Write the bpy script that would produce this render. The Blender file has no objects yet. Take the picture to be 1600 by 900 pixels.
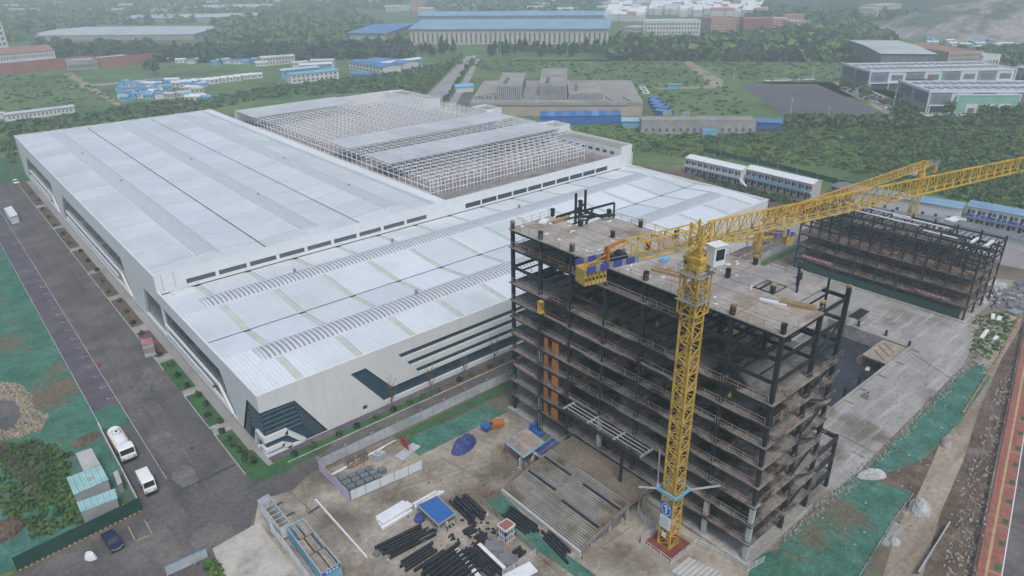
import bpy, math, random
import numpy as np
from mathutils import Vector, Matrix
from mathutils.geometry import tessellate_polygon
random.seed(7); RNG = np.random.default_rng(7)
R = math.radians
SC = bpy.context.scene
COL = SC.collection

# ------------------------------------------------------------------ camera
FPX, PITCH, ROLL, YAW, CAMZ = 1099.487, R(24.97758), R(-0.82962), R(40.23867), 80.0
_f = Vector((math.sin(YAW)*math.cos(PITCH), math.cos(YAW)*math.cos(PITCH), -math.sin(PITCH)))
_r = Vector((math.cos(YAW), -math.sin(YAW), 0.0)); _u = _r.cross(_f)
CR = _r*math.cos(ROLL) + _u*math.sin(ROLL); CU = -_r*math.sin(ROLL) + _u*math.cos(ROLL); CF = _f
cam = bpy.data.cameras.new('camera'); cam.sensor_width = 36.0; cam.lens = FPX/1600*36.0
cam.clip_start = 0.5; cam.clip_end = 12000
camo = bpy.data.objects.new('camera', cam); COL.objects.link(camo)
m3 = Matrix((CR, CU, -CF)).transposed()
camo.matrix_world = Matrix.Translation((0, 0, CAMZ)) @ m3.to_4x4()
SC.camera = camo

# ------------------------------------------------------------------ sky, sun, exposure
SUN_EL, SUN_AZ = R(58), R(205)
W = bpy.data.worlds.new('World'); SC.world = W; W.use_nodes = True
nt = W.node_tree; nt.nodes.clear()
sky = nt.nodes.new('ShaderNodeTexSky'); sky.sky_type = 'NISHITA'; sky.sun_disc = False
sky.sun_elevation = SUN_EL; sky.sun_rotation = SUN_AZ
sky.air_density = 1.0; sky.dust_density = 2.6; sky.ozone_density = 1.0
bg = nt.nodes.new('ShaderNodeBackground'); bg.inputs[1].default_value = 0.125
wo = nt.nodes.new('ShaderNodeOutputWorld')
nt.links.new(sky.outputs[0], bg.inputs[0]); nt.links.new(bg.outputs[0], wo.inputs[0])
sun = bpy.data.lights.new('sun', 'SUN'); sun.energy = 1.35; sun.angle = R(16); sun.color = (1.0, 0.96, 0.9)
suno = bpy.data.objects.new('sun', sun); COL.objects.link(suno)
sd = Vector((math.sin(SUN_AZ)*math.cos(SUN_EL), math.cos(SUN_AZ)*math.cos(SUN_EL), math.sin(SUN_EL)))
suno.rotation_euler = sd.to_track_quat('Z', 'Y').to_euler(); suno.location = (0, 0, 300)
vs = SC.view_settings; vs.view_transform = 'Standard'; vs.look = 'None'; vs.exposure = 0.36; vs.gamma = 1.0
vs.use_curve_mapping = False
SC.cycles.use_denoising = True
SC.cycles.max_bounces = 5; SC.cycles.diffuse_bounces = 3; SC.cycles.glossy_bounces = 2
SC.cycles.transmission_bounces = 2; SC.cycles.volume_bounces = 3; SC.cycles.transparent_max_bounces = 4

# ------------------------------------------------------------------ from photograph pixels to places on the land
def ray(px, py): return CF*FPX + CR*(px-800.0) + CU*(450.0-py)
def at(px, py, z=0.0):
    d = ray(px, py); t = (z-CAMZ)/d.z
    return Vector((d.x*t, d.y*t, z))
def on_x(X, px, py):
    d = ray(px, py); t = X/d.x; return Vector((X, d.y*t, CAMZ+d.z*t))
def on_y(Y, px, py):
    d = ray(px, py); t = Y/d.y; return Vector((d.x*t, Y, CAMZ+d.z*t))
def row_of(p):
    v = Vector(p) - Vector((0, 0, CAMZ)); return 450-FPX*v.dot(CU)/v.dot(CF)
def height_at(X, Y, py):
    lo, hi = -30.0, 160.0
    for _ in range(40):
        m = (lo+hi)/2
        if row_of((X, Y, m)) > py: lo = m
        else: hi = m
    return lo

# ------------------------------------------------------------------ mesh builder and scene helpers
class MB:
    def __init__(s): s.v = []; s.f = []; s.mi = []; s.k = 0
    def add(s, vs_, fs):
        o = len(s.v); s.v.extend([tuple(p) for p in vs_])
        for f in fs: s.f.append(tuple(i+o for i in f)); s.mi.append(s.k)
        return s
    def poly(s, pts): return s.add(pts, [tuple(range(len(pts)))])
    def box(s, x0, y0, z0, x1, y1, z1):
        return s.add([(x0,y0,z0),(x1,y0,z0),(x1,y1,z0),(x0,y1,z0),(x0,y0,z1),(x1,y0,z1),(x1,y1,z1),(x0,y1,z1)],
                     [(0,3,2,1),(4,5,6,7),(0,1,5,4),(1,2,6,5),(2,3,7,6),(3,0,4,7)])
    def hexa(s, b, t):   # bottom 4, top 4
        return s.add(list(b)+list(t), [(0,3,2,1),(4,5,6,7),(0,1,5,4),(1,2,6,5),(2,3,7,6),(3,0,4,7)])
    def bar(s, p, q, w, h=None, up=(0,0,1)):
        p = Vector(p); q = Vector(q); d = q-p
        if d.length < 1e-6: return s
        d.normalize(); up = Vector(up)
        if abs(d.dot(up)) > .98: up = Vector((1,0,0))
        a = d.cross(up).normalized()*(w/2); b = a.cross(d).normalized()*((h or w)/2)
        return s.hexa([p-a-b, p+a-b, q+a-b, q-a-b], [p-a+b, p+a+b, q+a+b, q-a+b])
    def prism(s, pts, z0, z1):
        n = len(pts)
        vs_ = [(p[0], p[1], z0) for p in pts]+[(p[0], p[1], z1) for p in pts]
        fs = [tuple(range(n-1, -1, -1)), tuple(range(n, 2*n))]+[(i, (i+1) % n, (i+1) % n+n, i+n) for i in range(n)]
        return s.add(vs_, fs)
    def cyl(s, p, q, r, n=8, r2=None):
        p = Vector(p); q = Vector(q); d = (q-p).normalized(); r2 = r if r2 is None else r2
        up = Vector((0,0,1)) if abs(d.z) < .95 else Vector((1,0,0))
        a = d.cross(up).normalized(); b = d.cross(a)
        A = [p+a*math.cos(i*2*math.pi/n)*r+b*math.sin(i*2*math.pi/n)*r for i in range(n)]
        B = [q+a*math.cos(i*2*math.pi/n)*r2+b*math.sin(i*2*math.pi/n)*r2 for i in range(n)]
        return s.add(A+B, [tuple(range(n)), tuple(range(2*n-1, n-1, -1))]+[(i, i+n, (i+1) % n+n, (i+1) % n) for i in range(n)])
    def extrude(s, prof, p, q, side):   # closed profile [(sideways, up)] swept from p to q
        p = Vector(p); q = Vector(q); side = Vector(side); n = len(prof); Z = Vector((0,0,1))
        A = [p+side*u+Z*w for u, w in prof]; B = [q+side*u+Z*w for u, w in prof]
        return s.add(A+B, [tuple(range(n)), tuple(range(2*n-1, n-1, -1))]+[(i, i+n, (i+1) % n+n, (i+1) % n) for i in range(n)])
    def blob(s, c, r, sq=1.0, nu=8, nv=5, j=.15, rnd=random):
        o = []; c = Vector(c)
        for i in range(nv+1):
            th = math.pi*i/nv
            for k in range(nu):
                ph = 2*math.pi*k/nu; rr = r*(1+rnd.uniform(-j, j))
                o.append((c.x+rr*math.sin(th)*math.cos(ph), c.y+rr*math.sin(th)*math.sin(ph), c.z+rr*sq*math.cos(th)))
        fs = []
        for i in range(nv):
            for k in range(nu): fs.append((i*nu+k, (i+1)*nu+k, (i+1)*nu+(k+1) % nu, i*nu+(k+1) % nu))
        return s.add(o, fs)
    def mesh(s, name, mats, off=(0,0,0), smooth=False):
        me = bpy.data.meshes.new(name)
        ox, oy, oz = off
        me.from_pydata([(x-ox, y-oy, z-oz) for x, y, z in s.v], [], s.f)
        if not isinstance(mats, (list, tuple)): mats = [mats]
        for m in mats: me.materials.append(m)
        if len(mats) > 1: me.polygons.foreach_set('material_index', s.mi)
        if smooth: me.polygons.foreach_set('use_smooth', [True]*len(me.polygons))
        me.update(); return me

ORI = {}
def origin(o): return ORI.get(o.name, (0,0,0))
def tag(o, label=None, cat=None, group=None, kind=None):
    if label: o['label'] = label
    if cat: o['category'] = cat
    if group: o['group'] = group
    if kind: o['kind'] = kind
    return o
def thing(name, label, cat, loc=(0,0,0), rz=0.0, group=None):
    o = bpy.data.objects.new(name, None); COL.objects.link(o); o.empty_display_size = .5
    o.location = loc; o.rotation_euler = (0, 0, rz); ORI[o.name] = tuple(loc)
    return tag(o, label, cat, group)
def part(name, mb, mat, parent, world=True, loc=(0,0,0), label=None, kind=None, smooth=False):
    # mb: builder (in world coordinates if world) or a ready mesh placed at loc inside its parent
    if isinstance(mb, MB): me = mb.mesh(name, mat, origin(parent) if world else (0,0,0), smooth)
    else: me = mb
    o = bpy.data.objects.new(name, me); COL.objects.link(o); o.parent = parent; o.location = loc
    ORI[o.name] = origin(parent) if world else (0,0,0)
    return tag(o, label, kind=kind)
def solo(name, mb, mat, label, cat, loc=(0,0,0), rz=0.0, group=None, world=True, smooth=False):
    me = mb.mesh(name, mat, loc if world else (0,0,0), smooth) if isinstance(mb, MB) else mb
    o = bpy.data.objects.new(name, me); COL.objects.link(o); o.location = loc; o.rotation_euler = (0,0,rz)
    ORI[o.name] = tuple(loc)
    return tag(o, label, cat, group)
def setting(name, mb, mat, kind='structure', smooth=False):
    me = mb.mesh(name, mat, smooth=smooth) if isinstance(mb, MB) else mb
    o = bpy.data.objects.new(name, me); COL.objects.link(o); ORI[o.name] = (0,0,0); o['kind'] = kind; return o
def dup(root, loc, rz=0.0, label=None, group=None, scale=None):
    r = root.copy(); COL.objects.link(r); r.location = loc; r.rotation_euler = (0,0,rz); ORI[r.name] = tuple(loc)
    if scale: r.scale = scale
    if label: r['label'] = label
    if group: r['group'] = group
    for ch in list(root.children):
        c = ch.copy(); COL.objects.link(c); c.parent = r
        for g in list(ch.children):
            d = g.copy(); COL.objects.link(d); d.parent = c
    return r

# ------------------------------------------------------------------ procedural materials
def mat(name, a, b=None, scale=.4, c=None, cscale=.05, cw=(.5, .7), rough=.8, metal=0.0, bump=0.0, bscale=None,
        stripe=None, lo=.35, hi=.65, rand=0.0, spec=.3, streak=None, grain=None):
    """a..b mottled by noise, c laid on in large patches, stripe = (axis, period m, width share, colour, depth)"""
    M = bpy.data.materials.new(name); M.use_nodes = True; n = M.node_tree.nodes; L = M.node_tree.links
    P = n['Principled BSDF']; P.inputs['Roughness'].default_value = rough; P.inputs['Metallic'].default_value = metal
    P.inputs['Specular IOR Level'].default_value = spec
    b = b or tuple(min(1, x*1.25) for x in a)
    geo = n.new('ShaderNodeNewGeometry'); pos = geo.outputs['Position']
    def noise(s, detail=5, vec=pos, ro=.6):
        t = n.new('ShaderNodeTexNoise'); t.inputs['Scale'].default_value = s; t.inputs['Detail'].default_value = detail
        t.inputs['Roughness'].default_value = ro; L.new(vec, t.inputs['Vector']); return t.outputs['Fac']
    def ramp(fac, p0, c0, p1, c1):
        t = n.new('ShaderNodeValToRGB'); e = t.color_ramp.elements
        e[0].position = p0; e[0].color = (*c0, 1); e[1].position = p1; e[1].color = (*c1, 1); L.new(fac, t.inputs[0]); return t.outputs[0]
    def mix(fac, x, y):
        t = n.new('ShaderNodeMix'); t.data_type = 'RGBA'
        if isinstance(fac, float): t.inputs[0].default_value = fac
        else: L.new(fac, t.inputs[0])
        L.new(x, t.inputs[6])
        if isinstance(y, tuple): t.inputs[7].default_value = (*y, 1)
        else: L.new(y, t.inputs[7])
        return t.outputs[2]
    col = ramp(noise(scale), lo, a, hi, b)
    if c:
        f = ramp(noise(cscale, 6), cw[0], (0,0,0), cw[1], (1,1,1)); col = mix(f, col, c)
    if streak:   # stretched along an axis: (vector scale, colour, amount)
        mp = n.new('ShaderNodeMapping'); mp.inputs['Scale'].default_value = streak[0]; L.new(pos, mp.inputs[0])
        f = ramp(noise(1.0, 4, mp.outputs[0]), .52, (0,0,0), .72, (streak[2],)*3); col = mix(f, col, streak[1])
    if stripe:
        sx = n.new('ShaderNodeSeparateXYZ'); L.new(pos, sx.inputs[0])
        k = n.new('ShaderNodeMath'); k.operation = 'DIVIDE'; k.inputs[1].default_value = stripe[1]; L.new(sx.outputs[stripe[0]], k.inputs[0])
        fr = n.new('ShaderNodeMath'); fr.operation = 'FRACT'; L.new(k.outputs[0], fr.inputs[0])
        gt = n.new('ShaderNodeMath'); gt.operation = 'LESS_THAN'; gt.inputs[1].default_value = stripe[2]; L.new(fr.outputs[0], gt.inputs[0])
        col = mix(gt.outputs[0], col, stripe[3])
    if rand:
        oi = n.new('ShaderNodeObjectInfo'); mr = n.new('ShaderNodeMapRange')
        mr.inputs[3].default_value = 1-rand; mr.inputs[4].default_value = 1+rand; L.new(oi.outputs['Random'], mr.inputs[0])
        mu = n.new('ShaderNodeVectorMath'); mu.operation = 'SCALE'; L.new(col, mu.inputs[0]); L.new(mr.outputs[0], mu.inputs['Scale']); col = mu.outputs[0]
    if grain:   # fine grit: (scale, amount)
        mr = n.new('ShaderNodeMapRange'); mr.inputs[1].default_value = .3; mr.inputs[2].default_value = .7
        mr.inputs[3].default_value = 1-grain[1]; mr.inputs[4].default_value = 1+grain[1]; L.new(noise(grain[0], 8, ro=.75), mr.inputs[0])
        mu = n.new('ShaderNodeVectorMath'); mu.operation = 'SCALE'; L.new(col, mu.inputs[0]); L.new(mr.outputs[0], mu.inputs['Scale']); col = mu.outputs[0]
    L.new(col, P.inputs['Base Color'])
    if bump:
        bm = n.new('ShaderNodeBump'); bm.inputs['Strength'].default_value = bump; bm.inputs['Distance'].default_value = .15
        L.new(noise(bscale or scale*4), bm.inputs['Height']); L.new(bm.outputs[0], P.inputs['Normal'])
    return M
def paint(name, c, rough=.5, metal=0.0, dirt=.12, scale=.6, rand=0.0):
    return mat(name, tuple(x*(1-dirt) for x in c), tuple(min(1, x*(1+dirt*.5)) for x in c), scale=scale, rough=rough, metal=metal, rand=rand)

M = {}
M['grass'] = mat('meadow_grass', (.075,.135,.038), (.14,.20,.065), .06, c=(.05,.10,.036), cscale=.03, cw=(.47,.62), rough=.95, bump=.6, bscale=.8, grain=(.35,.4))
M['soil'] = mat('site_soil', (.155,.128,.095), (.24,.205,.155), .12, c=(.09,.075,.058), cscale=.06, cw=(.48,.64), rough=.95, bump=.5, bscale=1.2, grain=(1.2,.4))
M['yard'] = mat('stained_concrete', (.24,.212,.172), (.37,.335,.28), .14, c=(.145,.12,.09), cscale=.075, cw=(.48,.62), rough=.85, bump=.15, bscale=1.5, grain=(.9,.32))
M['asphalt'] = mat('worn_asphalt', (.09,.084,.083), (.135,.127,.122), .12, c=(.18,.16,.14), cscale=.06, cw=(.52,.7), rough=.88, bump=.15, bscale=3, streak=((.5,.03,1),(.06,.056,.057),.6), grain=(1.3,.35))
M['pavers'] = mat('purple_grey_pavers', (.075,.067,.082), (.12,.107,.128), .3, c=(.15,.137,.14), cscale=.12, cw=(.52,.68), rough=.85, bump=.2, bscale=3, grain=(2.5,.3))
M['net'] = mat('green_dust_net', (.035,.125,.085), (.075,.20,.14), .16, c=(.15,.12,.08), cscale=.05, cw=(.54,.62), rough=.9, bump=1, bscale=.9, grain=(1.1,.4), streak=((.25,.9,1),(.035,.085,.065),.6))
M['net2'] = mat('teal_dust_net', (.035,.125,.092), (.085,.205,.16), .22, c=(.13,.12,.085), cscale=.075, cw=(.51,.63), rough=.9, bump=1, bscale=1, grain=(1.3,.4), streak=((.9,.2,1),(.035,.09,.072),.6))
M['verge'] = mat('verge_soil', (.10,.07,.055), (.15,.105,.085), .4, c=(.055,.07,.05), cscale=.3, rough=.95, bump=.5, bscale=2)
M['turf'] = mat('green_turf', (.03,.095,.035), (.055,.14,.055), .3, c=(.085,.085,.045), cscale=.25, cw=(.52,.7), rough=.95, bump=.5, bscale=3, grain=(2,.4))
M['conc'] = mat('wet_concrete', (.24,.238,.225), (.35,.342,.32), .13, c=(.15,.135,.105), cscale=.06, cw=(.52,.64), rough=.7, bump=.12, bscale=2, streak=((.06,.7,1),(.46,.455,.44),.75), grain=(1.1,.25))
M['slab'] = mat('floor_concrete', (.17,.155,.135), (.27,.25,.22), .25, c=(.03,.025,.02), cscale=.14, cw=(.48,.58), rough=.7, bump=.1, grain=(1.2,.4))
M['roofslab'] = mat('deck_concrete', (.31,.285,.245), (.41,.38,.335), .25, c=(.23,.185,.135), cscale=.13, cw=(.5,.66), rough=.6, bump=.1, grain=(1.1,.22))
M['water'] = mat('pit_water', (.02,.025,.032), (.035,.04,.05), .2, rough=.12, spec=.5, bump=.03)
M['dirtroad'] = mat('dirt_road', (.25,.21,.16), (.36,.315,.25), .12, c=(.14,.11,.08), cscale=.06, cw=(.52,.66), rough=.95, bump=.3, streak=((.04,.5,1),(.17,.135,.1),.7), grain=(1.2,.35))
M['mud'] = mat('muddy_bank', (.085,.06,.042), (.15,.11,.08), .25, c=(.2,.175,.15), cscale=.2, cw=(.54,.7), rough=.95, bump=.8, bscale=1.4, grain=(1.5,.5))
M['brick'] = mat('red_pavers', (.24,.09,.07), (.34,.14,.105), .8, c=(.2,.11,.09), cscale=.3, rough=.9, grain=(3,.3))
M['yellowpave'] = mat('tactile_strip', (.36,.27,.14), (.45,.35,.2), .8, rough=.9)
M['roofw'] = mat('white_roof_sheet', (.52,.565,.59), (.60,.64,.66), .06, c=(.46,.49,.485), cscale=.04, cw=(.5,.75), rough=.45, stripe=(1,1.5,.12,(.48,.515,.54)), rand=.05, grain=(.5,.05), streak=((.07,1.3,1),(.47,.50,.51),.45))
M['roofc'] = mat('white_roof_sheet_near', (.60,.65,.68), (.67,.71,.73), .06, c=(.50,.54,.55), cscale=.05, cw=(.52,.72), rough=.4, stripe=(0,.8,.2,(.53,.575,.61)), rand=.09, grain=(.6,.05), streak=((1.3,.07,1),(.50,.54,.55),.5))
M['seam'] = mat('skylight_strip', (.42,.48,.40), (.52,.56,.48), .5, rough=.5)
M['white'] = mat('white_cladding', (.61,.63,.625), (.67,.685,.675), .05, rough=.55, grain=(.4,.04), streak=((.8,.8,.05),(.53,.545,.535),.4))
M['parapet'] = paint('white_coping', (.66,.69,.70), .45, dirt=.05)
M['glass'] = mat('dark_glazing', (.022,.062,.092), (.035,.085,.12), .2, rough=.15, spec=.5)
M['winglass'] = mat('roof_window_glazing', (.06,.08,.105), (.085,.11,.14), .3, rough=.2, spec=.5)
M['louver'] = paint('dark_louvre', (.035,.055,.07), .4)
M['rib'] = paint('vent_rib_paint', (.56,.60,.63), .45, dirt=.06)
M['ventdark'] = paint('vent_body_paint', (.27,.28,.295), .5)
M['gutter'] = paint('gutter_dark', (.05,.055,.06), .6)
M['steel'] = mat('blue_grey_steel', (.015,.019,.026), (.032,.038,.048), .5, rough=.55, metal=.1)
M['steelw'] = mat('pale_fire_coating', (.32,.35,.355), (.42,.45,.45), .6, rough=.8)
M['blacksteel'] = mat('black_steel', (.022,.024,.028), (.042,.045,.052), .8, rough=.5, metal=.1)
M['frame_w'] = paint('white_frame_steel', (.62,.63,.64), .5)
M['yellow'] = mat('crane_yellow', (.46,.285,.04), (.60,.40,.08), .5, c=(.24,.13,.04), cscale=.7, cw=(.55,.68), rough=.65, grain=(3,.25))
M['orange'] = paint('orange_gate', (.42,.155,.03), .6)
M['pipe'] = mat('scaffold_pipe', (.26,.21,.19), (.42,.36,.33), 1.0, c=(.25,.09,.07), cscale=.3, cw=(.53,.6), rough=.8)
M['pinkboard'] = mat('faded_pink_board', (.24,.18,.17), (.38,.30,.29), .6, rough=.9)
M['red'] = paint('red_paint', (.40,.045,.04), .6)
M['bluepanel'] = paint('blue_sheet', (.035,.13,.38), .5)
M['bluelight'] = paint('light_blue_sheet', (.17,.40,.56), .5)
M['purplenet'] = paint('violet_blue_panel', (.06,.07,.30), .7)
M['cw'] = mat('counterweight_concrete', (.36,.24,.05), (.52,.36,.09), .9, rough=.8)
M['black'] = paint('black_rubber', (.018,.018,.02), .8)
M['chrome'] = paint('bare_metal', (.45,.46,.47), .35, .6)
M['carglass'] = mat('vehicle_glass', (.015,.02,.025), (.03,.04,.045), 1, rough=.1, spec=.6)
M['truckwhite'] = mat('truck_white', (.70,.71,.70), (.80,.80,.78), .8, c=(.5,.42,.34), cscale=.6, cw=(.6,.8), rough=.4)
M['navy'] = paint('navy_paint', (.018,.022,.065), .25)
M['lightred'] = paint('tail_red', (.5,.03,.03), .4)
M['greyfence'] = mat('grey_hoarding', (.36,.39,.415), (.46,.49,.51), .4, c=(.30,.31,.31), cscale=.3, rough=.6)
M['whitefence'] = mat('white_hoarding', (.55,.60,.64), (.68,.72,.75), .5, c=(.42,.47,.52), cscale=.5, cw=(.5,.7), rough=.6)
M['lilac'] = mat('lilac_hoarding', (.42,.37,.50), (.53,.48,.60), .5, rough=.6)
M['greenfence'] = mat('dark_green_hoarding', (.012,.055,.045), (.02,.075,.06), .4, rough=.6)
M['turq'] = mat('rusty_turquoise_roof', (.24,.45,.45), (.36,.56,.55), .4, c=(.34,.28,.17), cscale=.7, cw=(.56,.7), rough=.6, stripe=(0,.45,.15,(.2,.36,.36)))
M['greyroof'] = mat('grey_cabin_roof', (.38,.38,.36), (.48,.48,.46), .5, rough=.7)
M['cabin'] = mat('cabin_wall', (.30,.31,.32), (.38,.39,.40), .6, rough=.7, stripe=(0,.3,.2,(.26,.27,.28)))
M['tarp'] = mat('blue_tarpaulin', (.035,.05,.16), (.06,.085,.24), .6, rough=.5, bump=.8, bscale=1.5)
M['sheet'] = mat('grey_plastic_sheet', (.35,.36,.36), (.52,.53,.53), .6, rough=.5, bump=1, bscale=2)
M['pallet'] = mat('grey_block_stack', (.12,.145,.155), (.18,.205,.215), 1, rough=.85, rand=.1)
M['plywood'] = mat('weathered_plywood', (.28,.235,.19), (.42,.36,.30), .8, rough=.9, rand=.15)
M['wood'] = mat('timber', (.26,.17,.09), (.36,.25,.14), 1, rough=.9, rand=.15)
M['alu'] = mat('white_purlins', (.62,.65,.67), (.74,.77,.78), .5, rough=.4)
M['gravel'] = mat('gravel', (.30,.245,.175), (.46,.39,.30), 2.0, c=(.36,.34,.31), cscale=.8, rough=.95, bump=1, bscale=6)
M['rubble'] = mat('rubble', (.20,.185,.165), (.40,.37,.34), 1.2, rough=.95, rand=.1)
M['leaf'] = mat('leaf_dark', (.042,.095,.034), (.085,.155,.05), .5, c=(.115,.175,.06), cscale=.22, cw=(.5,.7), rough=.85, rand=.22, spec=.15)
M['leaf2'] = mat('leaf_bright', (.08,.15,.042), (.135,.215,.062), .35, c=(.05,.105,.036), cscale=.06, cw=(.5,.66), rough=.9, rand=.15, spec=.15)
M['leafd'] = mat('leaf_conifer', (.026,.06,.034), (.05,.095,.05), .3, rough=.9, rand=.2, spec=.15)
M['bark'] = mat('bark', (.11,.09,.07), (.17,.14,.11), 1.5, rough=.95)
M['cream'] = mat('cream_render', (.43,.41,.36), (.50,.48,.42), .1, rough=.85)
M['beige'] = mat('beige_render', (.36,.30,.235), (.44,.37,.30), .1, rough=.85)
M['pink'] = mat('pink_render', (.42,.22,.19), (.50,.28,.24), .1, rough=.85)
M['redwall'] = mat('red_wall', (.27,.105,.09), (.34,.14,.12), .1, rough=.85)
M['greywall'] = mat('grey_render', (.27,.275,.27), (.36,.36,.35), .12, c=(.22,.22,.215), cscale=.3, rough=.85, streak=((.8,.8,.06),(.19,.19,.185),.6))
M['palewall'] = mat('pale_render', (.52,.53,.52), (.62,.63,.61), .08, rough=.8)
M['slate'] = mat('dark_roof_sheet', (.13,.14,.155), (.19,.20,.215), .3, rough=.7)
M['paleroof'] = mat('pale_grey_roof', (.42,.44,.45), (.51,.53,.54), .06, rough=.6, c=(.34,.36,.37), cscale=.04, grain=(.6,.1))
M['brownroof'] = mat('brown_flat_roof', (.27,.25,.225), (.35,.325,.29), .06, rough=.85, c=(.22,.205,.185), cscale=.05)
M['blueroof'] = mat('blue_roof_sheet', (.07,.18,.37), (.115,.235,.43), .08, rough=.5, rand=.2, grain=(.15,.15))
M['blueroof2'] = mat('pale_blue_roof_sheet', (.17,.30,.42), (.24,.37,.48), .05, rough=.5, stripe=(0,14,.1,(.28,.40,.49)), grain=(.1,.15))
M['redroof'] = mat('red_roof', (.26,.14,.12), (.33,.18,.15), .1, rough=.8)
M['orangeroof'] = mat('orange_roof', (.45,.22,.10), (.52,.28,.14), .1, rough=.8)
M['fins'] = mat('grey_fins', (.30,.32,.335), (.36,.38,.395), .3, rough=.7)
M['window'] = mat('far_window', (.06,.075,.09), (.11,.13,.15), .3, rough=.25, spec=.5)
M['mallglass'] = mat('mall_glazing', (.17,.22,.26), (.25,.30,.34), .1, rough=.25, spec=.5)
M['mallgreen'] = mat('mall_green_front', (.20,.42,.33), (.26,.49,.39), .2, rough=.5)
M['lotasphalt'] = mat('lot_asphalt', (.085,.085,.09), (.115,.113,.118), .02, rough=.9)
M['hill'] = mat('hillside', (.05,.075,.06), (.075,.10,.075), .02, rough=1)
M['quarry'] = mat('quarry_ground', (.21,.19,.18), (.33,.305,.285), .05, c=(.09,.12,.08), cscale=.022, cw=(.47,.6), rough=1, grain=(.1,.35))
M['roadgrey'] = mat('road_concrete', (.27,.26,.25), (.33,.32,.31), .05, rough=.9, c=(.22,.2,.185), cscale=.06)
M['skin'] = paint('skin', (.42,.27,.19), .6)
M['hivis'] = paint('hi_vis_cloth', (.60,.62,.06), .8)
M['orangecloth'] = paint('orange_cloth', (.60,.17,.06), .8)
M['darkcloth'] = paint('dark_cloth', (.03,.035,.05), .9)
M['signblue'] = paint('sign_blue', (.02,.16,.46), .5, dirt=.05)
M['signwhite'] = paint('sign_white', (.68,.72,.72), .5, dirt=.08)
M['deckunder'] = mat('shaded_steel_decking', (.012,.013,.014), (.022,.022,.022), .5, rough=.8)  # near-black: shade under the floors is put into the steel colour
M['footred'] = mat('rust_red_footing', (.15,.045,.03), (.22,.07,.05), .6, rough=.9)
M['kioskred'] = mat('faded_red_sheet', (.33,.12,.12), (.42,.2,.2), .6, rough=.7)
M['truss'] = paint('white_truss_paint', (.80,.81,.82), .5, dirt=.04)
M['hallfloor'] = mat('hall_floor', (.17,.155,.145), (.30,.27,.255), .35, c=(.12,.10,.09), cscale=.12, rough=.85)
M['blade'] = mat('teal_louvre_blade', (.06,.10,.125), (.085,.13,.155), .4, rough=.4)
M['kerb'] = mat('worn_kerb_stone', (.36,.365,.36), (.50,.505,.50), .8, c=(.25,.25,.245), cscale=.4, rough=.8, grain=(2,.25))
M['pad'] = mat('pale_concrete_pad', (.36,.34,.295), (.47,.45,.40), .2, c=(.27,.25,.215), cscale=.12, cw=(.52,.66), rough=.85, grain=(1,.2))
# ================================================================== the land
def flat(pts, z, holes=()):
    """triangulated sheet from world xy points, with holes"""
    mb = MB(); polys = [[Vector((p[0], p[1], 0)) for p in pts]]+[[Vector((p[0], p[1], 0)) for p in h] for h in holes]
    allp = [q for pl in polys for q in pl]
    tris = tessellate_polygon(polys)
    fs = []
    for t in tris:
        a, b, c = (allp[i] for i in t)
        fs.append(t if (b-a).cross(c-a).z > 0 else (t[0], t[2], t[1]))
    return mb.add([(p.x, p.y, z) for p in allp], fs)
def px(*pts): return [at(x, y) for x, y in pts]
PIT = [(112, 46.9), (156.5, 46.9), (156.5, 66), (112, 66)]
PITc = [(112.004, 46.904), (156.496, 46.904), (156.496, 65.996), (112.004, 65.996)]
setting('ground', flat([(-6000,-6000),(6000,-6000),(6000,6000),(-6000,6000)], -.12, [PIT]), M['grass'])
setting('site_soil', flat([(-40,60),(20,60),(200,-40),(300,-10),(262,40),(248,175),(236,180),(195,176),(195,103),(34,103),(31,96),(20,92)], -.09, [PIT]), M['soil'])
# road, paved strip and yards on the left of the hall
M['road_dust'] = mat('dusty_asphalt', (.13,.122,.118), (.19,.175,.16), .4, c=(.11,.104,.104), cscale=.3, cw=(.42,.6), rough=.9, grain=(1.5,.3))
M['road_dark'] = mat('oily_asphalt', (.085,.081,.083), (.13,.123,.122), .4, c=(.115,.108,.108), cscale=.3, cw=(.42,.6), rough=.8, grain=(1.5,.3))
setting('asphalt_road', flat([(11.6,346),(27.1,346),(27.1,104),(34,102.2),(200,102.2),(200,97.2),(36,97),(31.5,95)] + px((405,782),(388,832),(328,868),(345,960),(0,1080),(-150,1000),(28,892),(222,797),(158,672)) + [(11.6,134)], -.03), M['asphalt'])
setting('paved_strip', flat([(11.6,134.5),(16.4,133.5),(16.4,345),(11.6,345)], .0), M['pavers'])
kb = MB()
kb.box(11.48,135,-.05,11.6,345,.13); kb.box(16.36,112,-.05,16.47,345,.05)
setting('kerb', kb, M['kerb'])
for (y0, y1) in ((104,119.5),(121.5,136.5),(150,345)):
    b_ = MB().box(27.04,y0,-.05,27.18,y1,.12); setting('kerb', b_, M['kerb'])
setting('kerb', MB().box(34,102.15,-.05,192,102.3,.12), M['kerb'])
setting('dust_net_field', flat([(11.4,345),(11.4,110)] + px((150,690),(120,720),(60,700),(-60,720),(-200,760),(-300,500)) + [(-12,345)], .0), M['net'])
setting('meadow_strip', flat([(-60,346),(32,346),(32,400),(-60,400)], -.06), M['turf'])
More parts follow.
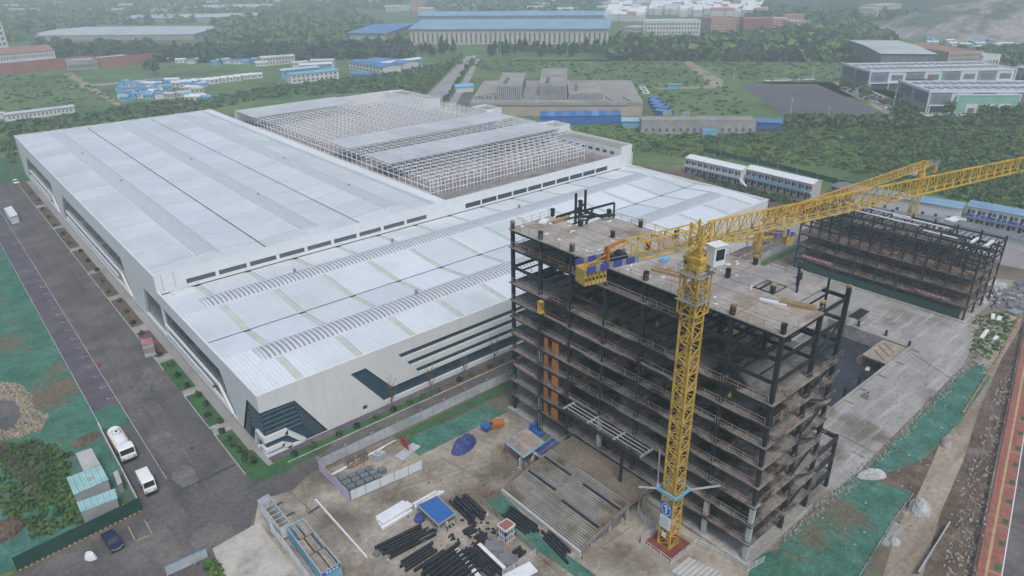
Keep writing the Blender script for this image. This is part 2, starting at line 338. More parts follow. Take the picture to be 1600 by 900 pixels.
# verge between road and hall: planting beds, walks
yb = [104,118.5,122.2,136,138.6,153.5,157,172,176,196,199,219,222,243,246,270,273,300,304,345]
setting('wall_walk', flat([(30.2,100.5),(31.9,100.5),(31.9,345),(30.2,345)], .02), M['roadgrey'])
setting('wall_walk', flat([(31.9,104.2),(192,104.2),(192,105.9),(31.9,105.9)], .021), M['pavers'])
for i in range(0, len(yb)-1, 2):
    setting('planting_bed', flat([(27.2,yb[i]),(30.2,yb[i]),(30.2,yb[i+1]),(27.2,yb[i+1])], .04), M['turf'] if yb[i+1] < 154 else M['verge'])
    if i+2 < len(yb): setting('footpath', flat([(27.2,yb[i+1]),(30.2,yb[i+1]),(30.2,yb[i+2]),(27.2,yb[i+2])], .03), M['conc'])
setting('planting_bed', flat([(27.3,100.8),(31,100.4),(31,104),(27.3,104)], .042), M['turf'])
setting('planting_bed', flat([(34,102.4),(66,102.4),(66,104.2),(34,104.2)], .04), M['turf'])
setting('planting_bed', flat([(66,102.4),(192,102.4),(192,104.2),(66,104.2)], .04), M['verge'])
# storage yard in front of the towers
setting('yard_concrete', flat([tuple(at(*p)[:2]) for p in ((404,783),(440,760),(500,737))] + [(66.5,92),(74,90),(74,30),(58,20),(40,50),(20,70)] + [tuple(at(395,830)[:2])], -.05), M['yard'])
setting('turf_strip', flat([(52,96.3),(195,96.3),(195,94),(53,94)], -.03), M['turf'])
setting('dust_net_strip', flat(px((628,690),(800,612),(800,640),(655,712)), -.02), M['net2'])
setting('dust_net_yard', flat(px((752,782),(780,768),(805,790),(850,840),(940,905),(905,905),(870,880),(820,850)), -.02), M['net2'])
setting('pale_concrete', flat(px((332,857),(404,816),(500,940),(380,960),(350,905)), -.01), M['pad'])
# ground on the right of the tower
deck = [(99,24), (99.5,32.6)]+[tuple(p[:2]) for p in px((1338,742),(1388,688),(1450,626),(1506,570),(1522,532),(1530,505))]+[(184,44),(178,88),(176,110),(150,100),(96,100),(93,70),(93,24)]
setting('concrete_deck', flat(deck, -.04, [PITc]), M['conc'])
pw = MB()
pw.box(111.6,46.5,-4,157,46.9,.75); pw.box(111.6,66,-4,157,66.3,.1); pw.box(156.5,46.9,-4,157,66,.1); pw.box(111.6,46.9,-4,112,66,.1)
setting('pit_wall', pw, M['conc'])
setting('pit_water', MB().box(112,46.9,-4,156.5,66,-3.2), M['water'])
setting('dust_net_right', flat(px((1340,748),(1394,692),(1456,629),(1508,578),(1535,566),(1548,590),(1500,660),(1440,718),(1400,735)), -.02), M['net2'])
setting('dust_net_right', flat(px((1215,850),(1310,762),(1335,742),(1425,768),(1400,810),(1345,905),(1322,905),(1225,858)), -.01), M['net2'])
setting('dust_net_right', flat(px((1180,868),(1222,856),(1325,905),(1290,950),(1150,950)), -.03), M['net'])
setting('dirt_track', flat(px((1350,960),(1378,905),(1400,830),(1440,750),(1470,690),(1506,620),(1545,540),(1580,488),(1640,410),(1660,430),(1596,510),(1565,560),(1530,640),(1505,720),(1470,800),(1440,905),(1420,960)), -.05), M['dirtroad'])
setting('muddy_bank', flat(px((1440,905),(1470,800),(1505,720),(1530,640),(1565,560),(1596,510),(1625,470),(1640,500),(1600,560),(1570,660),(1545,770),(1525,905)), -.06), M['mud'])
setting('muddy_bank', flat(px((1335,742),(1400,735),(1445,716),(1470,690),(1440,760),(1425,790)), -.035), M['mud'])
A_, B_ = at(1525,905), at(1600,530)
rd = (B_-A_).normalized(); rn = Vector((-rd.y, rd.x, 0)); rn = rn if rn.y > 0 else -rn
def road_strip(o0, o1, s0, s1, z):
    return flat([A_+rd*s0+rn*o0, A_+rd*s1+rn*o0, A_+rd*s1+rn*o1, A_+rd*s0+rn*o1], z)
setting('pavement', road_strip(.15, -2.75, -40, 330, .06), M['brick'])
setting('tactile_paving', road_strip(-.85, -1.2, -40, 330, .075), M['yellowpave'])
setting('kerb', road_strip(-2.75, -2.9, -40, 330, .085), M['parapet'])
setting('right_road', road_strip(-2.9, -30, -40, 330, -.01), M['asphalt'])
for k in range(26):
    s = -2+k*5.6
    q0 = A_+rd*s-rn*2.6; q1 = A_+rd*(s+1.3)-rn*2.6; q2 = A_+rd*(s+1.3)-rn*1.85; q3 = A_+rd*s-rn*1.85
    setting('tree_pit', MB().poly([(*q0[:2],.085),(*q1[:2],.085),(*q2[:2],.085),(*q3[:2],.085)]), M['turf'])
    if k % 2: setting('pavement_band', flat([A_+rd*(s-.9)-rn*2.74, A_+rd*(s-.72)-rn*2.74, A_+rd*(s-.72)-rn*1.22, A_+rd*(s-.9)-rn*1.22], .08), M['yellowpave'])
# farther roads and fields
setting('site_road', flat([(200,215),(208,215),(212,120),(240,60),(262,-30),(246,-34),(222,56),(204,104)], -.06), M['roadgrey'])
setting('road_line', flat([(208,215),(208.5,215),(212.6,120),(240.6,60),(262,-24),(261.4,-26),(240,60),(212,120)], -.03), M['parapet'])
setting('brown_verge', flat([(210,215),(229,218),(238,150),(242,100),(254,46),(262,6),(258,0),(241.5,60),(213.6,120)], -.07), M['mud'])
setting('earth_mound', flat(px((1500,428),(1600,440),(1640,480),(1590,490),(1530,440)), -.04), M['dirtroad'])
setting('avenue', flat(px((655,160),(728,88),(746,86),(690,160)), -.05), M['roadgrey'])
setting('avenue', flat(px((694,172),(744,92),(750,92),(712,172)), -.05), M['roadgrey'])
setting('avenue_planting', flat(px((690,165),(738,90),(742,92),(696,165)), -.04), M['turf'])
setting('access_road', flat(px((705,180),(722,145),(742,138),(735,155),(722,182)), -.04), M['asphalt'])
setting('parking_asphalt', flat(px((1155,131),(1275,131),(1388,180),(1392,187),(1236,187)), -.035), M['lotasphalt'])
setting('dirt_path', flat(px((1062,92),(1070,91),(1130,125),(1128,137),(1030,140),(1022,137),(1112,133)), -.05), M['dirtroad'])
setting('dirt_path', flat(px((98,115),(112,113),(195,167),(186,168)), -.03), M['dirtroad'])
setting('dirt_path', flat(px((96,136),(258,121),(262,123),(128,137)), -.04), M['roadgrey'])
setting('parking_verge', flat(px((1300,128),(1312,128),(1402,180),(1390,182)), -.02), M['dirtroad'])
setting('car_park', flat(px((1310,138),(1350,136),(1470,186),(1410,188)), -.055), M['roadgrey'])
setting('bright_meadow', flat(px((690,95),(1050,92),(1130,140),(1600,230),(1600,195),(1100,92),(1300,90),(1340,128),(1180,128),(1120,95),(720,90)), -.07), M['grass'])
def mound(name, cx, cy, rx, ry, h, rot, m, n=40, rough=.08):
    mb = MB(); c, s = math.cos(rot), math.sin(rot); rr = random.Random(n+int(cx))
    ph = [(rr.uniform(0,6), rr.uniform(2,7), rr.uniform(2,7)) for _ in range(5)]
    vs_ = []
    for j in range(n+1):
        for i in range(n+1):
            u = 2*i/n-1; v = 2*j/n-1; d = math.sqrt(u*u+v*v)
            z = h*max(0, 1-d*d)**1.3
            z *= 1+rough*sum(math.sin(a+u*p)*math.cos(a+v*q) for a, p, q in ph)
            vs_.append((cx+u*rx*c-v*ry*s, cy+u*rx*s+v*ry*c, z-.3))
    mb.add(vs_, [(j*(n+1)+i, j*(n+1)+i+1, (j+1)*(n+1)+i+1, (j+1)*(n+1)+i) for j in range(n) for i in range(n)])
    return setting(name, mb, m, smooth=True)
q = at(1530, 62); mound('quarry_hill', q.x+110, q.y+20, 150, 130, 44, -.3, M['quarry'])
q = at(1430, 40); mound('wooded_hill', q.x+520, q.y+160, 420, 520, 62, -.3, M['hill'])
q = at(300, 4); mound('wooded_hill', q.x+600, q.y+2200, 2200, 600, 60, -.3, M['hill'])

# ================================================================== factory: two roofed halls and one still open
def wall_with_openings(outer, holes, to3d, depth):
    """front face with cut openings, their reveals; returns (wall builder, glass builder)"""
    w = MB(); g = MB()
    polys = [[Vector((u, v, 0)) for u, v in outer]]+[[Vector((u, v, 0)) for u, v in h] for h in holes]
    allp = [p for pl in polys for p in pl]
    w.add([to3d(p.x, p.y, 0) for p in allp], [tuple(t) for t in tessellate_polygon(polys)])
    for h in holes:
        n = len(h)
        w.add([to3d(u, v, 0) for u, v in h]+[to3d(u, v, depth) for u, v in h], [(i, (i+1) % n, (i+1) % n+n, i+n) for i in range(n) if not (abs(h[i][0]-h[(i+1) % n][0]) < 1e-6 and h[i][0] in (32.01, 106.01))])
    for h in holes:
        polys = [[Vector((u, v, 0)) for u, v in h]]
        g.add([to3d(u, v, depth) for u, v in h], [tuple(t) for t in tessellate_polygon(polys)])
    return w, g
XL, YN, YM, YF, XE = 32.0, 106.0, 162.6, 357.0, 193.0
ZC, ZA = 12.8, 16.6
WL = lambda u, v, d: (XL+d, u, v)          # left wall, u = Y
WN = lambda u, v, d: (u, YN+d, v)          # near wall, u = X
WM = lambda u, v, d: (u, YM+d, v)          # step wall between the halls

low = thing('factory_hall', 'lower white factory hall nearest the yard with slanted dark window bands', 'factory', (XL, YN, 0))
corL = [(104.9-.02*0+.0, .35), (104.9+1.1+.0, 9.4)]
hl1 = [(111.8,9.4),(106.01,9.4),(106.01,.3),(117.2,.3)]
g1 = [(162.4,9.4),(125.2,9.4),(119.6,.4),(124,.4),(128.5,1.2),(162.4,1.2)]
w, g = wall_with_openings([(106,9.4),(111.8,9.4),(117.2,.3),(106,.3),(106,0),(162.6,0),(162.6,ZC),(106,ZC)], [g1], WL, .5)
part('side_wall', w, M['white'], low)
part('corner_glazing', MB().poly([WL(u, v, .4) for u, v in [(111.8,9.4),(106.4,9.4),(106.4,.3),(117.2,.3)]]), M['glass'], low)
part('band_glazing', g and MB().poly([WL(u, v, .5) for u, v in g1]), M['glass'], low)
hn1 = [(32.01,9.4),(38.4,9.2),(43.7,.25),(32.01,.25)]
Lw = [(49.7,9.95),(52.9,10.0),(58.2,3.55),(150,3.55),(150,1.0),(56.3,1.0)]
ss = [[(60.2+1.8*i,10.1-2.35*i),(150,10.1-2.35*i),(150,8.95-2.35*i),(61.1+1.8*i,8.95-2.35*i)] for i in range(3)]
vent = [(51.4,.9),(52.4,.9),(52.4,2.0),(51.4,2.0)]
w, g = wall_with_openings([(32,0),(XE,0),(XE,ZC),(32,ZC),(32,9.4),(38.4,9.2),(43.7,.25),(32,.25)], [Lw, vent]+ss, WN, .45)
part('front_wall', w, M['white'], low)
part('corner_glazing', MB().poly([WN(u, v, .4) for u, v in [(32.4,9.4),(38.4,9.2),(43.7,.25),(32.4,.25)]]).poly([(32,106,9.45),(38.5,106,9.3),(38.5,106.5,9.3),(32,106.5,9.45)]).poly([(32,106.4,9.46),(32.5,106.4,9.46),(32.5,112,9.42),(32,112,9.42)]), M['glass'], low)
part('band_glazing', MB().poly([WN(u, v, .45) for u, v in Lw]), M['glass'], low)
part('wall_vent', MB().poly([WN(u, v, .4) for u, v in vent]), M['louver'], low)
for s_ in ss: part('window_strip', MB().poly([WN(u, v, .45) for u, v in s_]), M['glass'], low)
mu = MB()
for x in np.arange(62, 150, 2.4):
    mu.box(x,YN+.36,1.0,x+.07,YN+.45,3.5)
    for i in range(3):
        if x > 62+1.8*i: mu.box(x,YN+.36,8.95-2.35*i,x+.07,YN+.45,10.1-2.35*i)
mu.box(57.3,YN+.3,2.3,150,YN+.42,2.42)
part('mullion', mu, M['louver'], low, kind='stuff')
mu = MB()
for y in np.arange(126, 162, 1.5): mu.box(XL+.4,y,1.2,XL+.48,y+.06,9.4)
part('mullion', mu, M['louver'], low, kind='stuff')
# louvre blades following the chevron of the glazed corner, white portal chevrons
for i in range(6):
    z = 8.7-i*.95; k = (9.2-z)*.57
    part('louvre_blade', MB().box(32.1,YN+.02,z-.1,min(38.1+k*.35,43),YN+.4,z+.1).bar((38.1+k*.35,YN+.2,z),(38.1+k*.35+(z-.4)*.57,YN+.2,.4),.36,.2), M['blade'], low)
    y1 = 111.4+k*.25
    part('louvre_blade', MB().box(XL+.02,106.1,z-.1,XL+.4,y1,z+.1).bar((XL+.2,y1,z),(XL+.2,y1+(z-.4)*.55,.4),.36,.2), M['blade'], low)
for (zt, zb, xa, ya) in ((4.25,3.1,36.2,109.4),(1.75,1.0,35.2,107.9)):
    part('portal_band', MB().box(31.75,YN-.25,zb,xa,YN+.3,zt).bar((xa-.3,YN+.02,(zt+zb)/2+.05),(xa+(zb)*.72+.6,YN+.02,.3),.54,.9)
         .box(31.75,YN+.3,zb,XL+.3,ya,zt).bar((XL+.02,ya-.2,(zt+zb)/2),(XL+.02,ya+(zb)*.3+.5,.3),.54,.9), M['parapet'], low)
part('portal_band', MB().box(31.75,105.75,.05,38.5,106.3,.5).box(31.75,106.3,.05,32.3,110,.5), M['parapet'], low)
# white frame bars low on the left glazing
for (y0, y1, z0, z1) in ((128,162.3,4.2,4.75),(133,162.3,2.0,2.5)):
    part('window_frame', MB().box(XL-.08,y0,z0,XL+.42,y1,z1), M['parapet'], low)
part('window_frame', MB().bar((XL+.17,128.2,4.45),(XL+.17,122.6,.4),.5,.5), M['parapet'], low)
part('east_wall', MB().box(XE-.3,YN,0,XE,YM,ZC), M['white'], low)
part('parapet', MB().box(XL-.02,YN-.02,ZC,XE+.02,YN+.42,ZC+.06).box(XL-.02,YN+.42,ZC,XL+.42,YM-.02,ZC+.06).box(XE-.4,YN+.42,ZC,XE+.02,YM-.02,ZC+.06), M['parapet'], low)
part('parapet_back', MB().box(XL+.4,YN+.36,11.6,XE-.4,YN+.42,ZC).box(XL+.36,YN+.42,11.6,XL+.42,YM,ZC).box(XE-.42,YN+.42,11.6,XE-.36,YM,ZC), M['white'], low)
# roof of the low hall: two gables along X
def roof_z(t, lo, hi): return lo+(hi-lo)*t
spansC = ((106.45,119.0-2.0,124.3-2.0+.3,132.55),(132.95,146.6,152.6,162.5))
sm = MB()
for (a, b, c_, d_) in spansC:
    for (p, q_, zl, zh) in ((a,b,11.75,12.6),(d_,c_,11.75,12.6)):
        sm.add([(32.45,p,zl-.12),(XE-.45,p,zl-.12),(XE-.45,q_,zh-.12),(32.45,q_,zh-.12)], [(0,1,2,3)] if q_ > p else [(3,2,1,0)])
part('skylight_strip', sm, M['seam'], low)
gw = .72
xs = [32.5, 40.8]+[40.8+12.15*i for i in range(1, 13)]
xs = [x for x in xs if x < XE-2]+[XE-.5]
for (a, b, c_, d_) in spansC:
    for (p, q_, zl, zh) in ((a,b,11.75,12.6),(d_,c_,11.75,12.6)):
        for i in range(len(xs)-1):
            x0 = xs[i]+(gw if i else 0); x1 = xs[i+1]-(gw if i < len(xs)-2 else 0)
            if p < q_: bt = [(x0,p,zl-.1),(x1,p,zl-.1),(x1,q_,zh-.1),(x0,q_,zh-.1)]
            else: bt = [(x0,q_,zh-.1),(x1,q_,zh-.1),(x1,p,zl-.1),(x0,p,zl-.1)]
            part('roof_panel', MB().hexa(bt, [(x, y, z+.16) for x, y, z in bt]), M['roofc'], low)
for (b0, b1) in ((117,122.6),(146.6,152.6)):
    [part('ridge_cap', MB().box(x0,b0,12.3,x1,b1,12.68), M['roofc'], low) for x0, x1 in ((32.5,37.9),(186,XE-.5))]
part('valley_gutter', MB().box(32.6,132.56,11.3,XE-.5,132.94,11.78), M['gutter'], low)
prof = lambda wd, h, n=8: [(-wd*math.cos(math.pi*i/n), h*(.25+.75*math.sin(math.pi*i/n))) for i in range(n+1)]
def ridge_vent(root, axis, c, z, a, b, wd, step):
    pr = prof(wd, .8); body = [(-wd,0)]+[(u*.97, v*.9) for u, v in pr]+[(wd,0)]
    P = (lambda s: (s, c, z)) if axis == 0 else (lambda s: (c, s, z))
    side = (0,1,0) if axis == 0 else (1,0,0)
    part('ridge_vent', MB().extrude(body, P(a), P(b), side), M['ventdark'], root)
    cap = [(-wd-.35,0)]+[(-wd-.35,.3),(-wd,.45)]+[(u*1.02, v*1.04) for u, v in pr[1:-1]]+[(wd,.45),(wd+.35,.3),(wd+.35,0)]
    d = (.55,0,0) if axis == 0 else (0,.55,0)
    for e in (a-.55, b): part('vent_end', MB().extrude(cap, P(e), tuple(np.array(P(e))+d), side), M['rib'], root)
    for sgn in (-1, 1):
        o = [(sgn*(wd+.02),0),(sgn*(wd+.5),0),(sgn*(wd+.5),.22),(sgn*(wd+.02),.34)]
        if sgn < 0: o = o[::-1]
        part('vent_kerb', MB().extrude(o, P(a), P(b), side), M['rib'], root)
    rb = [(u*1.01, v) for u, v in pr]; inner = [(u*.94, v*.86) for u, v in pr][::-1]
    rm = MB().extrude(rb+inner, (0,0,0), (step*.52,0,0) if axis == 0 else (0,step*.52,0), side).mesh('vent_rib', M['rib'])
    n = int((b-a)/step); o0 = origin(root); far = MB()
    for i in range(n):
        p_ = P(a+.2+i*step)
        if i >= 98 and axis == 1:
            far.extrude(rb+inner, p_, (p_[0], p_[1]+step*.52, p_[2]), side); continue
        o = bpy.data.objects.new('vent_rib', rm); COL.objects.link(o); o.parent = root; o.location = (p_[0]-o0[0], p_[1]-o0[1], p_[2]-o0[2])
    if far.v: part('vent_rib', far, M['rib'], root, kind='stuff')
for c in (119.75, 149.6): ridge_vent(low, 0, c, 12.45, 38.4, 185.5, 2.75, 1.0)
for (x, y) in ((88,152.5),(60,151),(131,151),(75,121.5),(111,123)):
    part('vent_fan', MB().cyl((x,y,13.2),(x,y,13.9),.3,8).cyl((x,y,13.9),(x,y,14.05),.5,8), M['ventdark'], low)

high = thing('factory_hall', 'large white factory hall on the left with three long ridge vents', 'factory', (XL, YM, 0))
def band(y0, y1):   # Y of the near and far end of a glazed band
    return [(y1,11.3),(y0+4.5,11.3),(y0,.5),(y0+5,.5),(y0+8.5,1.1),(y1+8,1.1)]
bands = [band(190.8,268.5), band(284,338)]
g0 = [(162.61,9.4),(176,9.4),(179.5,1.2),(162.61,1.2)]
w, g = wall_with_openings([(YM,0),(YF,0),(YF,ZA),(YM,ZA)], bands+[g0], WL, .5)
part('side_wall', w, M['white'], high)
for b_ in bands+[g0]: part('band_glazing', MB().poly([WL(u, v, .5) for u, v in b_]), M['glass'], high)
for (y0, y1, z0, z1) in ((200,270,4.9,5.5),(206,272,2.3,2.9),(294,340,4.9,5.5),(300,342,2.3,2.9)):
    part('window_frame', MB().box(XL-.08,y0,z0,XL+.42,y1,z1), M['parapet'], high)
for y0 in (200, 294): part('window_frame', MB().bar((XL+.17,y0+.2,5.2),(XL+.17,y0-6.4,.5),.5,.55), M['parapet'], high)
wins = [[(38.7+i*7.6+.0,13.65),(38.7+i*7.6+6.5,13.65),(38.7+i*7.6+6.5,12.95),(38.7+i*7.6,12.95)] for i in range(0)]
wins = []
for i in range(9):
    x = 38.7+i*7.55; wins.append([(x,14.0),(x+6.75,14.0),(x+6.75,12.75),(x,12.75)])
w, g = wall_with_openings([(XL,12.0),(113,12.0),(113,ZA),(XL,ZA)], wins, WM, .3)
part('step_wall', w, M['parapet'], high)
for h_ in wins: part('clerestory_window', MB().poly([WM(u, v, .3) for u, v in h_]), M['winglass'], high)
part('wall_joint', MB().box(33.5,YM-.02,12.7,33.56,YM,ZA).box(36.2,YM-.02,12.7,36.26,YM,ZA), M['gutter'], high)
part('parapet', MB().box(XL-.02,YM-.02,ZA,113,YM+.35,ZA+.06).box(XL-.02,YM+.35,ZA,XL+.4,YF,ZA+.06).box(XL+.4,YF-.4,ZA,112.4,YF,ZA+.06), M['parapet'], high)
part('far_wall', MB().box(XL,YF-.3,0,113,YF-.01,ZA), M['white'], high)
part('edge_walkway', MB().box(109.3,YM+.4,15.6,112.9,YF-.4,16.75), M['parapet'], high)
part('inner_wall', MB().box(112.6,YM+.4,0,112.95,YF-.4,15.6), M['white'], high)
spansA = ((32.5,43.3,49.1,59.0),(59.4,69.9,75.7,85.4),(85.8,95.1,101.0,109.2))
sm = MB()
for (a, b, c_, d_) in spansA:
    for (p, q_) in ((a,b),(d_,c_)):
        sm.add([(p,163,15.63),(q_,163,16.38),(q_,356.5,16.38),(p,356.5,15.63)], [(0,1,2,3)] if q_ > p else [(3,2,1,0)])
part('skylight_strip', sm, M['seam'], high)
ys = [163.0]+[170+11.6*i for i in range(16)]+[356.5]; gy = .16
for (a, b, c_, d_) in spansA:
    for (p, q_) in ((a,b),(d_,c_)):
        for i in range(len(ys)-1):
            y0 = ys[i]+(gy if i else 0); y1 = ys[i+1]-(gy if i < len(ys)-2 else 0)
            if p < q_: bt = [(p,y0,15.65),(q_,y0,16.4),(q_,y1,16.4),(p,y1,15.65)]
            else: bt = [(q_,y0,16.4),(p,y0,15.65),(p,y1,15.65),(q_,y1,16.4)]
            part('roof_panel', MB().hexa(bt, [(x, y, z+.14) for x, y, z in bt]), M['roofw'], high)
for (b0, b1) in ((43.3,49.1),(69.9,75.7),(95.1,101.0)):
    [part('ridge_cap', MB().box(b0,y_,16.1,b1,y_+w_,16.56), M['roofw'], high) for y_, w_ in ((163,4.1),(349.5,7))]
for x in (59.2, 85.6): part('valley_gutter', MB().box(x-.2,163,15.3,x+.2,356,15.72), M['gutter'], high)
for c in (46.2, 72.8, 98.05): ridge_vent(high, 1, c, 16.3, 167.6, 349, 2.55, 1.0)
for (x, y) in ((47,250),(46,300),(74,205),(73,262),(99,195),(98,240)):
    part('vent_fan', MB().cyl((x,y,16.8),(x,y,17.4),.22,8).cyl((x,y,17.4),(x,y,17.5),.4,8), M['ventdark'], high)

# the hall still without a roof
unf = thing('unfinished_hall', 'unfinished hall with open white roof framing behind a white parapet wall', 'factory', (113, YM, 0))
wins = [[(119.8+i*6.3,14.1),(119.8+i*6.3+5.85,14.1),(119.8+i*6.3+5.85,12.55),(119.8+i*6.3,12.55)] for i in range(10)]
w, g = wall_with_openings([(113,12),(189.3,12),(189.3,ZA),(113,ZA)], wins, WM, .3)
part('step_wall', w, M['parapet'], unf)
for h_ in wins: part('clerestory_window', MB().poly([WM(u, v, .3) for u, v in h_]), M['louver'], unf)
part('parapet_back', MB().box(113,YM+.31,12,189.3,YM+.5,ZA), M['white'], unf)
part('parapet_top', MB().box(113,YM-.02,ZA,189.3,YM+.52,ZA+.06), M['parapet'], unf)
part('roof_deck', MB().box(113,YM+.5,14.6,195.5,325,15.1), M['hallfloor'], unf)
part('deck_upstand', MB().box(113,169.6,15.1,175,170.0,16.2).box(175,169.6,15.1,175.4,176,16.2), M['greywall'], unf)
nx, ny = 26, 45
for j in range(ny):
    y = 171+j*3.4; mb = MB(); zt = 20.9 if y < 303 else 19.6
    x1 = 181 if y < 190 else 193
    xs_ = [113.2+2.75*i for i in range(nx+5) if 113.2+2.75*i <= x1]
    wd = .2
    front = j < 1; wd = .16 if front else .11
    for z in ((16.9, 18.6, zt-1.2, zt) if front else (zt-1.3, zt)): mb.bar((xs_[0],y,z),(xs_[-1],y,z),wd)
    for i, x in enumerate(xs_):
        if front and i+1 < len(xs_): mb.bar((x+1.375,y,15.1),(x+1.375,y,zt),.11)
        if front or i % 2 == 0: mb.bar((x,y,15.1),(x,y,zt),wd)
        elif i % 2: mb.bar((x,y,zt-1.3),(x,y,zt),wd)
        if i % 2: mb.bar((x,y,zt-1.3),(xs_[i-1],y,zt),.08)
    part('roof_frame', mb, M['truss'], unf)
for i in range(nx+3):
    x = 113.2+2.75*i; y0 = 171 if x < 181.5 else 190
    mb = MB().bar((x,y0,21.0),(x,301,21.0),.11)
    if i == 0: mb.bar((x,171,18.6),(x,301,18.6),.16).bar((x,171,16.9),(x,301,16.9),.16)
    part('purlin', mb, M['truss'], unf)
for (y0, y1, xa, xb, z) in ((194.5,210.5,114,190,21.1),(222.5,238.5,114,192,21.1),(303.5,324.8,113,163,20.3)):
    for k in range(int((xb-xa)/6.1)+1):
        x0 = xa+k*6.1; x1 = min(xb, x0+6.0)
        if x1-x0 > .5: part('roof_sheet', MB().box(x0,y0,z,x1,y1,z+.12), M['paleroof'], unf)
part('far_wall', MB().box(113,324.8,0,196,325.2,19.8), M['white'], unf)
part('east_wall', MB().box(195.2,162.6,0,195.6,325.2,ZA), M['white'], unf)
# wing along the east edge, stair heads
part('east_wing', MB().box(189.3,162.55,0,194.9,196,18.9), M['white'], unf)
part('wing_parapet', MB().box(194.5,162.5,18.9,194.95,196,19.7).box(189.25,162.5,18.9,194.5,162.9,19.6), M['parapet'], unf)
part('wing_roof', MB().box(189.4,163,18.9,194.5,196,18.98), M['brownroof'], unf)
for k in range(8): part('wing_window', MB().box(189.18,166+k*3.5,16.4,189.28,167.8+k*3.5,17.3), M['louver'], unf)
for (x0, y0, x1, y1, h_) in ((188.5,196.5,197.5,206,21.4),(189,238,197,249,22.3),(190,288,199.5,323,19.9)):
    part('stair_head', MB().box(x0,y0,14.9,x1,y0+.4,h_).box(x0,y1-.4,14.9,x1,y1,h_).box(x0,y0+.4,14.9,x0+.4,y1-.4,h_).box(x1-.4,y0+.4,0,x1,y1-.4,h_), M['parapet'], unf)
    part('stair_head_roof', MB().box(x0+.4,y0+.4,h_-1,x1-.4,y1-.4,h_-.8), M['brownroof'], unf)
w, g = wall_with_openings([(207,14.9),(232,14.9),(232,20.6),(207,20.6)], [[(209+3.6*i,17),(210.2+3.6*i,17),(210.2+3.6*i,18.2),(209+3.6*i,18.2)] for i in range(6)], lambda u, v, d: (194.2+d, u, v), .3)
part('pierced_wall', w, M['parapet'], unf)
cl = MB(); rr = random.Random(3)
for k in range(420):
    x = rr.uniform(114,192); y = rr.uniform(173,302); l = rr.uniform(.5,3.5); a = rr.choice((0,math.pi/2))
    cl.bar((x,y,15.2),(x+l*math.cos(a),y+l*math.sin(a),15.2),rr.uniform(.2,1.2),.4)
part('stored_material', cl, M['plywood'], unf, kind='stuff')
# steel sections left on the low roof beside the step wall
for k in range(4):
    p = at(267+k*2.2,459+k*1.6,12.0); solo('roof_purlin', MB().box(0,-.18,0,4.6,.18,.28), M['alu'], 'white steel purlin left on the low hall roof by the step wall', 'purlin', (p.x, p.y, 12.1), 0, 'purlins left on the roof', world=False)

# small marks on the land
mb = MB(); a, b = at(279,768,.0), at(368,725,.0)
for k in range(26): u = a.lerp(b, k/26); v = a.lerp(b, (k+.6)/26); mb.bar((u.x,u.y,0),(v.x,v.y,0),.5,.04)
setting('drain_grate', mb, M['louver'], 'stuff')
for (p, q_) in (((200,822),(211,844)),((226,813),(238,835)),((212,845),(236,836))):
    a, b = at(*p), at(*q_); setting('parking_line', MB().bar((a.x,a.y,-.015),(b.x,b.y,-.015),.14,.02), M['yellowpave'])
for (x, y) in ((237,622),(205,605),(300,700),(255,560),(120,430),(175,520)):
    p = at(x, y); setting('manhole_cover', MB().cyl((p.x,p.y,-.04),(p.x,p.y,-.015),.4,12), M['louver'])
for pts in (((1314,680),(1364,706)),((1330,704),(1352,716)),((1420,548),(1500,600)),((1290,520),(1250,500))):
    a, b = at(*pts[0]), at(*pts[1]); setting('slab_joint', MB().bar((a.x,a.y,-.03),(b.x,b.y,-.03),.16,.03), M['gutter'])
for pts in (((445,760),(520,830)),((470,742),(480,800)),((600,770),(760,720)),((690,715),(790,770)),((560,800),(650,760)),((930,860),(990,820))):
    a, b = at(*pts[0]), at(*pts[1]); setting('slab_joint', MB().bar((a.x,a.y,-.045),(b.x,b.y,-.045),.09,.02), M['mud'])
for pts in (((430,790),(442,784)),((448,806),(460,800)),((482,802),(500,790))):
    a, b = at(*pts[0]), at(*pts[1]); setting('drain_grate', MB().bar((a.x,a.y,-.03),(b.x,b.y,-.03),.4,.04), M['louver'])

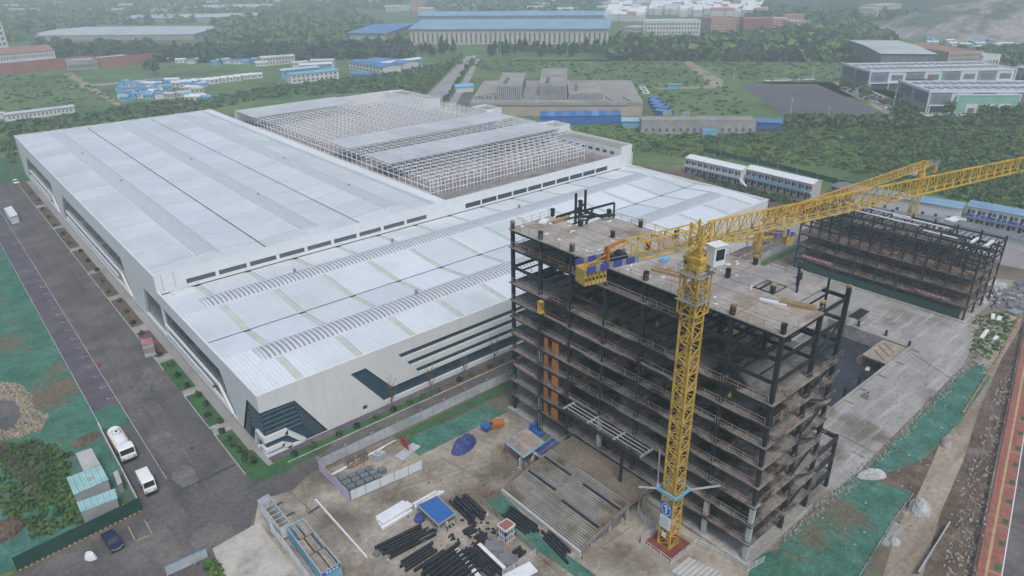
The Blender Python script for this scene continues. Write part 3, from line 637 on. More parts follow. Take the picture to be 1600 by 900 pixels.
setting('planting_bed', flat([tuple(p[:2]) for p in px((372,700),(398,744),(418,748),(440,740),(470,722),(505,706),(520,694),(505,697),(419,728),(396,704))], .035), M['turf'])
def net_folds(pts, n, m, seed, wpts=None):
    rr = random.Random(seed); P_ = wpts or [tuple(at(*q_)[:2]) for q_ in pts]; mb = MB()
    x0 = min(p[0] for p in P_); x1 = max(p[0] for p in P_); y0 = min(p[1] for p in P_); y1 = max(p[1] for p in P_); k = tr = 0
    main = rr.uniform(0, 3)
    while k < n and tr < n*20:
        tr += 1; x = rr.uniform(x0,x1); y = rr.uniform(y0,y1); ins = False
        for i in range(len(P_)):
            a, b = P_[i], P_[i-1]
            if (a[1] > y) != (b[1] > y) and x < (b[0]-a[0])*(y-a[1])/(b[1]-a[1])+a[0]: ins = not ins
        if not ins: continue
        a = main+rr.choice((0,1.57))+rr.uniform(-.5,.5); h = rr.uniform(.02,.09); w_ = rr.uniform(.25,.6); p = Vector((x,y,0)); pts_ = [p]
        for q_ in range(rr.randrange(2,4)): a += rr.uniform(-.45,.45); p = p+Vector((math.cos(a),math.sin(a),0))*rr.uniform(.3,.9); pts_.append(p)
        ok = True
        for q_ in pts_:
            c = False
            for i in range(len(P_)):
                e, b = P_[i], P_[i-1]
                if (e[1] > q_.y) != (b[1] > q_.y) and q_.x < (b[0]-e[0])*(q_.y-e[1])/(b[1]-e[1])+e[0]: c = not c
            ok = ok and c
        if not ok: continue
        for u, v in zip(pts_[:-1], pts_[1:]):
            s_ = (v-u).cross(Vector((0,0,1))).normalized()*w_/2; mb.add([u-s_-Vector((0,0,.02)), u+s_-Vector((0,0,.02)), u+Vector((0,0,h)), v-s_-Vector((0,0,.02)), v+s_-Vector((0,0,.02)), v+Vector((0,0,h))],[(0,3,5,2),(1,2,5,4),(0,2,1),(3,4,5)])
        k += 1
    setting('net_folds', mb, m, 'stuff')
net_folds([(1340,748),(1394,692),(1456,629),(1508,578),(1535,566),(1548,590),(1500,660),(1440,718),(1400,735)], 80, M['net2'], 1)
net_folds([(1215,850),(1310,762),(1335,742),(1425,768),(1400,810),(1345,905),(1322,905),(1225,858)], 110, M['net2'], 2)
net_folds([(1180,868),(1222,856),(1325,905),(1290,950),(1150,950)], 60, M['net'], 3)
net_folds(None, 200, M['net'], 4, [(11,180),(11,112),(2,110),(-8,180)])
net_folds([(628,690),(800,612),(800,640),(655,712)], 35, M['net2'], 5)
for i, (x, y, r_) in enumerate(((262,505,2.2),(240,585,2.6),(228,600,1.6),(310,640,2.4),(255,690,3),(290,745,2),(170,500,2.2),(150,440,3),(120,395,2.6),(330,800,2.5),(240,840,2.8),(95,330,4),(60,300,4))):
    c = at(x, y); rr = random.Random(i); n = 11
    setting('road_patch', flat([(c.x+r_*rr.uniform(.5,1.1)*math.cos(2*math.pi*k/n), c.y+2*r_*rr.uniform(.5,1.1)*math.sin(2*math.pi*k/n)) for k in range(n)], -.022+.0006*i), M['road_dust'] if i % 3 else M['road_dark'])

setting('dust_net_patch', flat(px((147,643),(186,631),(207,661),(160,673)), .02), M['net'])
rr = random.Random(4)
for k in range(16):
    y = 140+k*5.6; setting('paving_mark', MB().box(14.9,y,.0,16.2,y+.1,.012).box(14.9,y+.1,.0,15.0,y+.9,.012), M['kerb'])

def glyph(mb, o, ux, s, seed):
    """strokes of one character too small to read in the photograph, s metres high, on a vertical face"""
    rr = random.Random(seed); o = Vector(o); ux = Vector(ux).normalized(); Z = Vector((0,0,1)); P = lambda a, b: o+ux*(a*s)+Z*(b*s); t = s*.11
    def stroke(a, b, c, d): mb.bar(P(a,b), P(c,d), .03, t)
    for z in rr.sample((.1,.35,.55,.75,.95), 3): stroke(.08,z,.92,z)
    x = rr.choice((.3,.5,.7)); mb.hexa([P(x-.05,0)-ux.cross(Z)*.015,P(x+.05,0)-ux.cross(Z)*.015,P(x+.05,0)+ux.cross(Z)*.015,P(x-.05,0)+ux.cross(Z)*.015],[P(x-.05,1)-ux.cross(Z)*.015,P(x+.05,1)-ux.cross(Z)*.015,P(x+.05,1)+ux.cross(Z)*.015,P(x-.05,1)+ux.cross(Z)*.015])
    if rr.random() < .7: stroke(x,.5,.95,.02); stroke(x,.5,.05,.05)
    return mb
# ================================================================== office tower under construction
TX, TY0, TY1, TXB = 74.6, 36.4, 88.4, 92.0
LV = [37.6-3.42*k for k in range(11)]            # slab tops, roof first
tower = thing('unfinished_tower', 'tall unfinished steel frame tower with bare concrete floors beside the crane', 'building', (TX, TY0, 0))
yc = [36.7, 43.9, 51.1, 58.4, 65.9, 73.5, 80.9, 88.1]; xc = [74.9, 84.5, 91.7]
t0 = origin(tower)
slabs = {}
cm = {}
rr = random.Random(11)
for ix, x in enumerate(xc):
    for iy, y in enumerate(yc):
        zt = 39.0
        pale = [(rr.randrange(1, 9)) for _ in range(2 if rr.random() < .5 else 1)] if ix == 0 or iy == 0 else []
        c = part('column', MB().box(x-.28,y-.28,0,x+.28,y+.28,zt), M['steel'], tower)
        cap = part('column_splice', MB().box(x-.31,y-.31,zt-.25,x+.31,y+.31,zt+.05), M['wood'] if rr.random() < .5 else M['steel'], c)
        for k in set(pale+([9, 10] if ix == 0 and iy != 7 else [])):
            if rr.random() < .8 and k >= 5: part('fire_coating', MB().box(x-.33,y-.33,LV[k]-3.2 if k < 10 else .05,x+.33,y+.33,LV[k]-.6), M['steelw'], c)
# two stair posts and portal above the roof at the back corner, posts at the near corner
for (x, y, h_) in [(p_.x, p_.y, height_at(p_.x, p_.y, tp)) for p_, tp in ((at(899,349,37.6), 302), (at(914,331,37.6), 297))]: part('stair_post', MB().box(x-.17,y-.17,37.6,x+.17,y+.17,h_), M['steel'], tower)
for (x, y, h_) in ((87.2,41.8,40.2),(89.2,42.9,40.6),(89.6,38.7,40.0)): part('stair_post', MB().box(x-.13,y-.13,34.2,x+.13,y+.13,h_), M['steel'], tower)
part('stair_beam', MB().bar((85.5,83.5,38.3),(91.2,79,38.6),.4).bar((85.5,80.6,38),(91.2,84.5,38.2),.35).bar((88,85.5,38.1),(92,80,40.4),.35).bar((92,80,37.6),(92,80,40.4),.25).bar((86.5,86,37.9),(90.6,86.2,38.9),.3), M['steel'], tower)
# roof deck laid in sheets with open joints; a stair opening at two corners
xsx = [74.35, 77.6, 80.9, 84.2, 88.1, 92.2]
ysy = [36.1]+[36.1+52.6*i/21 for i in range(1, 22)]
def opening(x, y): return (x > 84.2 and y < 43.4) or (85 < x < 91.5 and 80.0 < y < 87.6) or (84.4 < x < 88 and 43.5 < y < 46.5)
for i in range(5):
    for j in range(7):
        y0 = 36.1+52.6*j/7; y1 = 36.1+52.6*(j+1)/7; x0 = xsx[i]; x1 = xsx[i+1]
        if opening((x0+x1)/2, (y0+y1)/2):
            if j == 0: y0 = 40.0
            else: continue
        if i == 3 and j == 1: y0 = 46.9
        part('shaded_decking', MB().box(x0,y0,LV[0]-.2,x1,y1,LV[0]-.162), M['deckunder'], tower)  # dark layer added below the slab to blacken its underside like shade
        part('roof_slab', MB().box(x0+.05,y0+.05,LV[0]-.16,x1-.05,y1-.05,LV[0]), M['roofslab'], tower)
for k in range(1, 11):
    z = LV[k]
    if k == 1: segs = [(74.35,51.2,84.4,88.7),(84.4,51.2,92.2,80)]
    elif k == 2: segs = [(84.6,66,92.2,80)]
    else: segs = [(74.35,36.1,84.4,88.7),(84.4,36.1,92.2,80.0),(84.4,87.6,92.2,88.7),(91.0,80,92.2,87.6)]
    for s_ in segs: part('shaded_decking', MB().box(s_[0]+.02,s_[1]+.02,z-.2,s_[2]-.02,s_[3]-.02,z-.162), M['deckunder'], tower)
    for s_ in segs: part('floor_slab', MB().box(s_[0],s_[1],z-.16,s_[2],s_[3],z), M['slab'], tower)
# beams: edge, cross and secondary
bmx = {}
for k in range(0, 11):
    z = LV[k]-.21
    for ix, x in enumerate(xc):
        part('edge_beam' if ix != 1 else 'main_beam', MB().box(x-.13,36.98,z-.5,x+.13,87.8,z), M['steel'], tower)
    for y in yc:
        part('cross_beam', MB().box(75.2,y-.12,z-.5,84.2,y+.12,z).box(84.8,y-.12,z-.5,91.4,y+.12,z), M['steel'], tower)
    mb = MB()
    for j in range(7):
        for f in (.33, .67):
            y = yc[j]+(yc[j+1]-yc[j])*f; mb.box(75.05,y-.07,z-.3,84.35,y+.07,z-.01); mb.box(84.65,y-.07,z-.3,91.55,y+.07,z-.01)
    part('secondary_beam', mb, M['steel'], tower, kind='stuff')
# braces of the near right bay
for k in range(0, 10):
    za, zb = LV[k+1], LV[k]-.6
    part('brace', MB().bar((85,36.7,za) if k % 2 else (91.3,36.7,za), (91.3,36.7,zb) if k % 2 else (85,36.7,zb), .24), M['steel'], tower)
    if k < 3: part('landing_beam', MB().box(87.2,40.4,LV[k]-1.9,91.6,40.9,LV[k]-1.7), M['frame_w'], tower)
# rails along every open edge, toe boards with faded netting
rail_y = MB(); L_ = 7.1
for z in (.55, 1.1): rail_y.bar((0,.1,z),(0,L_-.1,z),.04)
for f in (.02, .34, .66, .98): rail_y.bar((0,L_*f,0),(0,L_*f,1.2),.055)
rail_y = rail_y.mesh('guard_rail', M['pipe'])
rail_x = MB(); Lx = 8.6
for z in (.55, 1.1): rail_x.bar((.1,0,z),(Lx-.1,0,z),.04)
for f in (.02, .27, .5, .74, .98): rail_x.bar((Lx*f,0,0),(Lx*f,0,1.2),.055)
rail_x = rail_x.mesh('guard_rail', M['pipe'])
def inst(name, me, parent, loc, sx=1.0):
    o = bpy.data.objects.new(name, me); COL.objects.link(o); o.parent = parent; o0 = origin(parent)
    o.location = (loc[0]-o0[0], loc[1]-o0[1], loc[2]-o0[2]); return o
for k in range(0, 11):
    if k == 2: continue
    for j in range(7):
        if k == 1 and yc[j] < 51: continue
        inst('guard_rail', rail_y, tower, (74.45, yc[j]+.05, LV[k]))
        if k > 2 and (j*7+k*3) % 5 < 4:
            part('toe_board', MB().box(74.5,yc[j]+.5,LV[k],74.56,yc[j+1]-.5,LV[k]+.16+.1*((j*k) % 3)), M['pinkboard'] if (j+k) % 3 else M['yard'], tower)
    if k == 0:
        for j in range(1, 6): inst('guard_rail', rail_y, tower, (92.05, yc[j]+.05, LV[k]))
    if k != 1:
        inst('guard_rail', rail_x, tower, (75.4, 36.3, LV[k]))
        if k > 2: inst('guard_rail', rail_x, tower, (84.8, 36.3, LV[k]))
    inst('guard_rail', rail_x, tower, (75.4, 88.5, LV[k]))
# warning nets at the left end
for k in (6, 8):
    mb = MB()
    for q_ in range(8): glyph(mb, (74.37,87.2-q_*.68,LV[k]+.17), (0,-1,0), .4, 90+q_+k)
    part('net_lettering', mb, M['signwhite'], tower, kind='stuff')
for (k, c_) in ((6,'kioskred'),(8,'kioskred')): part('warning_net', MB().box(74.4,81.6,LV[k]+.1,74.45,87.6,LV[k]+.65), M[c_], tower)
# hoist gates: a pair on five floors
for k in range(5, 10):
    z = LV[k+1] if k < 10 else 0
    part('hoist_gate', MB().box(74.55,75.9,z+.25,74.7,77.5,z+2.6), M['orange'], tower)
    part('hoist_gate', MB().box(74.55,78.6,z+.25,74.7,79.5,z+2.6), M['orange'], tower)
# low wing at the back right corner
for z in (10.2, 6.8, 3.4):
    part('wing_slab', MB().box(92.3,36.6,z-.16,99.2,46,z-.02) if z < 10 else MB().box(92.3,36.6,z-.6,92.6,46,z-.02).box(98.8,36.6,z-.7,99.2,46,z), M['slab'] if z < 10 else M['blacksteel'], tower)
    [part('wing_beam', MB().box(92.6,y_,z-.75,98.7,y_+.4,z+.05), M['blacksteel'], tower) for y_ in (36.4, 45.7)]
for (x, y) in ((98.9,36.8),(98.9,45.6)): part('wing_column', MB().box(x-.25,y-.25,0,x+.25,y+.25,10.4), M['steel'], tower)
# ground floor slab and plinth
part('ground_slab', MB().box(74.2,36,-.3,92.4,88.8,.14), M['conc'], tower)
part('plinth', MB().box(73.7,35.6,-.3,74.2,89,.45).box(74.2,35.6,-.3,92.6,36.0,.45), M['conc'], tower)
for y in (80, 70): part('stair_flight', MB().bar((88,y,0),(91,y-4,3.2),1.4,.25), M['slab'], tower)
cl = MB()
for k in range(260):
    lv = rr.choice(LV[3:]); x = rr.uniform(75.5,91); y = rr.uniform(37,87.5); l = rr.uniform(.4,2.6); a = rr.uniform(0,3.14)
    cl.bar((x,y,lv+.12),(min(91.5,x+l*abs(math.cos(a))),y+l*math.sin(a)*.3,lv+.12),rr.uniform(.15,.7),.24)
part('floor_clutter', cl, M['wood'], tower, kind='stuff')
cl = MB()
for k in range(60):
    x = rr.uniform(75.5,91); y = rr.uniform(44,87.5)
    if opening(x, y): continue
    l = rr.uniform(.2,.8); cl.bar((x,y,LV[0]+.06),(x+l,y+rr.uniform(-.5,.5),LV[0]+.06),rr.uniform(.15,.5),.12)
part('roof_clutter', cl, M['alu'], tower, kind='stuff')
# loose things lying on the tower roof
def roof_item(name, label, cat, pxy, size, rz, m, z=None):
    p = at(*pxy, LV[0]); return solo(name, MB().box(-size[0]/2,-size[1]/2,0,size[0]/2,size[1]/2,size[2]), m, label, cat, (p.x, p.y, LV[0]+.01), rz, world=False)
for i, (x, y, l, w_, rz) in enumerate(((1045,428,5.5,.9,-1.35),(1050,424,5.2,.4,-1.35))):
    roof_item('plank_pile' if i == 0 else 'plank', ('reddish plank pile lying on the tower roof left of the mast','single plank beside the reddish plank pile on the tower roof')[i], 'planks', (x,y), (l,w_,.3-.1*i), rz, M['wood'])
roof_item('plank_pile', 'timber stack at the near right corner of the tower roof', 'planks', (1246,479), (4.6,.9,.5), -1.2, M['wood'])
roof_item('duct_section', 'white flat duct lying near the right end of the tower roof', 'duct', (1208,473), (3.6,.5,.25), -1.25, M['alu'])
roof_item('plank_pile', 'brown plank pile beside the stair posts at the far left of the tower roof', 'planks', (876,345), (4.2,.8,.4), 0.1, M['wood'])
roof_item('plank_pile', 'pale sheet pile on the far left part of the tower roof', 'planks', (850,347), (2.2,1.4,.3), .5, M['alu'])
roof_item('tarp_heap', 'small green tarp heap on the tower roof left of the mast', 'tarp', (1038,408), (1.6,1.1,.6), .4, M['bluelight'])

# projecting canopy frame on the front of the tower
cano = thing('canopy_frame', 'projecting grey steel canopy frame on the front of the tower', 'canopy', (74.3, 54.2, 10.1))
for y in (71.4, 65.7, 59.9, 54.2): part('outrigger', MB().bar((74.3,y,10.1),(71.2,y,10.1),.25,.3), M['steelw'], cano)
for x in (71.1, 72.0, 72.8, 73.6): part('purlin', MB().bar((x,54.2,10.3 if x > 71.5 else 10.1),(x,71.4,10.3 if x > 71.5 else 10.1),.16 if x > 71.5 else .3,.16 if x > 71.5 else .45), M['steelw'] if x > 71.5 else M['steel'], cano)
for y in (57.6,): part('post', MB().box(70.95,y-.22,0,71.25,y+.22,9.9), M['steel'], cano)

# lattice hoist mast on the tower front
hm = thing('hoist_mast', 'slim construction hoist mast with a yellow head on the left part of the tower front', 'hoist', (73.4, 79.2, 0))
mb = MB()
for (x, y) in ((73.1,78.9),(73.7,78.9),(73.1,79.5),(73.7,79.5)): mb.bar((x,y,0),(x,y,25),.09)
for k in range(25):
    z = k; mb.bar((73.1,78.9,z),(73.1,79.5,z+1),.05).bar((73.1,78.9,z),(73.7,78.9,z+1),.05).bar((73.1,79.5,z+.5),(73.7,79.5,z+.5),.05)
part('mast', mb, M['steel'], hm)
part('mast_head', MB().box(72.9,78.7,25,73.9,79.7,25.2).box(73.0,78.8,25.2,73.15,79.6,27).box(73.65,78.8,25.2,73.8,79.6,27).box(73.0,78.8,27,73.8,79.6,27.2), M['yellow'], hm)
part('base_frame', MB().box(72.2,78,0,74,81,.4).box(72.3,80.2,.4,73.9,80.9,1.4), M['bluepanel'], hm)

# sloping ribbed deck in front of the tower
ramp = thing('sloping_deck', 'sloping ribbed steel deck stained with rust in front of the tower', 'roof deck', (66, 62, 0))
DX = [(73.9,3.35),(68.6,3.35),(57.6,.75)]
def dz(x): return 3.35 if x >= 68.6 else .75+(x-57.6)*(2.6/11)
ya, yb_ = 53.0, 71.2
part('deck_slab', MB().hexa([(68.6,ya,2.95),(73.9,ya,2.95),(73.9,yb_,2.95),(68.6,yb_,2.95)],[(68.6,ya,3.35),(73.9,ya,3.35),(73.9,yb_,3.35),(68.6,yb_,3.35)]), M['soil'], ramp)
part('deck_base', MB().hexa([(57.6,ya,.45),(68.59,ya,3.0),(68.59,yb_,3.0),(57.6,yb_,.45)],[(57.6,ya,.7),(68.59,ya,3.28),(68.59,yb_,3.28),(57.6,yb_,.7)]), M['slate'], ramp)
M['rustdeck'] = mat('rusty_steel_deck', (.19,.18,.155), (.30,.285,.25), .35, c=(.14,.095,.045), cscale=.2, cw=(.5,.62), rough=.6, rand=.12)
slots = [(66.3,66.9,64.2,70.7),(66.3,66.9,53.6,61.5),(62.6,63.2,64.0,70.6),(61.9,62.5,53.8,61.9)]
x = 57.75
while x < 68.2:
    segs = [(ya+.1, yb_-.1)]
    for (xa, xb, s0, s1) in slots:
        if xa-.25 < x < xb:
            segs = [q for a, b in segs for q in ((a, min(b, s0)), (max(a, s1), b)) if q[1]-q[0] > .3]
    for (s0, s1) in segs:
        part('deck_rib', MB().hexa([(x,s0,dz(x)-.05),(x+.3,s0,dz(x+.3)-.05),(x+.3,s1,dz(x+.3)-.05),(x,s1,dz(x)-.05)],[(x+.04,s0,dz(x)+.16),(x+.26,s0,dz(x+.3)+.13),(x+.26,s1,dz(x+.3)+.13),(x+.04,s1,dz(x)+.16)]), M['rustdeck'], ramp)
    x += .41
for (xa, xb, s0, s1) in slots: part('deck_beam', MB().bar(((xa+xb)/2-.05,s0,dz(xa)+.1),((xa+xb)/2-.05,s1,dz(xa)+.1),.42,.12), M['blacksteel'], ramp)
mb = MB()
for y in (ya-.12, yb_+.12):
    for (p, q_) in (((73.8,y,3.4),(68.6,y,3.4)),((68.6,y,3.4),(57.6,y,.8))): mb.bar((p[0],y,p[2]+.8),(q_[0],y,q_[2]+.8),.06).bar((p[0],y,p[2]+.4),(q_[0],y,q_[2]+.4),.05)
    for x in np.arange(57.7, 74, 1.6): mb.bar((x,y,dz(x)),(x,y,dz(x)+.9),.06)
part('guard_rail', mb, M['pipe'], ramp)
part('fascia', MB().box(57.2,ya,0,57.55,yb_,.85), M['greyroof'], ramp)
for x in (60, 64, 68, 72):
    part('trestle', MB().box(x-.15,53.2,0,x+.15,53.5,dz(x)-.3).box(x-.15,70.6,0,x+.15,70.9,dz(x)-.3), M['steelw'], ramp)
part('side_sheet', MB().hexa([(58,53.6,0),(67,53.6,0),(67,53.7,0),(58,53.7,0)],[(58,53.6,.55),(67,53.6,2.5),(67,53.7,2.5),(58,53.7,.55)]), M['slate'], ramp)

# ================================================================== second steel frame
B2 = thing('unfinished_block', 'lower half-built steel frame block with open dark framing on its top two storeys', 'building', (178.6, 43.8, 0))
bx0, bx1, by0, by1 = 178.8, 196.5, 44.0, 88.0
bl = [3.6, 7.2, 10.8]
M['brownslab'] = mat('brown_wet_floor', (.13,.105,.085), (.21,.18,.15), .25, c=(.05,.04,.03), cscale=.14, cw=(.48,.6), rough=.7, grain=(1.2,.35))
byc = [44.2+ (87.8-44.2)*i/8 for i in range(9)]; bxc = [179.1, 185, 190.6, 196.2]
part('ground_slab', MB().box(bx0-1,by0-1,-.2,bx1+1,by1+1,.2), M['conc'], B2)
for z in bl: part('floor_slab', MB().box(bx0,by0,z-.2,bx1,by1,z), M['brownslab'], B2)
part('floor_slab', MB().box(186,52,14.62,bx1-.5,80,14.75), M['brownslab'], B2)
for x in bxc:
    for i, y in enumerate(byc):
        part('column', MB().box(x-.2,y-.2,.2,x+.2,y+.2,16.9+.5*((i*3+int(x)) % 3)), M['steel'], B2)
for z in (3.35, 6.95, 10.55, 13.2, 14.6, 16.7):
    for x in bxc: part('long_beam', MB().box(x-.11,by0+.5,z-.4,x+.11,by1-.5,z), M['steel'], B2)
    for y in byc: part('cross_beam', MB().box(bx0+.55,y-.1,z-.36,bx1-.55,y+.1,z-.02), M['steel'], B2)
for z in (14.6, 16.7):
    mb = MB()
    for i in range(8):
        for f in (.25, .5, .75):
            y = byc[i]+5.45*f; mb.box(bx0+.3,y-.06,z-.24,bx1-.3,y+.06,z-.04)
            if f == .5: mb.box(bx0+.15,y-.1,10.8,bx0+.4,y+.1,16.6); mb.box(185.2,y-.1,10.8,185.5,y+.1,16.6); mb.bar((bx0+.3,y,10.9),(185,y+.8,14.4),.16)
    part('secondary_beam', mb, M['steel'], B2, kind='stuff')
for i in range(0, 8, 2):
    for x in (179.1, 190.6): part('brace', MB().bar((x,byc[i],10.8),(x,byc[i+1],14.2),.2).bar((x,byc[i+1],14.2),(x,byc[i+1]-.1,16.6),.2), M['steel'], B2)
for i, (x, y0, y1, z) in enumerate(((187,52,60,16.8),(189.5,62,80,16.8),(193,56,70,16.8),(194.5,66,84,16.8))):
    part('white_duct', MB().box(x-.25,y0,z,x+.25,y1,z+.2), M['alu'], B2)
part('white_duct', MB().box(186,45.2,16.8,191,45.9,17.2).box(186,48.4,16.8,190.5,49,17.2), M['alu'], B2)
for z in bl:
    for i in range(8):
        inst('guard_rail', rail_y, B2, (bx0+.05, byc[i]-.8, z))
    for x in (180.5, 187.5): inst('guard_rail', rail_x, B2, (x-.5, by0+.1, z))
mb = MB()
for k in range(8): glyph(mb, (bx0-.05,85.6-k*1.05,4.15), (0,-1,0), .5, 60+k)
for k in range(6): glyph(mb, (bx0-.05,55.2-k*1.15,4.08), (0,-1,0), .34, 80+k)
part('banner_lettering', mb, M['signwhite'], B2, kind='stuff')
part('warning_banner', MB().box(bx0-.03,77,4.0,bx0+.01,86,4.8), M['kioskred'], B2)
part('warning_banner', MB().box(bx0-.03,48,4.0,bx0+.01,55.5,4.5), M['kioskred'], B2)
part('green_netting', MB().box(bx0-.05,45,.25,bx0,87,2.3), M['greenfence'], B2)
cl = MB()
for k in range(330):
    z = rr.choice((.2,10.8,10.8)+tuple(bl)); x = rr.uniform(bx0+.5,bx1-3); y = rr.uniform(by0+1,by1-3); l = rr.uniform(.5,2.5)
    cl.bar((x,y,z+.15),(x+l*rr.random(),y+l,z+.15),rr.uniform(.2,.8),.3)
part('floor_clutter', cl, M['wood'], B2, kind='stuff')

# ================================================================== tower cranes
def lattice(mb, p, q, w, bay, ch=.14, br=.07, faces=4):
    """square lattice mast from p up to q"""
    p = Vector(p); q = Vector(q); n = max(1, int((q-p).length/bay)); h = w/2
    c = [Vector((-h,-h,0)), Vector((h,-h,0)), Vector((h,h,0)), Vector((-h,h,0))]
    for k in c: mb.bar(p+k, q+k, ch)
    for i in range(n):
        a = p+(q-p)*(i/n); b = p+(q-p)*((i+1)/n)
        for j in range(faces):
            u, v = c[j], c[(j+1) % 4]
            mb.bar(a+u, a+v, br)
            m_ = (a+b)/2
            mb.bar(a+u, m_+v, br); mb.bar(m_+v, b+u, br)
def tri_jib(mb, p, q, w, h0, h1, bay, ch=.2, br=.1):
    p = Vector(p); q = Vector(q); d = (q-p).normalized(); s = d.cross(Vector((0,0,1)))*w/2; L = (q-p).length; n = int(L/bay)
    top = lambda t: p+(q-p)*t+Vector((0,0,h0+(h1-h0)*t))
    mb.bar(p+s, q+s, ch); mb.bar(p-s, q-s, ch); mb.bar(top(0), top(1), ch*1.15)
    for i in range(n+1):
        a = p+(q-p)*(i/n); mb.bar(a+s, a-s, br)
        if i < n:
            b = p+(q-p)*((i+1)/n); m_ = top((i+.5)/n)
            for e in (s, -s): mb.bar(a+e, m_, br); mb.bar(m_, b+e, br)
            mb.bar(a+s, b-s, br*.8)
        for e in (s, -s): mb.bar(a+e, top(i/n), br)
cx_, cy_ = 68.9, 46.03
crane = thing('tower_crane', 'big yellow tower crane standing in front of the tall steel frame tower', 'crane', (cx_, cy_, 0))
mb = MB(); lattice(mb, (cx_,cy_,.3), (cx_,cy_,45.4), 2.0, 2.4, .24, .11); part('mast', mb, M['yellow'], crane)
part('ladder', MB().bar((cx_-.4,cy_-.2,.5),(cx_-.4,cy_-.2,45),.08).bar((cx_-.4,cy_+.2,.5),(cx_-.4,cy_+.2,45),.08), M['yellow'], crane)
part('footing', MB().box(cx_-2.4,cy_-2.4,-.02,cx_+2.4,cy_+2.4,.3), M['footred'], crane)
jt = at(1600, 263, 48.6); jd = (Vector((jt.x, jt.y, 0))-Vector((cx_, cy_, 0))).normalized(); js = Vector((jd.y, -jd.x, 0))
C0 = Vector((cx_, cy_, 0))
def JP(s, o=0.0, z=48.6): return C0+jd*s+js*o+Vector((0,0,z))
part('slew_ring', MB().box(cx_-1.15,cy_-1.15,45.4,cx_+1.15,cy_+1.15,45.8).cyl((cx_,cy_,45.8),(cx_,cy_,46.5),1.25,14).box(cx_-1.3,cy_-1.3,46.5,cx_+1.3,cy_+1.3,47), M['yellow'], crane)
mb = MB(); lattice(mb, (cx_,cy_,47), (cx_,cy_,51.2), 1.7, 2.1, .26, .14); part('slew_tower', mb, M['yellow'], crane)
mb = MB(); tri_jib(mb, JP(1.0), JP(66), 1.5, 2.5, 1.9, 2.0, .2, .09); part('jib', mb, M['yellow'], crane)
part('jib_walkway', MB().bar(JP(1.2,.0,48.55), JP(30,.0,48.55), .5, .05), M['ventdark'], crane)
mb = MB(); e = Vector((0,0,2.3))
for o in (-.75, .75):
    mb.bar(JP(-1,o), JP(-12.2,o), .2); mb.bar(JP(-1,o,50.9), JP(-10.6,o,50.7), .16)
    for k in range(6):
        s_ = -1-1.95*k; mb.bar(JP(s_,o), JP(s_,o,50.8), .1)
        if k < 5: mb.bar(JP(s_,o), JP(s_-1.95,o,50.75), .1)
for k in range(6): mb.bar(JP(-1-1.95*k,-.75,50.8), JP(-1-1.95*k,.75,50.8), .1)
mb.bar(JP(-10.6,0,50.7), JP(-16.5,0,48.9), .14)
part('counter_jib', mb, M['yellow'], crane)
part('counter_jib_deck', MB().bar(JP(-2,0,48.5), JP(-16.8,0,48.5), 2.0, .1), M['ventdark'], crane)
part('winch', MB().cyl(JP(-11.6,-.6,49.3), JP(-11.6,.6,49.3), .55, 12).bar(JP(-12.8,0,49), JP(-11.2,0,49), .9, .7), M['blacksteel'], crane)
part('winch_frame', MB().bar(JP(-13.6,-.3,48.6), JP(-13.6,-.3,50.6), .25).bar(JP(-13.6,.3,48.6), JP(-13.6,.3,50.6), .25).bar(JP(-13.6,0,50.6), JP(-11.2,0,51.1), .3), M['orange'], crane)
for k in range(6):
    part('counterweight', MB().bar(JP(-14.6-.5*k,0,47.9), JP(-14.2-.5*k,0,47.9), 1.9, 1.9), M['cw'], crane)
    part('counterweight_band', MB().bar(JP(-14.55-.5*k,0,47.7), JP(-14.3-.5*k,0,47.7), 1.96, .35), M['black'], crane)
for k in range(4):
    for o in (-1.25, 1.25):
        part('safety_panel', MB().bar(JP(-17+k*1.75,o,49.0), JP(-15.9+k*1.75,o,49.0), .05, .8), M['purplenet'], crane)
        part('safety_panel', MB().bar(JP(-15.85+k*1.75,o,49.0), JP(-15.3+k*1.75,o,49.0), .04, .8), M['chrome'], crane)
part('handrail', MB().bar(JP(-17.1,-1.27,49.8), JP(-9.8,-1.27,49.8), .06).bar(JP(-17.1,1.27,49.8), JP(-9.8,1.27,49.8), .06), M['chrome'], crane)
cabp = JP(1.3,1.65,0)
def cbx(s0, s1, o0, o1, z0, z1): return MB().hexa([JP(s0,o0,z0),JP(s1,o0,z0),JP(s1,o1,z0),JP(s0,o1,z0)],[JP(s0,o0,z1),JP(s1,o0,z1),JP(s1,o1,z1),JP(s0,o1,z1)])
cb = part('cab', cbx(.3,2.1,1.0,2.4,46.2,48.7), M['parapet'], crane)
part('cab_window', cbx(2.1,2.13,1.08,2.32,46.9,48.5), M['carglass'], cb); part('cab_window', cbx(.6,1.9,2.4,2.43,46.9,48.3), M['carglass'], cb)
part('cab_roof', cbx(.15,2.3,.9,2.55,48.7,48.82), M['signwhite'], cb)
for z in (44.6, 41.0):
    part('platform', MB().box(cx_-1.7,cy_-1.7,z,cx_+1.7,cy_-1.1,z+.08).box(cx_-1.7,cy_+1.1,z,cx_+1.7,cy_+1.7,z+.08).box(cx_-1.7,cy_-1.1,z,cx_-1.1,cy_+1.1,z+.08).box(cx_+1.1,cy_-1.1,z,cx_+1.7,cy_+1.1,z+.08), M['ventdark'], crane)
mb = MB()
for z in (41.6, 42.1, 45.2, 45.7):
    for (a, b) in (((-1.7,-1.7),(1.7,-1.7)),((1.7,-1.7),(1.7,1.7)),((1.7,1.7),(-1.7,1.7)),((-1.7,1.7),(-1.7,-1.7))): mb.bar((cx_+a[0],cy_+a[1],z),(cx_+b[0],cy_+b[1],z),.06)
part('platform_rail', mb, M['chrome'], crane)
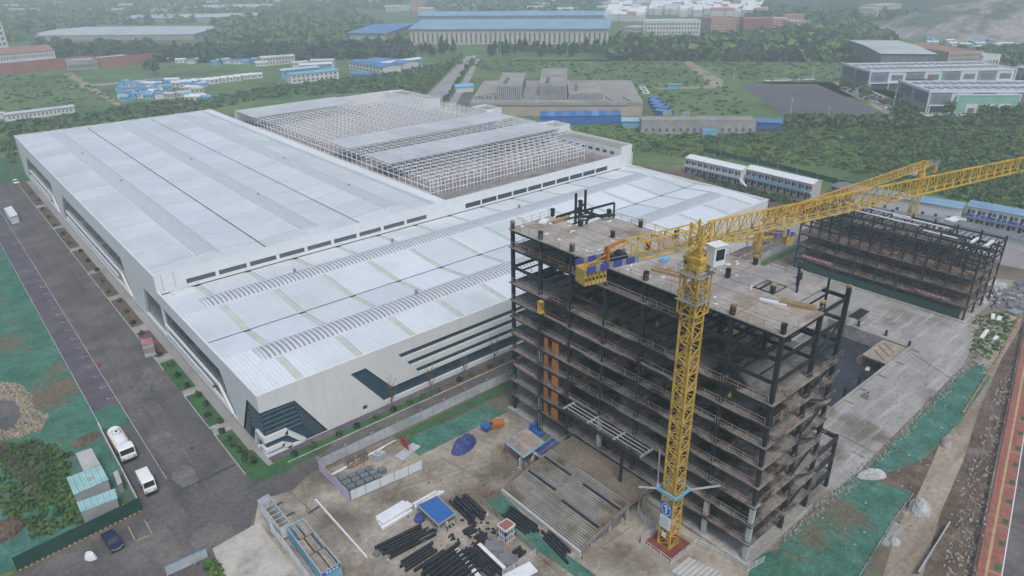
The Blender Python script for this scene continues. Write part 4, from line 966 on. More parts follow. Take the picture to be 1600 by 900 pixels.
mb = MB(); lattice(mb, (cx_,cy_,39.2), (cx_,cy_,44.6), 2.7, 2.7, .2, .12); part('climbing_frame', mb, M['yellow'], crane)
zc_ = 10.3
part('collar', MB().box(cx_-1.75,cy_-1.75,zc_,cx_+1.75,cy_-1.55,zc_+.55).box(cx_-1.75,cy_+1.55,zc_,cx_+1.75,cy_+1.75,zc_+.55).box(cx_-1.75,cy_-1.55,zc_,cx_-1.55,cy_+1.55,zc_+.55).box(cx_+1.55,cy_-1.55,zc_,cx_+1.75,cy_+1.55,zc_+.55), M['bluelight'], crane)
part('collar_strut', MB().bar((cx_-1.6,cy_+1.6,zc_+.2),(TX,cy_+7,zc_+.2),.22).bar((cx_+1.6,cy_-1.6,zc_+.2),(TX,cy_-4,zc_+.2),.22).bar((cx_-3.4,cy_+3.6,zc_+.25),(cx_-1.6,cy_+1.6,zc_+.25),.2), M['steelw'], crane)
# number plate and notice on the mast face towards the yard
sgn = part('number_sign', MB().box(cx_-1.22,cy_-.95,6.3,cx_-1.16,cy_+.95,8.6), M['signblue'], crane)
ring = MB(); n_ = 28
for i in range(n_):
    a0 = 2*math.pi*i/n_; a1 = 2*math.pi*(i+1)/n_
    f = lambda a, r_: (cx_-1.235, cy_+r_*math.cos(a)*.86, 7.45+r_*math.sin(a)*1.12)
    ring.poly([f(a0,.98), f(a1,.98), f(a1,.88), f(a0,.88)])
part('sign_ring', ring, M['signwhite'], sgn)
fx = cx_-1.24   # numeral 1: seen from -X, left of the sign is +Y
part('sign_numeral', MB().poly([(fx,cy_+.13,6.75),(fx,cy_-.13,6.75),(fx,cy_-.13,8.2),(fx,cy_+.13,8.2)]).poly([(fx,cy_+.13,8.2),(fx,cy_+.45,7.95),(fx,cy_+.45,7.7),(fx,cy_+.13,7.88)]).box(fx-.005,cy_-.62,7.92,fx,cy_-.3,7.96).box(fx-.005,cy_-.62,8.06,fx,cy_-.3,8.10).box(fx-.006,cy_-.53,7.82,fx-.001,cy_-.49,8.2).box(fx-.006,cy_-.43,7.82,fx-.001,cy_-.39,8.2), M['signwhite'], sgn)
nb = part('notice_board', MB().box(cx_-1.22,cy_-.95,3.9,cx_-1.16,cy_+.95,6.1), M['signwhite'], crane)
mb = MB()
for i in range(7): mb.poly([(fx,cy_+.75,5.75-i*.25),(fx,cy_-.75+.2*(i % 3),5.75-i*.25),(fx,cy_-.75+.2*(i % 3),5.82-i*.25),(fx,cy_+.75,5.82-i*.25)])
part('notice_lines', mb, M['bluelight'], nb)
part('notice_board', MB().box(cx_-1.22,cy_-.3,2.2,cx_-1.16,cy_+.4,3.1), M['signwhite'], crane)

# fence round the crane foot
def rail_fence(name, label, cat, pts, h=1.2, step=2.0, m=None, z=0.0, rails=(.15,.6,1.1), w=.05, baluster=.4):
    t = thing(name, label, cat, tuple(pts[0][:2])+(z,)); m = m or M['chrome']
    for a, b in zip(pts[:-1], pts[1:]):
        a = Vector((a[0],a[1],z)); b = Vector((b[0],b[1],z)); L = (b-a).length; n = max(1, round(L/step))
        for i in range(n):
            p = a+(b-a)*(i/n); q_ = a+(b-a)*((i+1)/n); mb = MB()
            for r_ in rails: mb.bar(p+Vector((0,0,r_)), q_+Vector((0,0,r_)), w)
            kk = int((q_-p).length/baluster)
            for k in range(1, kk): x = p+(q_-p)*(k/kk); mb.bar(x+Vector((0,0,rails[0])), x+Vector((0,0,rails[-1])), w*.6)
            part('fence_panel', mb, m, t)
            part('post', MB().bar(p, p+Vector((0,0,h)), w*1.8), m, t)
    part('post', MB().bar(b, b+Vector((0,0,h)), w*1.8), m, t)
    return t
c4 = [(cx_-2.9,cy_+2.9),(cx_-2.9,cy_-2.9),(cx_+2.9,cy_-2.9),(cx_+2.9,cy_+2.9),(cx_-2.9,cy_+2.9)]
rail_fence('safety_fence', 'low white railing boxed around the foot of the big crane', 'fence', c4, 1.25, 1.9, M['frame_w'])
rail_fence('safety_fence', 'white railing running from the crane foot along the tower front to its corner', 'fence', [(cx_+3,cy_-2.9),(73.3,38.5),(73.3,35.2),(76.5,34.6)], 1.25, 2.0, M['frame_w'])
rail_fence('safety_fence', 'short bent white railing between the sloping deck and the crane', 'fence', [(72.9,54.8),(70.5,53.2),(69.6,50.9),(70.3,49.2)], 1.25, 1.6, M['frame_w'])

# crane behind the second block and the small one behind the tower
def far_crane(label, X, Y, ztop, jdir, jl, cl_, cwm, w=1.7, hook=None, z0=0.0):
    t = thing('tower_crane', label, 'crane', (X, Y, z0)); J = Vector((*jdir, 0)).normalized(); S = Vector((J.y,-J.x,0)); c0 = Vector((X,Y,0))
    mb = MB(); lattice(mb, (X,Y,z0), (X,Y,ztop-2.4), w, 2.2, .22, .12); part('mast', mb, M['yellow'], t)
    P = lambda s, o, z: c0+J*s+S*o+Vector((0,0,z))
    part('slew_ring', MB().cyl((X,Y,ztop-2.4),(X,Y,ztop-1.6),w*.62,12).bar(P(0,0,ztop-1.6),P(0,0,ztop+1.9),1.2), M['yellow'], t)
    mb = MB(); tri_jib(mb, P(.8,0,ztop), P(jl,0,ztop), 1.3, 1.9, 1.5, 1.9, .22, .1); part('jib', mb, M['yellow'], t)
    part('counter_jib', MB().bar(P(-.8,.6,ztop),P(-cl_,.6,ztop),.2).bar(P(-.8,-.6,ztop),P(-cl_,-.6,ztop),.2).bar(P(-.8,0,ztop+1.8),P(-cl_+2,0,ztop+.5),.15).bar(P(-1,0,ztop-.08),P(-cl_,0,ztop-.08),1.1,.08), M['yellow'], t)
    for k in range(3): part('counterweight', MB().bar(P(-cl_+.1+k*.6,0,ztop-1.2),P(-cl_+.6+k*.6,0,ztop-1.2),1.7,2.2), M['cw'], t)
    for k in range(4):
        for o in (-.9,.9): part('safety_panel', MB().bar(P(-cl_+k*1.5,o,ztop+.55),P(-cl_+1.1+k*1.5,o,ztop+.55),.05,1.0), cwm, t)
    c = part('cab', MB().hexa([P(.5,.8,ztop-2.1),P(2,.8,ztop-2.1),P(2,2,ztop-2.1),P(.5,2,ztop-2.1)],[P(.5,.8,ztop),P(2,.8,ztop),P(2,2,ztop),P(.5,2,ztop)]), M['parapet'], t)
    if hook:
        part('trolley', MB().bar(P(hook-.8,0,ztop-.25),P(hook+.8,0,ztop-.25),1.3,.3), M['blacksteel'], t)
        h_ = part('hook_block', MB().bar(P(hook,0,ztop-5.4),P(hook,0,ztop-4),.7,.7), M['yellow'], t)
        part('hoist_rope', MB().bar(P(hook,.2,ztop-4),P(hook,.2,ztop-.3),.06).bar(P(hook,-.2,ztop-4),P(hook,-.2,ztop-.3),.06), M['black'], h_)
    return t
far_crane('yellow tower crane rising behind the second steel frame, its boom pointing left', 205, 69.5, 27.7, (134.9-205, 75-69.5), 70, 7, M['chrome'], hook=61)
far_crane('small low tower crane behind the tall tower with violet panels on its counter boom', 146, 81.4, 19.2, (-14.6, 7.1), 17, 9, M['purplenet'])
# ================================================================== hoardings, cabins and stores in the yard
def hoarding(name, label, pts, m, h=2.2, step=2.6, post=None, capm=None, lamps=0, footm=None):
    t = thing(name, label, 'fence', (pts[0][0], pts[0][1], 0)); post = post or M['ventdark']; idx = 0
    for a, b in zip(pts[:-1], pts[1:]):
        a = Vector((a[0],a[1],0)); b = Vector((b[0],b[1],0)); d = b-a; n = max(1, round(d.length/step)); d.normalize()
        for i in range(n):
            p = a+(b-a)*(i/n); q_ = a+(b-a)*((i+1)/n)
            part('panel', MB().bar(p+d*.05+Vector((0,0,h/2+.1)), q_-d*.05+Vector((0,0,h/2+.1)), .06, h-.2), m, t)
            po = part('post', MB().bar(p, p+Vector((0,0,h+.1)), .1), post, t)
            if capm: part('cap_rail', MB().bar(p+Vector((0,0,h+.05)), q_+Vector((0,0,h+.05)), .12, .1), capm, t)
            if footm and i % 1 == 0:
                for k in range(4):
                    u = p+(q_-p)*(k/4+.05); v = p+(q_-p)*(k/4+.17); part('hazard_mark', MB().bar(u+Vector((0,-.06,.12)), v+Vector((0,-.06,.12)), .1, .22), footm, t)
            if lamps and idx % lamps == 0:
                part('lamp', MB().bar(p+Vector((0,0,h)), p+Vector((0,0,h+.5)), .06).bar(p+Vector((-.25,-.1,h+.5)), p+Vector((.25,-.1,h+.5)), .25, .12), M['chrome'], po)
            idx += 1
    return t
W2 = lambda x, y, z=0: tuple(at(x, y, z)[:2])
hoarding('hoarding', 'long grey panel hoarding with lamps along the road before the low hall', [(37.2,96.6),(120,96.6),(195,96.7)], M['greyfence'], 2.3, 2.65, None, None, 2)
hoarding('hoarding', 'short lilac hoarding closing the block store on its road side', [W2(500,737), W2(547,785)], M['lilac'], 2.3, 2.5)
hoarding('hoarding', 'white printed hoarding in front of the stacked grey blocks', [W2(549,783), W2(660,734)], M['whitefence'], 2.0, 2.9)
hoarding('hoarding', 'dark green hoarding with hazard marks beside the parked navy car', [W2(28,893), W2(222,798)], M['greenfence'], 2.6, 3.0, M['greenfence'], M['greenfence'], 0, M['yellow'])
hoarding('hoarding', 'thin grey fence behind the white tanker truck', [W2(157,674), W2(220,796)], M['greyfence'], 2.0, 2.2, M['frame_w'], M['frame_w'])
hoarding('hoarding', 'grey hoarding beside the two long open sheds', [W2(424,832), W2(452,867), W2(486,915)], M['whitefence'], 2.0, 2.4)
hoarding('hoarding', 'pale panel fence with a light blue top at the bottom edge', [W2(262,901), W2(326,872)], M['greyfence'], 1.8, 1.9, M['steelw'], M['bluelight'])
# block stacks in a grid
A0, A1, A2 = at(526,752), at(583,731), at(552,778)
u_ = (A1-A0)/4; v_ = (A2-A0)/4
bm = MB()
for i in range(2):
    for j in range(2): bm.box(-.66+.67*i,-.52+.53*j,0,-.66+.67*i+.65,-.52+.53*j+.51,.95)
blk_me = bm.mesh('block_stack', M['pallet'])
for i in range(5):
    for j in range(4):
        if (i, j) in ((4,0),(4,3),(4,2)): continue
        p = A0+u_*(i+.5)*.96+v_*(j+.5)
        solo('block_stack', blk_me, None, 'grey block stack standing in the grid behind the white hoarding', 'block stack', (p.x,p.y,-.05), math.atan2(u_.y,u_.x), 'block stacks in the hoarded store')
t = thing('post_bundle', 'bristling bundle of grey posts beside the stacked blocks', 'post bundle', at(558,722))
mb = MB(); rr = random.Random(5)
for k in range(60):
    p = at(558,722)+Vector((rr.uniform(-2.2,2.2),rr.uniform(-.8,.8),0)); mb.bar(p, p+Vector((rr.uniform(-.2,.2),rr.uniform(-.2,.2),rr.uniform(.8,1.6))), .09)
part('posts', mb, M['slate'], t, kind='stuff'); part('base_frame', MB().bar(at(545,729,.15), at(572,714,.15), 1.4, .3), M['wood'], t)
solo('pipe', MB().cyl(at(518,741,.2), at(618,688,.2), .12, 8), M['alu'], 'long white pipe lying in the hoarded block store', 'pipe')
solo('pipe', MB().cyl(at(521,741.5,.15), at(600,699,.15), .09, 8), M['alu'], 'shorter white pipe alongside the long one in the block store', 'pipe')
p = at(593,716); solo('crate_heap', MB().box(-1,-.7,0,.2,.7,1.3).box(.25,-.6,0,1.1,.5,.9).box(-.7,-.4,1.3,.1,.4,1.7), M['greyfence'], 'grey crate heap on the white pipe in the block store', 'crates', p, .3, world=False)
t = thing('banner_board', 'leaning red banner boards at the end of the block store', 'banner', at(632,690))
for k in range(3): part('banner', MB().bar(at(626+k*4,686+k*4,1.0), at(630+k*4,690+k*4,1.0), .08, 2.0), M['red'], t)
p = at(637,706); solo('steel_plate', MB().box(-2.4,-1,0,2.4,1,.12), M['greyfence'], 'grey steel plate lying beside the red banner boards', 'plate', p, .25, world=False)
# tarpaulin heap
def heap(name, label, cat, c, rx, ry, h, rz, m, seed=1, n=14):
    rr = random.Random(seed); vs_ = []
    for j in range(n+1):
        for i in range(n+1):
            u = 2*i/n-1; v = 2*j/n-1; d = max(abs(u), abs(v))**1.0; r_ = math.hypot(u, v)
            e = max(0, 1-r_**2.2) if r_ < 1 else 0
            k = 1/ max(1, r_) if r_ > 1 else 1
            vs_.append((u*k*rx*(1+rr.uniform(-.05,.05)), v*k*ry*(1+rr.uniform(-.05,.05)), h*e**.7*(1+rr.uniform(-.18,.18))-.04))
    mb = MB().add(vs_, [(j*(n+1)+i, j*(n+1)+i+1, (j+1)*(n+1)+i+1, (j+1)*(n+1)+i) for j in range(n) for i in range(n)])
    return solo(name, mb, m, label, cat, (c.x, c.y, 0), rz, world=False)
heap('tarpaulin_heap', 'heap of material under a crumpled violet blue tarpaulin', 'tarp heap', at(725,697), 3.1, 1.7, 1.9, .3, M['tarp'], 2)
heap('tarpaulin_heap', 'small violet tarpaulin bundle beside the blue roofed shelter', 'tarp heap', at(656,811), 1.0, .9, 1.1, .3, M['tarp'], 3)
heap('covered_heap', 'long heap under grey plastic sheet on the muddy bank', 'covered heap', at(1362,744), 2.6, 1.0, 1.4, -.65, M['sheet'], 4)
heap('covered_heap', 'tall rounded heap under white plastic by the dirt track', 'covered heap', at(1436,797), 1.6, 1.7, 2.2, .3, M['sheet'], 5)
heap('covered_heap', 'small torn white sheet pile at the edge of the lower green net', 'covered heap', at(1398,846), 1.0, .8, .5, .3, M['sheet'], 6)
heap('earth_heap', 'brown earth heap at the left edge behind the green hoarding', 'earth heap', at(5,832), 3.2, 2.4, 1.6, .3, M['mud'], 7)
heap('earth_heap', 'reddish earth heap in the corner of the net field by the tanker', 'earth heap', at(135,688), 2.6, 1.3, 1.0, .3, M['mud'], 17)
# site canopies
def canopy(label, c4px, z, m_top, sheets=4, banner=True):
    P4 = [at(x, y, z) for x, y in c4px]; t = thing('site_canopy', label, 'canopy', (P4[0].x, P4[0].y, 0))
    for i in range(sheets):
        a = P4[0].lerp(P4[1], i/sheets+.005); b = P4[0].lerp(P4[1], (i+1)/sheets-.005); d = P4[3].lerp(P4[2], i/sheets+.005); c = P4[3].lerp(P4[2], (i+1)/sheets-.005)
        up = Vector((0,0,.1)); part('roof_sheet', MB().hexa([a,b,c,d],[a+up,b+up,c+up,d+up]), m_top, t)
    for i in range(4):
        a = P4[i]; b = P4[(i+1) % 4]; part('valance', MB().bar(a+Vector((0,0,-.1)), b+Vector((0,0,-.1)), .1, .5), M['whitefence'], t)
        part('valance_edge', MB().bar(a+Vector((0,0,.19)), b+Vector((0,0,.19)), .12, .07), M['bluelight'], t)
        part('post', MB().bar((a.x,a.y,0), a+Vector((0,0,-.3)), .16), M['bluepanel'], t)
    return t
canopy('site canopy roofed with weathered plywood sheets and a white blue valance', ((790,690),(822,670),(850,691),(818,713)), 2.7, M['plywood'], 4)
canopy('site canopy with a blue sheet roof beside the plywood roofed one', ((833,706),(863,684),(878,693),(850,716)), 2.6, M['tarp'], 3)
for (x, y, w_) in ((815,727,1.8),(832,728,1.4)):
    p = at(x, y); solo('notice_stand', MB().box(-w_/2,-.05,.2,w_/2,.05,2.0).box(-w_/2,-.3,0,-w_/2+.08,.3,.2).box(w_/2-.08,-.3,0,w_/2,.3,.2), M['whitefence'], 'white notice board standing under the %s canopy' % ('plywood' if x < 820 else 'blue'), 'notice board', (p.x,p.y,0), .4, world=False)
def skip(label, pxy, m, rz, sx=1.0):
    p = at(*pxy); t = thing('skip', label, 'skip', p, rz)
    part('tub', MB().hexa([(-1*sx,-.6,.15),(1*sx,-.6,.15),(1*sx,.6,.15),(-1*sx,.6,.15)],[(-1.4*sx,-.8,1.2),(1.4*sx,-.8,1.2),(1.4*sx,.8,1.2),(-1.4*sx,.8,1.2)]), m, t, world=False)
    part('rim', MB().box(-1.45*sx,-.85,1.2,1.45*sx,-.75,1.3).box(-1.45*sx,.75,1.2,1.45*sx,.85,1.3).box(-1.45*sx,-.75,1.2,-1.35*sx,.75,1.3).box(1.35*sx,-.75,1.2,1.45*sx,.75,1.3), m, t, world=False)
    part('foot', MB().box(-.8*sx,-.5,0,-.6*sx,.5,.15).box(.6*sx,-.5,0,.8*sx,.5,.15), M['black'], t, world=False)
skip('orange skip beside the green net strip by the tower', (776,668), M['orange'], -.5)
skip('small blue skip just left of the orange one', (761,672), M['bluepanel'], .2, .7)
p = at(786,706); solo('barrier', MB().box(-.8,-.1,0,.8,.1,1.0).box(-.9,-.3,0,-.7,.3,.1).box(.7,-.3,0,.9,.3,.1), M['orange'], 'orange barrier leaning by the plywood canopy corner', 'barrier', p, .8, world=False)
# long sheds with open tops
def long_shed(label, c4px, z, planks, m):
    P4 = [at(x, y, z) for x, y in c4px]; t = thing('storage_shed', label, 'shed', (P4[0].x, P4[0].y, 0))
    for i in range(4):
        a = P4[i]; b = P4[(i+1) % 4]; n = max(2, round((b-a).length/2))
        for k in range(n):
            u = a.lerp(b, k/n+.006); v = a.lerp(b, (k+1)/n-.006)
            part('wall_panel', MB().bar(u+Vector((0,0,-z/2+.1)), v+Vector((0,0,-z/2+.1)), .08, z-.3), m, t)
        part('post', MB().bar((a.x,a.y,0), a+Vector((0,0,.1)), .16), M['steelw'], t); part('cap_rail', MB().bar(a+Vector((0,0,.06)), b+Vector((0,0,.06)), .14), M['steelw'], t)
    if planks:
        n = 9; rr = random.Random(8)
        for k in range(n):
            for (s0, s1) in ((.02,.3),(.32,.62),(.64,.98)):
                if rr.random() < .2: continue
                a = P4[0].lerp(P4[3], (k+.12)/n); b = P4[1].lerp(P4[2], (k+.12)/n); wv = (P4[3]-P4[0])/n*.74
                u = a.lerp(b, s0)+Vector((0,0,-.15)); v = a.lerp(b, s1)+Vector((0,0,-.15))
                part('roof_plank', MB().hexa([u,v,v+wv,u+wv],[q_+Vector((0,0,.08)) for q_ in (u,v,v+wv,u+wv)]), M['plywood'], t)
    else:
        for k in range(1, 7):
            a = P4[0].lerp(P4[1], k/7); b = P4[3].lerp(P4[2], k/7); part('tie_beam', MB().bar(a+Vector((0,0,-.2)), b+Vector((0,0,-.2)), .12), M['steelw'], t)
        part('floor', MB().poly([(q_.x,q_.y,.02) for q_ in P4]), M['soil'], t)
long_shed('narrow roofless shed of pale blue panels beside the asphalt road', ((419,773),(453,818),(437,826),(403,782)), 2.4, False, M['whitefence'])
long_shed('long blue shed topped with loose weathered planks', ((474,811),(531,880),(502,897),(448,824)), 2.5, True, M['bluelight'])
t = [o for o in bpy.data.objects if o.name.startswith('storage_shed')][-1]
a, b = at(502,897,2.5), at(531,880,2.5); nrm = (b-a).cross(Vector((0,0,1))).normalized()*.1
bo = part('name_board', MB().bar(a+nrm+Vector((0,0,-.25)), b+nrm+Vector((0,0,-.25)), .06, .7), M['bluepanel'], t); mb = MB()
for k in range(4): glyph(mb, a.lerp(b, .2+.18*k)+nrm*1.45+Vector((0,0,-.5)), b-a, .46, k+5)
part('board_lettering', mb, M['signwhite'], bo)
solo('low_barrier', MB().bar(at(493,781,.2), at(573,871,.2), .25, .4), M['parapet'], 'long low white barrier crossing the yard beside the sheds', 'barrier')

# steel sections
def ibeam(L, w, h, t=.06):
    mb = MB(); mb.box(0,-w/2,0,L,w/2,t); mb.box(0,-w/2,h-t,L,w/2,h); mb.box(0,-t/2,t,L,t/2,h-t)
    for x in (L*.03, L*.97): mb.box(x-.03,-w/2+.02,t,x+.03,w/2-.02,h-t)
    return mb
def pile(label, group, a, b, c, n, m, w=.34, h=.42, layers=1, jit=.6, seed=0):
    """n beams from line a-b shifted towards c, each beam its own thing"""
    rr = random.Random(seed); a = at(*a); b = at(*b); c = at(*c); d = b-a; L = d.length; rz = math.atan2(d.y, d.x)
    mes = [ibeam(L*f, w, h).mesh('steel_beam', m) for f in (1, .9, .8)]
    for l in range(layers):
        nn = n-l*2
        for i in range(nn):
            p = a+(c-a)*((i+l)/(n-1) if n > 1 else 0)+d.normalized()*rr.uniform(-jit,jit)
            solo('steel_beam', rr.choice(mes), None, label, 'steel beam', (p.x, p.y, .05+l*(h+.04)), rz+rr.uniform(-.012,.012), group)
gs = 'steel beams stored in the yard'
pile('black steel beam in the upper stack behind the blue roofed shelter side', gs, (590,856), (662,820), (612,872), 6, M['blacksteel'], seed=1, layers=2)
pile('black steel beam in the middle stack below the pale purlins', gs, (622,884), (672,852), (636,892), 4, M['blacksteel'], seed=2, layers=1)
pile('black steel beam in the lowest stack at the bottom edge', gs, (650,892), (708,852), (706,925), 9, M['blacksteel'], seed=3, layers=2)
pile('black steel beam in the bundle right of the blue roofed shelter', gs, (704,786), (736,818), (729,776), 6, M['blacksteel'], seed=4, layers=2)
pile('black steel beam on the green net beside the sloping deck', gs, (784,806), (832,842), (800,796), 5, M['blacksteel'], seed=5)
pile('black steel beam on the green net below the sloping deck', gs, (846,838), (884,878), (856,828), 4, M['blacksteel'], seed=15)
pile('black steel beam between the white sections near the bottom edge', gs, (726,862), (776,912), (741,852), 5, M['blacksteel'], seed=6)
pile('short black steel beam in the yard middle', gs, (724,832), (744,822), (729,838), 3, M['blacksteel'], seed=7, jit=.2)
pile('short black steel beam beside the red roofed hut', gs, (742,842), (757,832), (748,849), 3, M['blacksteel'], seed=8, jit=.2)
pile('short black steel beam lying loose inside the railing corner', gs, (801,866), (815,855), (810,872), 3, M['blacksteel'], seed=9, jit=.2)
pile('single white steel section right of the dark bundle by the shelter', None, (731,781), (763,806), (732,782), 1, M['alu'], .35, .3)
pile('broad white steel section at the bottom edge left of the dark beams', None, (711,858), (758,915), (712,858), 1, M['alu'], .7, .4)
pile('broad white channel section at the bottom edge right of the dark beams', None, (745,850), (790,892), (746,850), 1, M['alu'], .7, .35)
pile('pale steel purlin in the stack left of the blue roofed shelter', 'pale purlins', (588,811), (635,783), (598,827), 6, M['alu'], .5, .34, 2, .2, 10)
pile('pale steel purlin behind the blue roofed shelter', 'pale purlins by the shelter', (645,790), (690,765), (648,795), 3, M['alu'], .4, .3, 2, .3, 11)
t = thing('shelter', 'small shelter with a bright blue flat roof among the steel stacks', 'shelter', at(680,815))
P4 = [at(x, y, 1.5) for x, y in ((652,790),(683,775),(712,803),(685,821))]; up = Vector((0,0,.08))
part('roof', MB().hexa(P4, [q_+up for q_ in P4]), M['bluepanel'], t)
for i in range(4):
    part('roof_edge', MB().bar(P4[i]+Vector((0,0,.02)), P4[(i+1) % 4]+Vector((0,0,.02)), .14, .24), M['beige'], t); part('post', MB().bar((P4[i].x,P4[i].y,0), P4[i], .14), M['bluelight'], t)
t = thing('hut', 'small wire-sided hut with a dark red roof in the steel yard', 'hut', at(791,838))
P4 = [at(x, y, 2.5) for x, y in ((777,821),(792,811),(805,820),(790,831))]
part('roof', MB().hexa(P4, [q_+Vector((0,0,.1)) for q_ in P4]), M['redwall'], t)
for i in range(4):
    a, b = P4[i], P4[(i+1) % 4]; part('roof_edge', MB().bar(a, b, .12, .3), M['parapet'], t)
    mb = MB()
    for z in (.1, 1.2, 2.3): mb.bar((a.x,a.y,z),(b.x,b.y,z),.07)
    for k in range(5): q_ = a.lerp(b, k/4); mb.bar((q_.x,q_.y,0),(q_.x,q_.y,2.5),.06)
    part('side_frame', mb, M['frame_w'], t)
p = at(791,836); part('gas_bottles', MB().cyl((p.x-.5,p.y,0),(p.x-.5,p.y,1.3),.2).cyl((p.x,p.y,0),(p.x,p.y,1.3),.2).cyl((p.x+.4,p.y+.2,0),(p.x+.4,p.y+.2,1.3),.2), M['bluepanel'], t)
for i, (x, y, l, w_, lb) in enumerate(((772,855,2.8,2.0,'dark floor mat stack left of the red roofed hut'),(794,876,2.8,2.0,'dark floor mat stack nearest the railing corner'),(666,838,2.6,1.2,'dark grating stack left of the pale purlins'),(594,862,2.2,1.0,'dark grating stack at the left end of the beam stacks'))):
    p = at(x, y); solo('mat_stack', MB().box(-l/2,-w_/2,0,l/2,w_/2,.25).box(-l/2+.2,-w_/2+.1,.25,l/2,w_/2,.4), M['slate'], lb, 'mat stack', (p.x,p.y,-.03), -.75 if i < 2 else .25, world=False)
t = thing('panel_stack', 'stack of big white panels at the bottom edge below the railing', 'panel stack', at(815,896))
for k in range(3): part('panel', MB().bar(at(790+8*k,908-4*k,.2+.12*k), at(818+8*k,893-4*k,.2+.12*k), 2.2, .1), M['alu'], t)
t = thing('sheet_stack', 'stack of grey corrugated sheets beside the crane railing', 'sheet stack', at(1085,885))
P4 = [at(x, y, .4) for x, y in ((1048,892),(1076,870),(1132,897),(1104,925))]
for k in range(8):
    a = P4[0].lerp(P4[3], k/8+.01); b = P4[1].lerp(P4[2], k/8+.01); c = P4[1].lerp(P4[2], (k+1)/8-.01); d = P4[0].lerp(P4[3], (k+1)/8-.01)
    dz_ = Vector((0,0,-.4)); part('sheet', MB().hexa([q_+dz_ for q_ in (a,b,c,d)],[q_+Vector((0,0,.05*(k % 2))) for q_ in (a,b,c,d)]), M['greyroof'], t)
rail_fence('safety_fence', 'pipe railing between the steel yard and the green net', 'fence', [W2(752,786), W2(800,830), W2(838,866), W2(885,908)], 1.2, 2.0, M['pipe'], baluster=.5)
rail_fence('safety_fence', 'pipe railing closing the steel yard at the bottom', 'fence', [W2(836,868), W2(786,903)], 1.2, 2.0, M['frame_w'], baluster=.7)
rail_fence('safety_fence', 'rusty pipe railing along the upper edge of the green net', 'fence', [W2(753,781), W2(783,766)], 1.1, 1.6, M['pipe'], baluster=.6)
# cabins by the tree patch
def cabin(label, c4px, z, roofm, wallm, over=.12):
    P4 = [at(x, y, z) for x, y in c4px]; t = thing('site_cabin', label, 'cabin', (P4[0].x, P4[0].y, 0)); c = sum(P4, Vector())/4
    Q = [c+(q_-c)*.96 for q_ in P4]
    part('wall', MB().prism([(q_.x,q_.y) for q_ in Q], 0, z-.02), wallm, t)
    n = 6
    for i in range(n):
        a = P4[0].lerp(P4[1], i/n+.004); b = P4[0].lerp(P4[1], (i+1)/n-.004); d = P4[3].lerp(P4[2], i/n+.004); e = P4[3].lerp(P4[2], (i+1)/n-.004)
        part('roof_sheet', MB().hexa([a,b,e,d],[q_+Vector((0,0,.12)) for q_ in (a,b,e,d)]), roofm, t)
    return t, Q
cabin('grey flat roofed cabin behind the two turquoise roofed ones', ((118,709),(143,701),(157,726),(131,737)), 2.6, M['greyroof'], M['cabin'])
cabin('larger cabin with a rust streaked turquoise roof, middle of three', ((104,747),(158,727),(170,750),(115,774)), 2.9, M['turq'], M['cabin'])
cabin('narrow cabin with a turquoise roof nearest the green hoarding', ((120,786),(180,764),(184,779),(126,801)), 2.6, M['turq'], M['cabin'])
cabin('small grey locker shed against the fence behind the small truck', ((177,739),(184,735),(191,754),(184,759)), 1.8, M['greyroof'], M['cabin'])
heap('rubbish_heap', 'pink and white rubbish heap in the corner of the green hoarding', 'rubbish', at(196,795), 1.3, .8, .9, .3, M['pinkboard'], 12)
cabin('white container cabin standing on the asphalt road', ((6,326),(18,322),(28,336),(16,340)), 2.6, M['signwhite'], M['parapet'])
t, Q = cabin('red topped kiosk on the edge of the asphalt road', ((219,531),(237,528),(240,536),(222,541)), 3.0, M['kioskred'], M['greyfence'])
part('kiosk_shelf', MB().bar(Q[3]+Vector((0,-.06,-1.4)), Q[2]+Vector((0,-.06,-1.4)), .06, 1.2), M['pinkboard'], t)
p = at(155,573); t = thing('fire_hydrant', 'small red hydrant post at the edge of the paved strip', 'hydrant', p)
part('barrel', MB().cyl((0,0,0),(0,0,.9),.2,10).cyl((0,0,.9),(0,0,1.15),.24,10,.1), M['red'], t, world=False); part('outlet', MB().cyl((-.35,0,.6),(.35,0,.6),.1,8), M['red'], t, world=False)

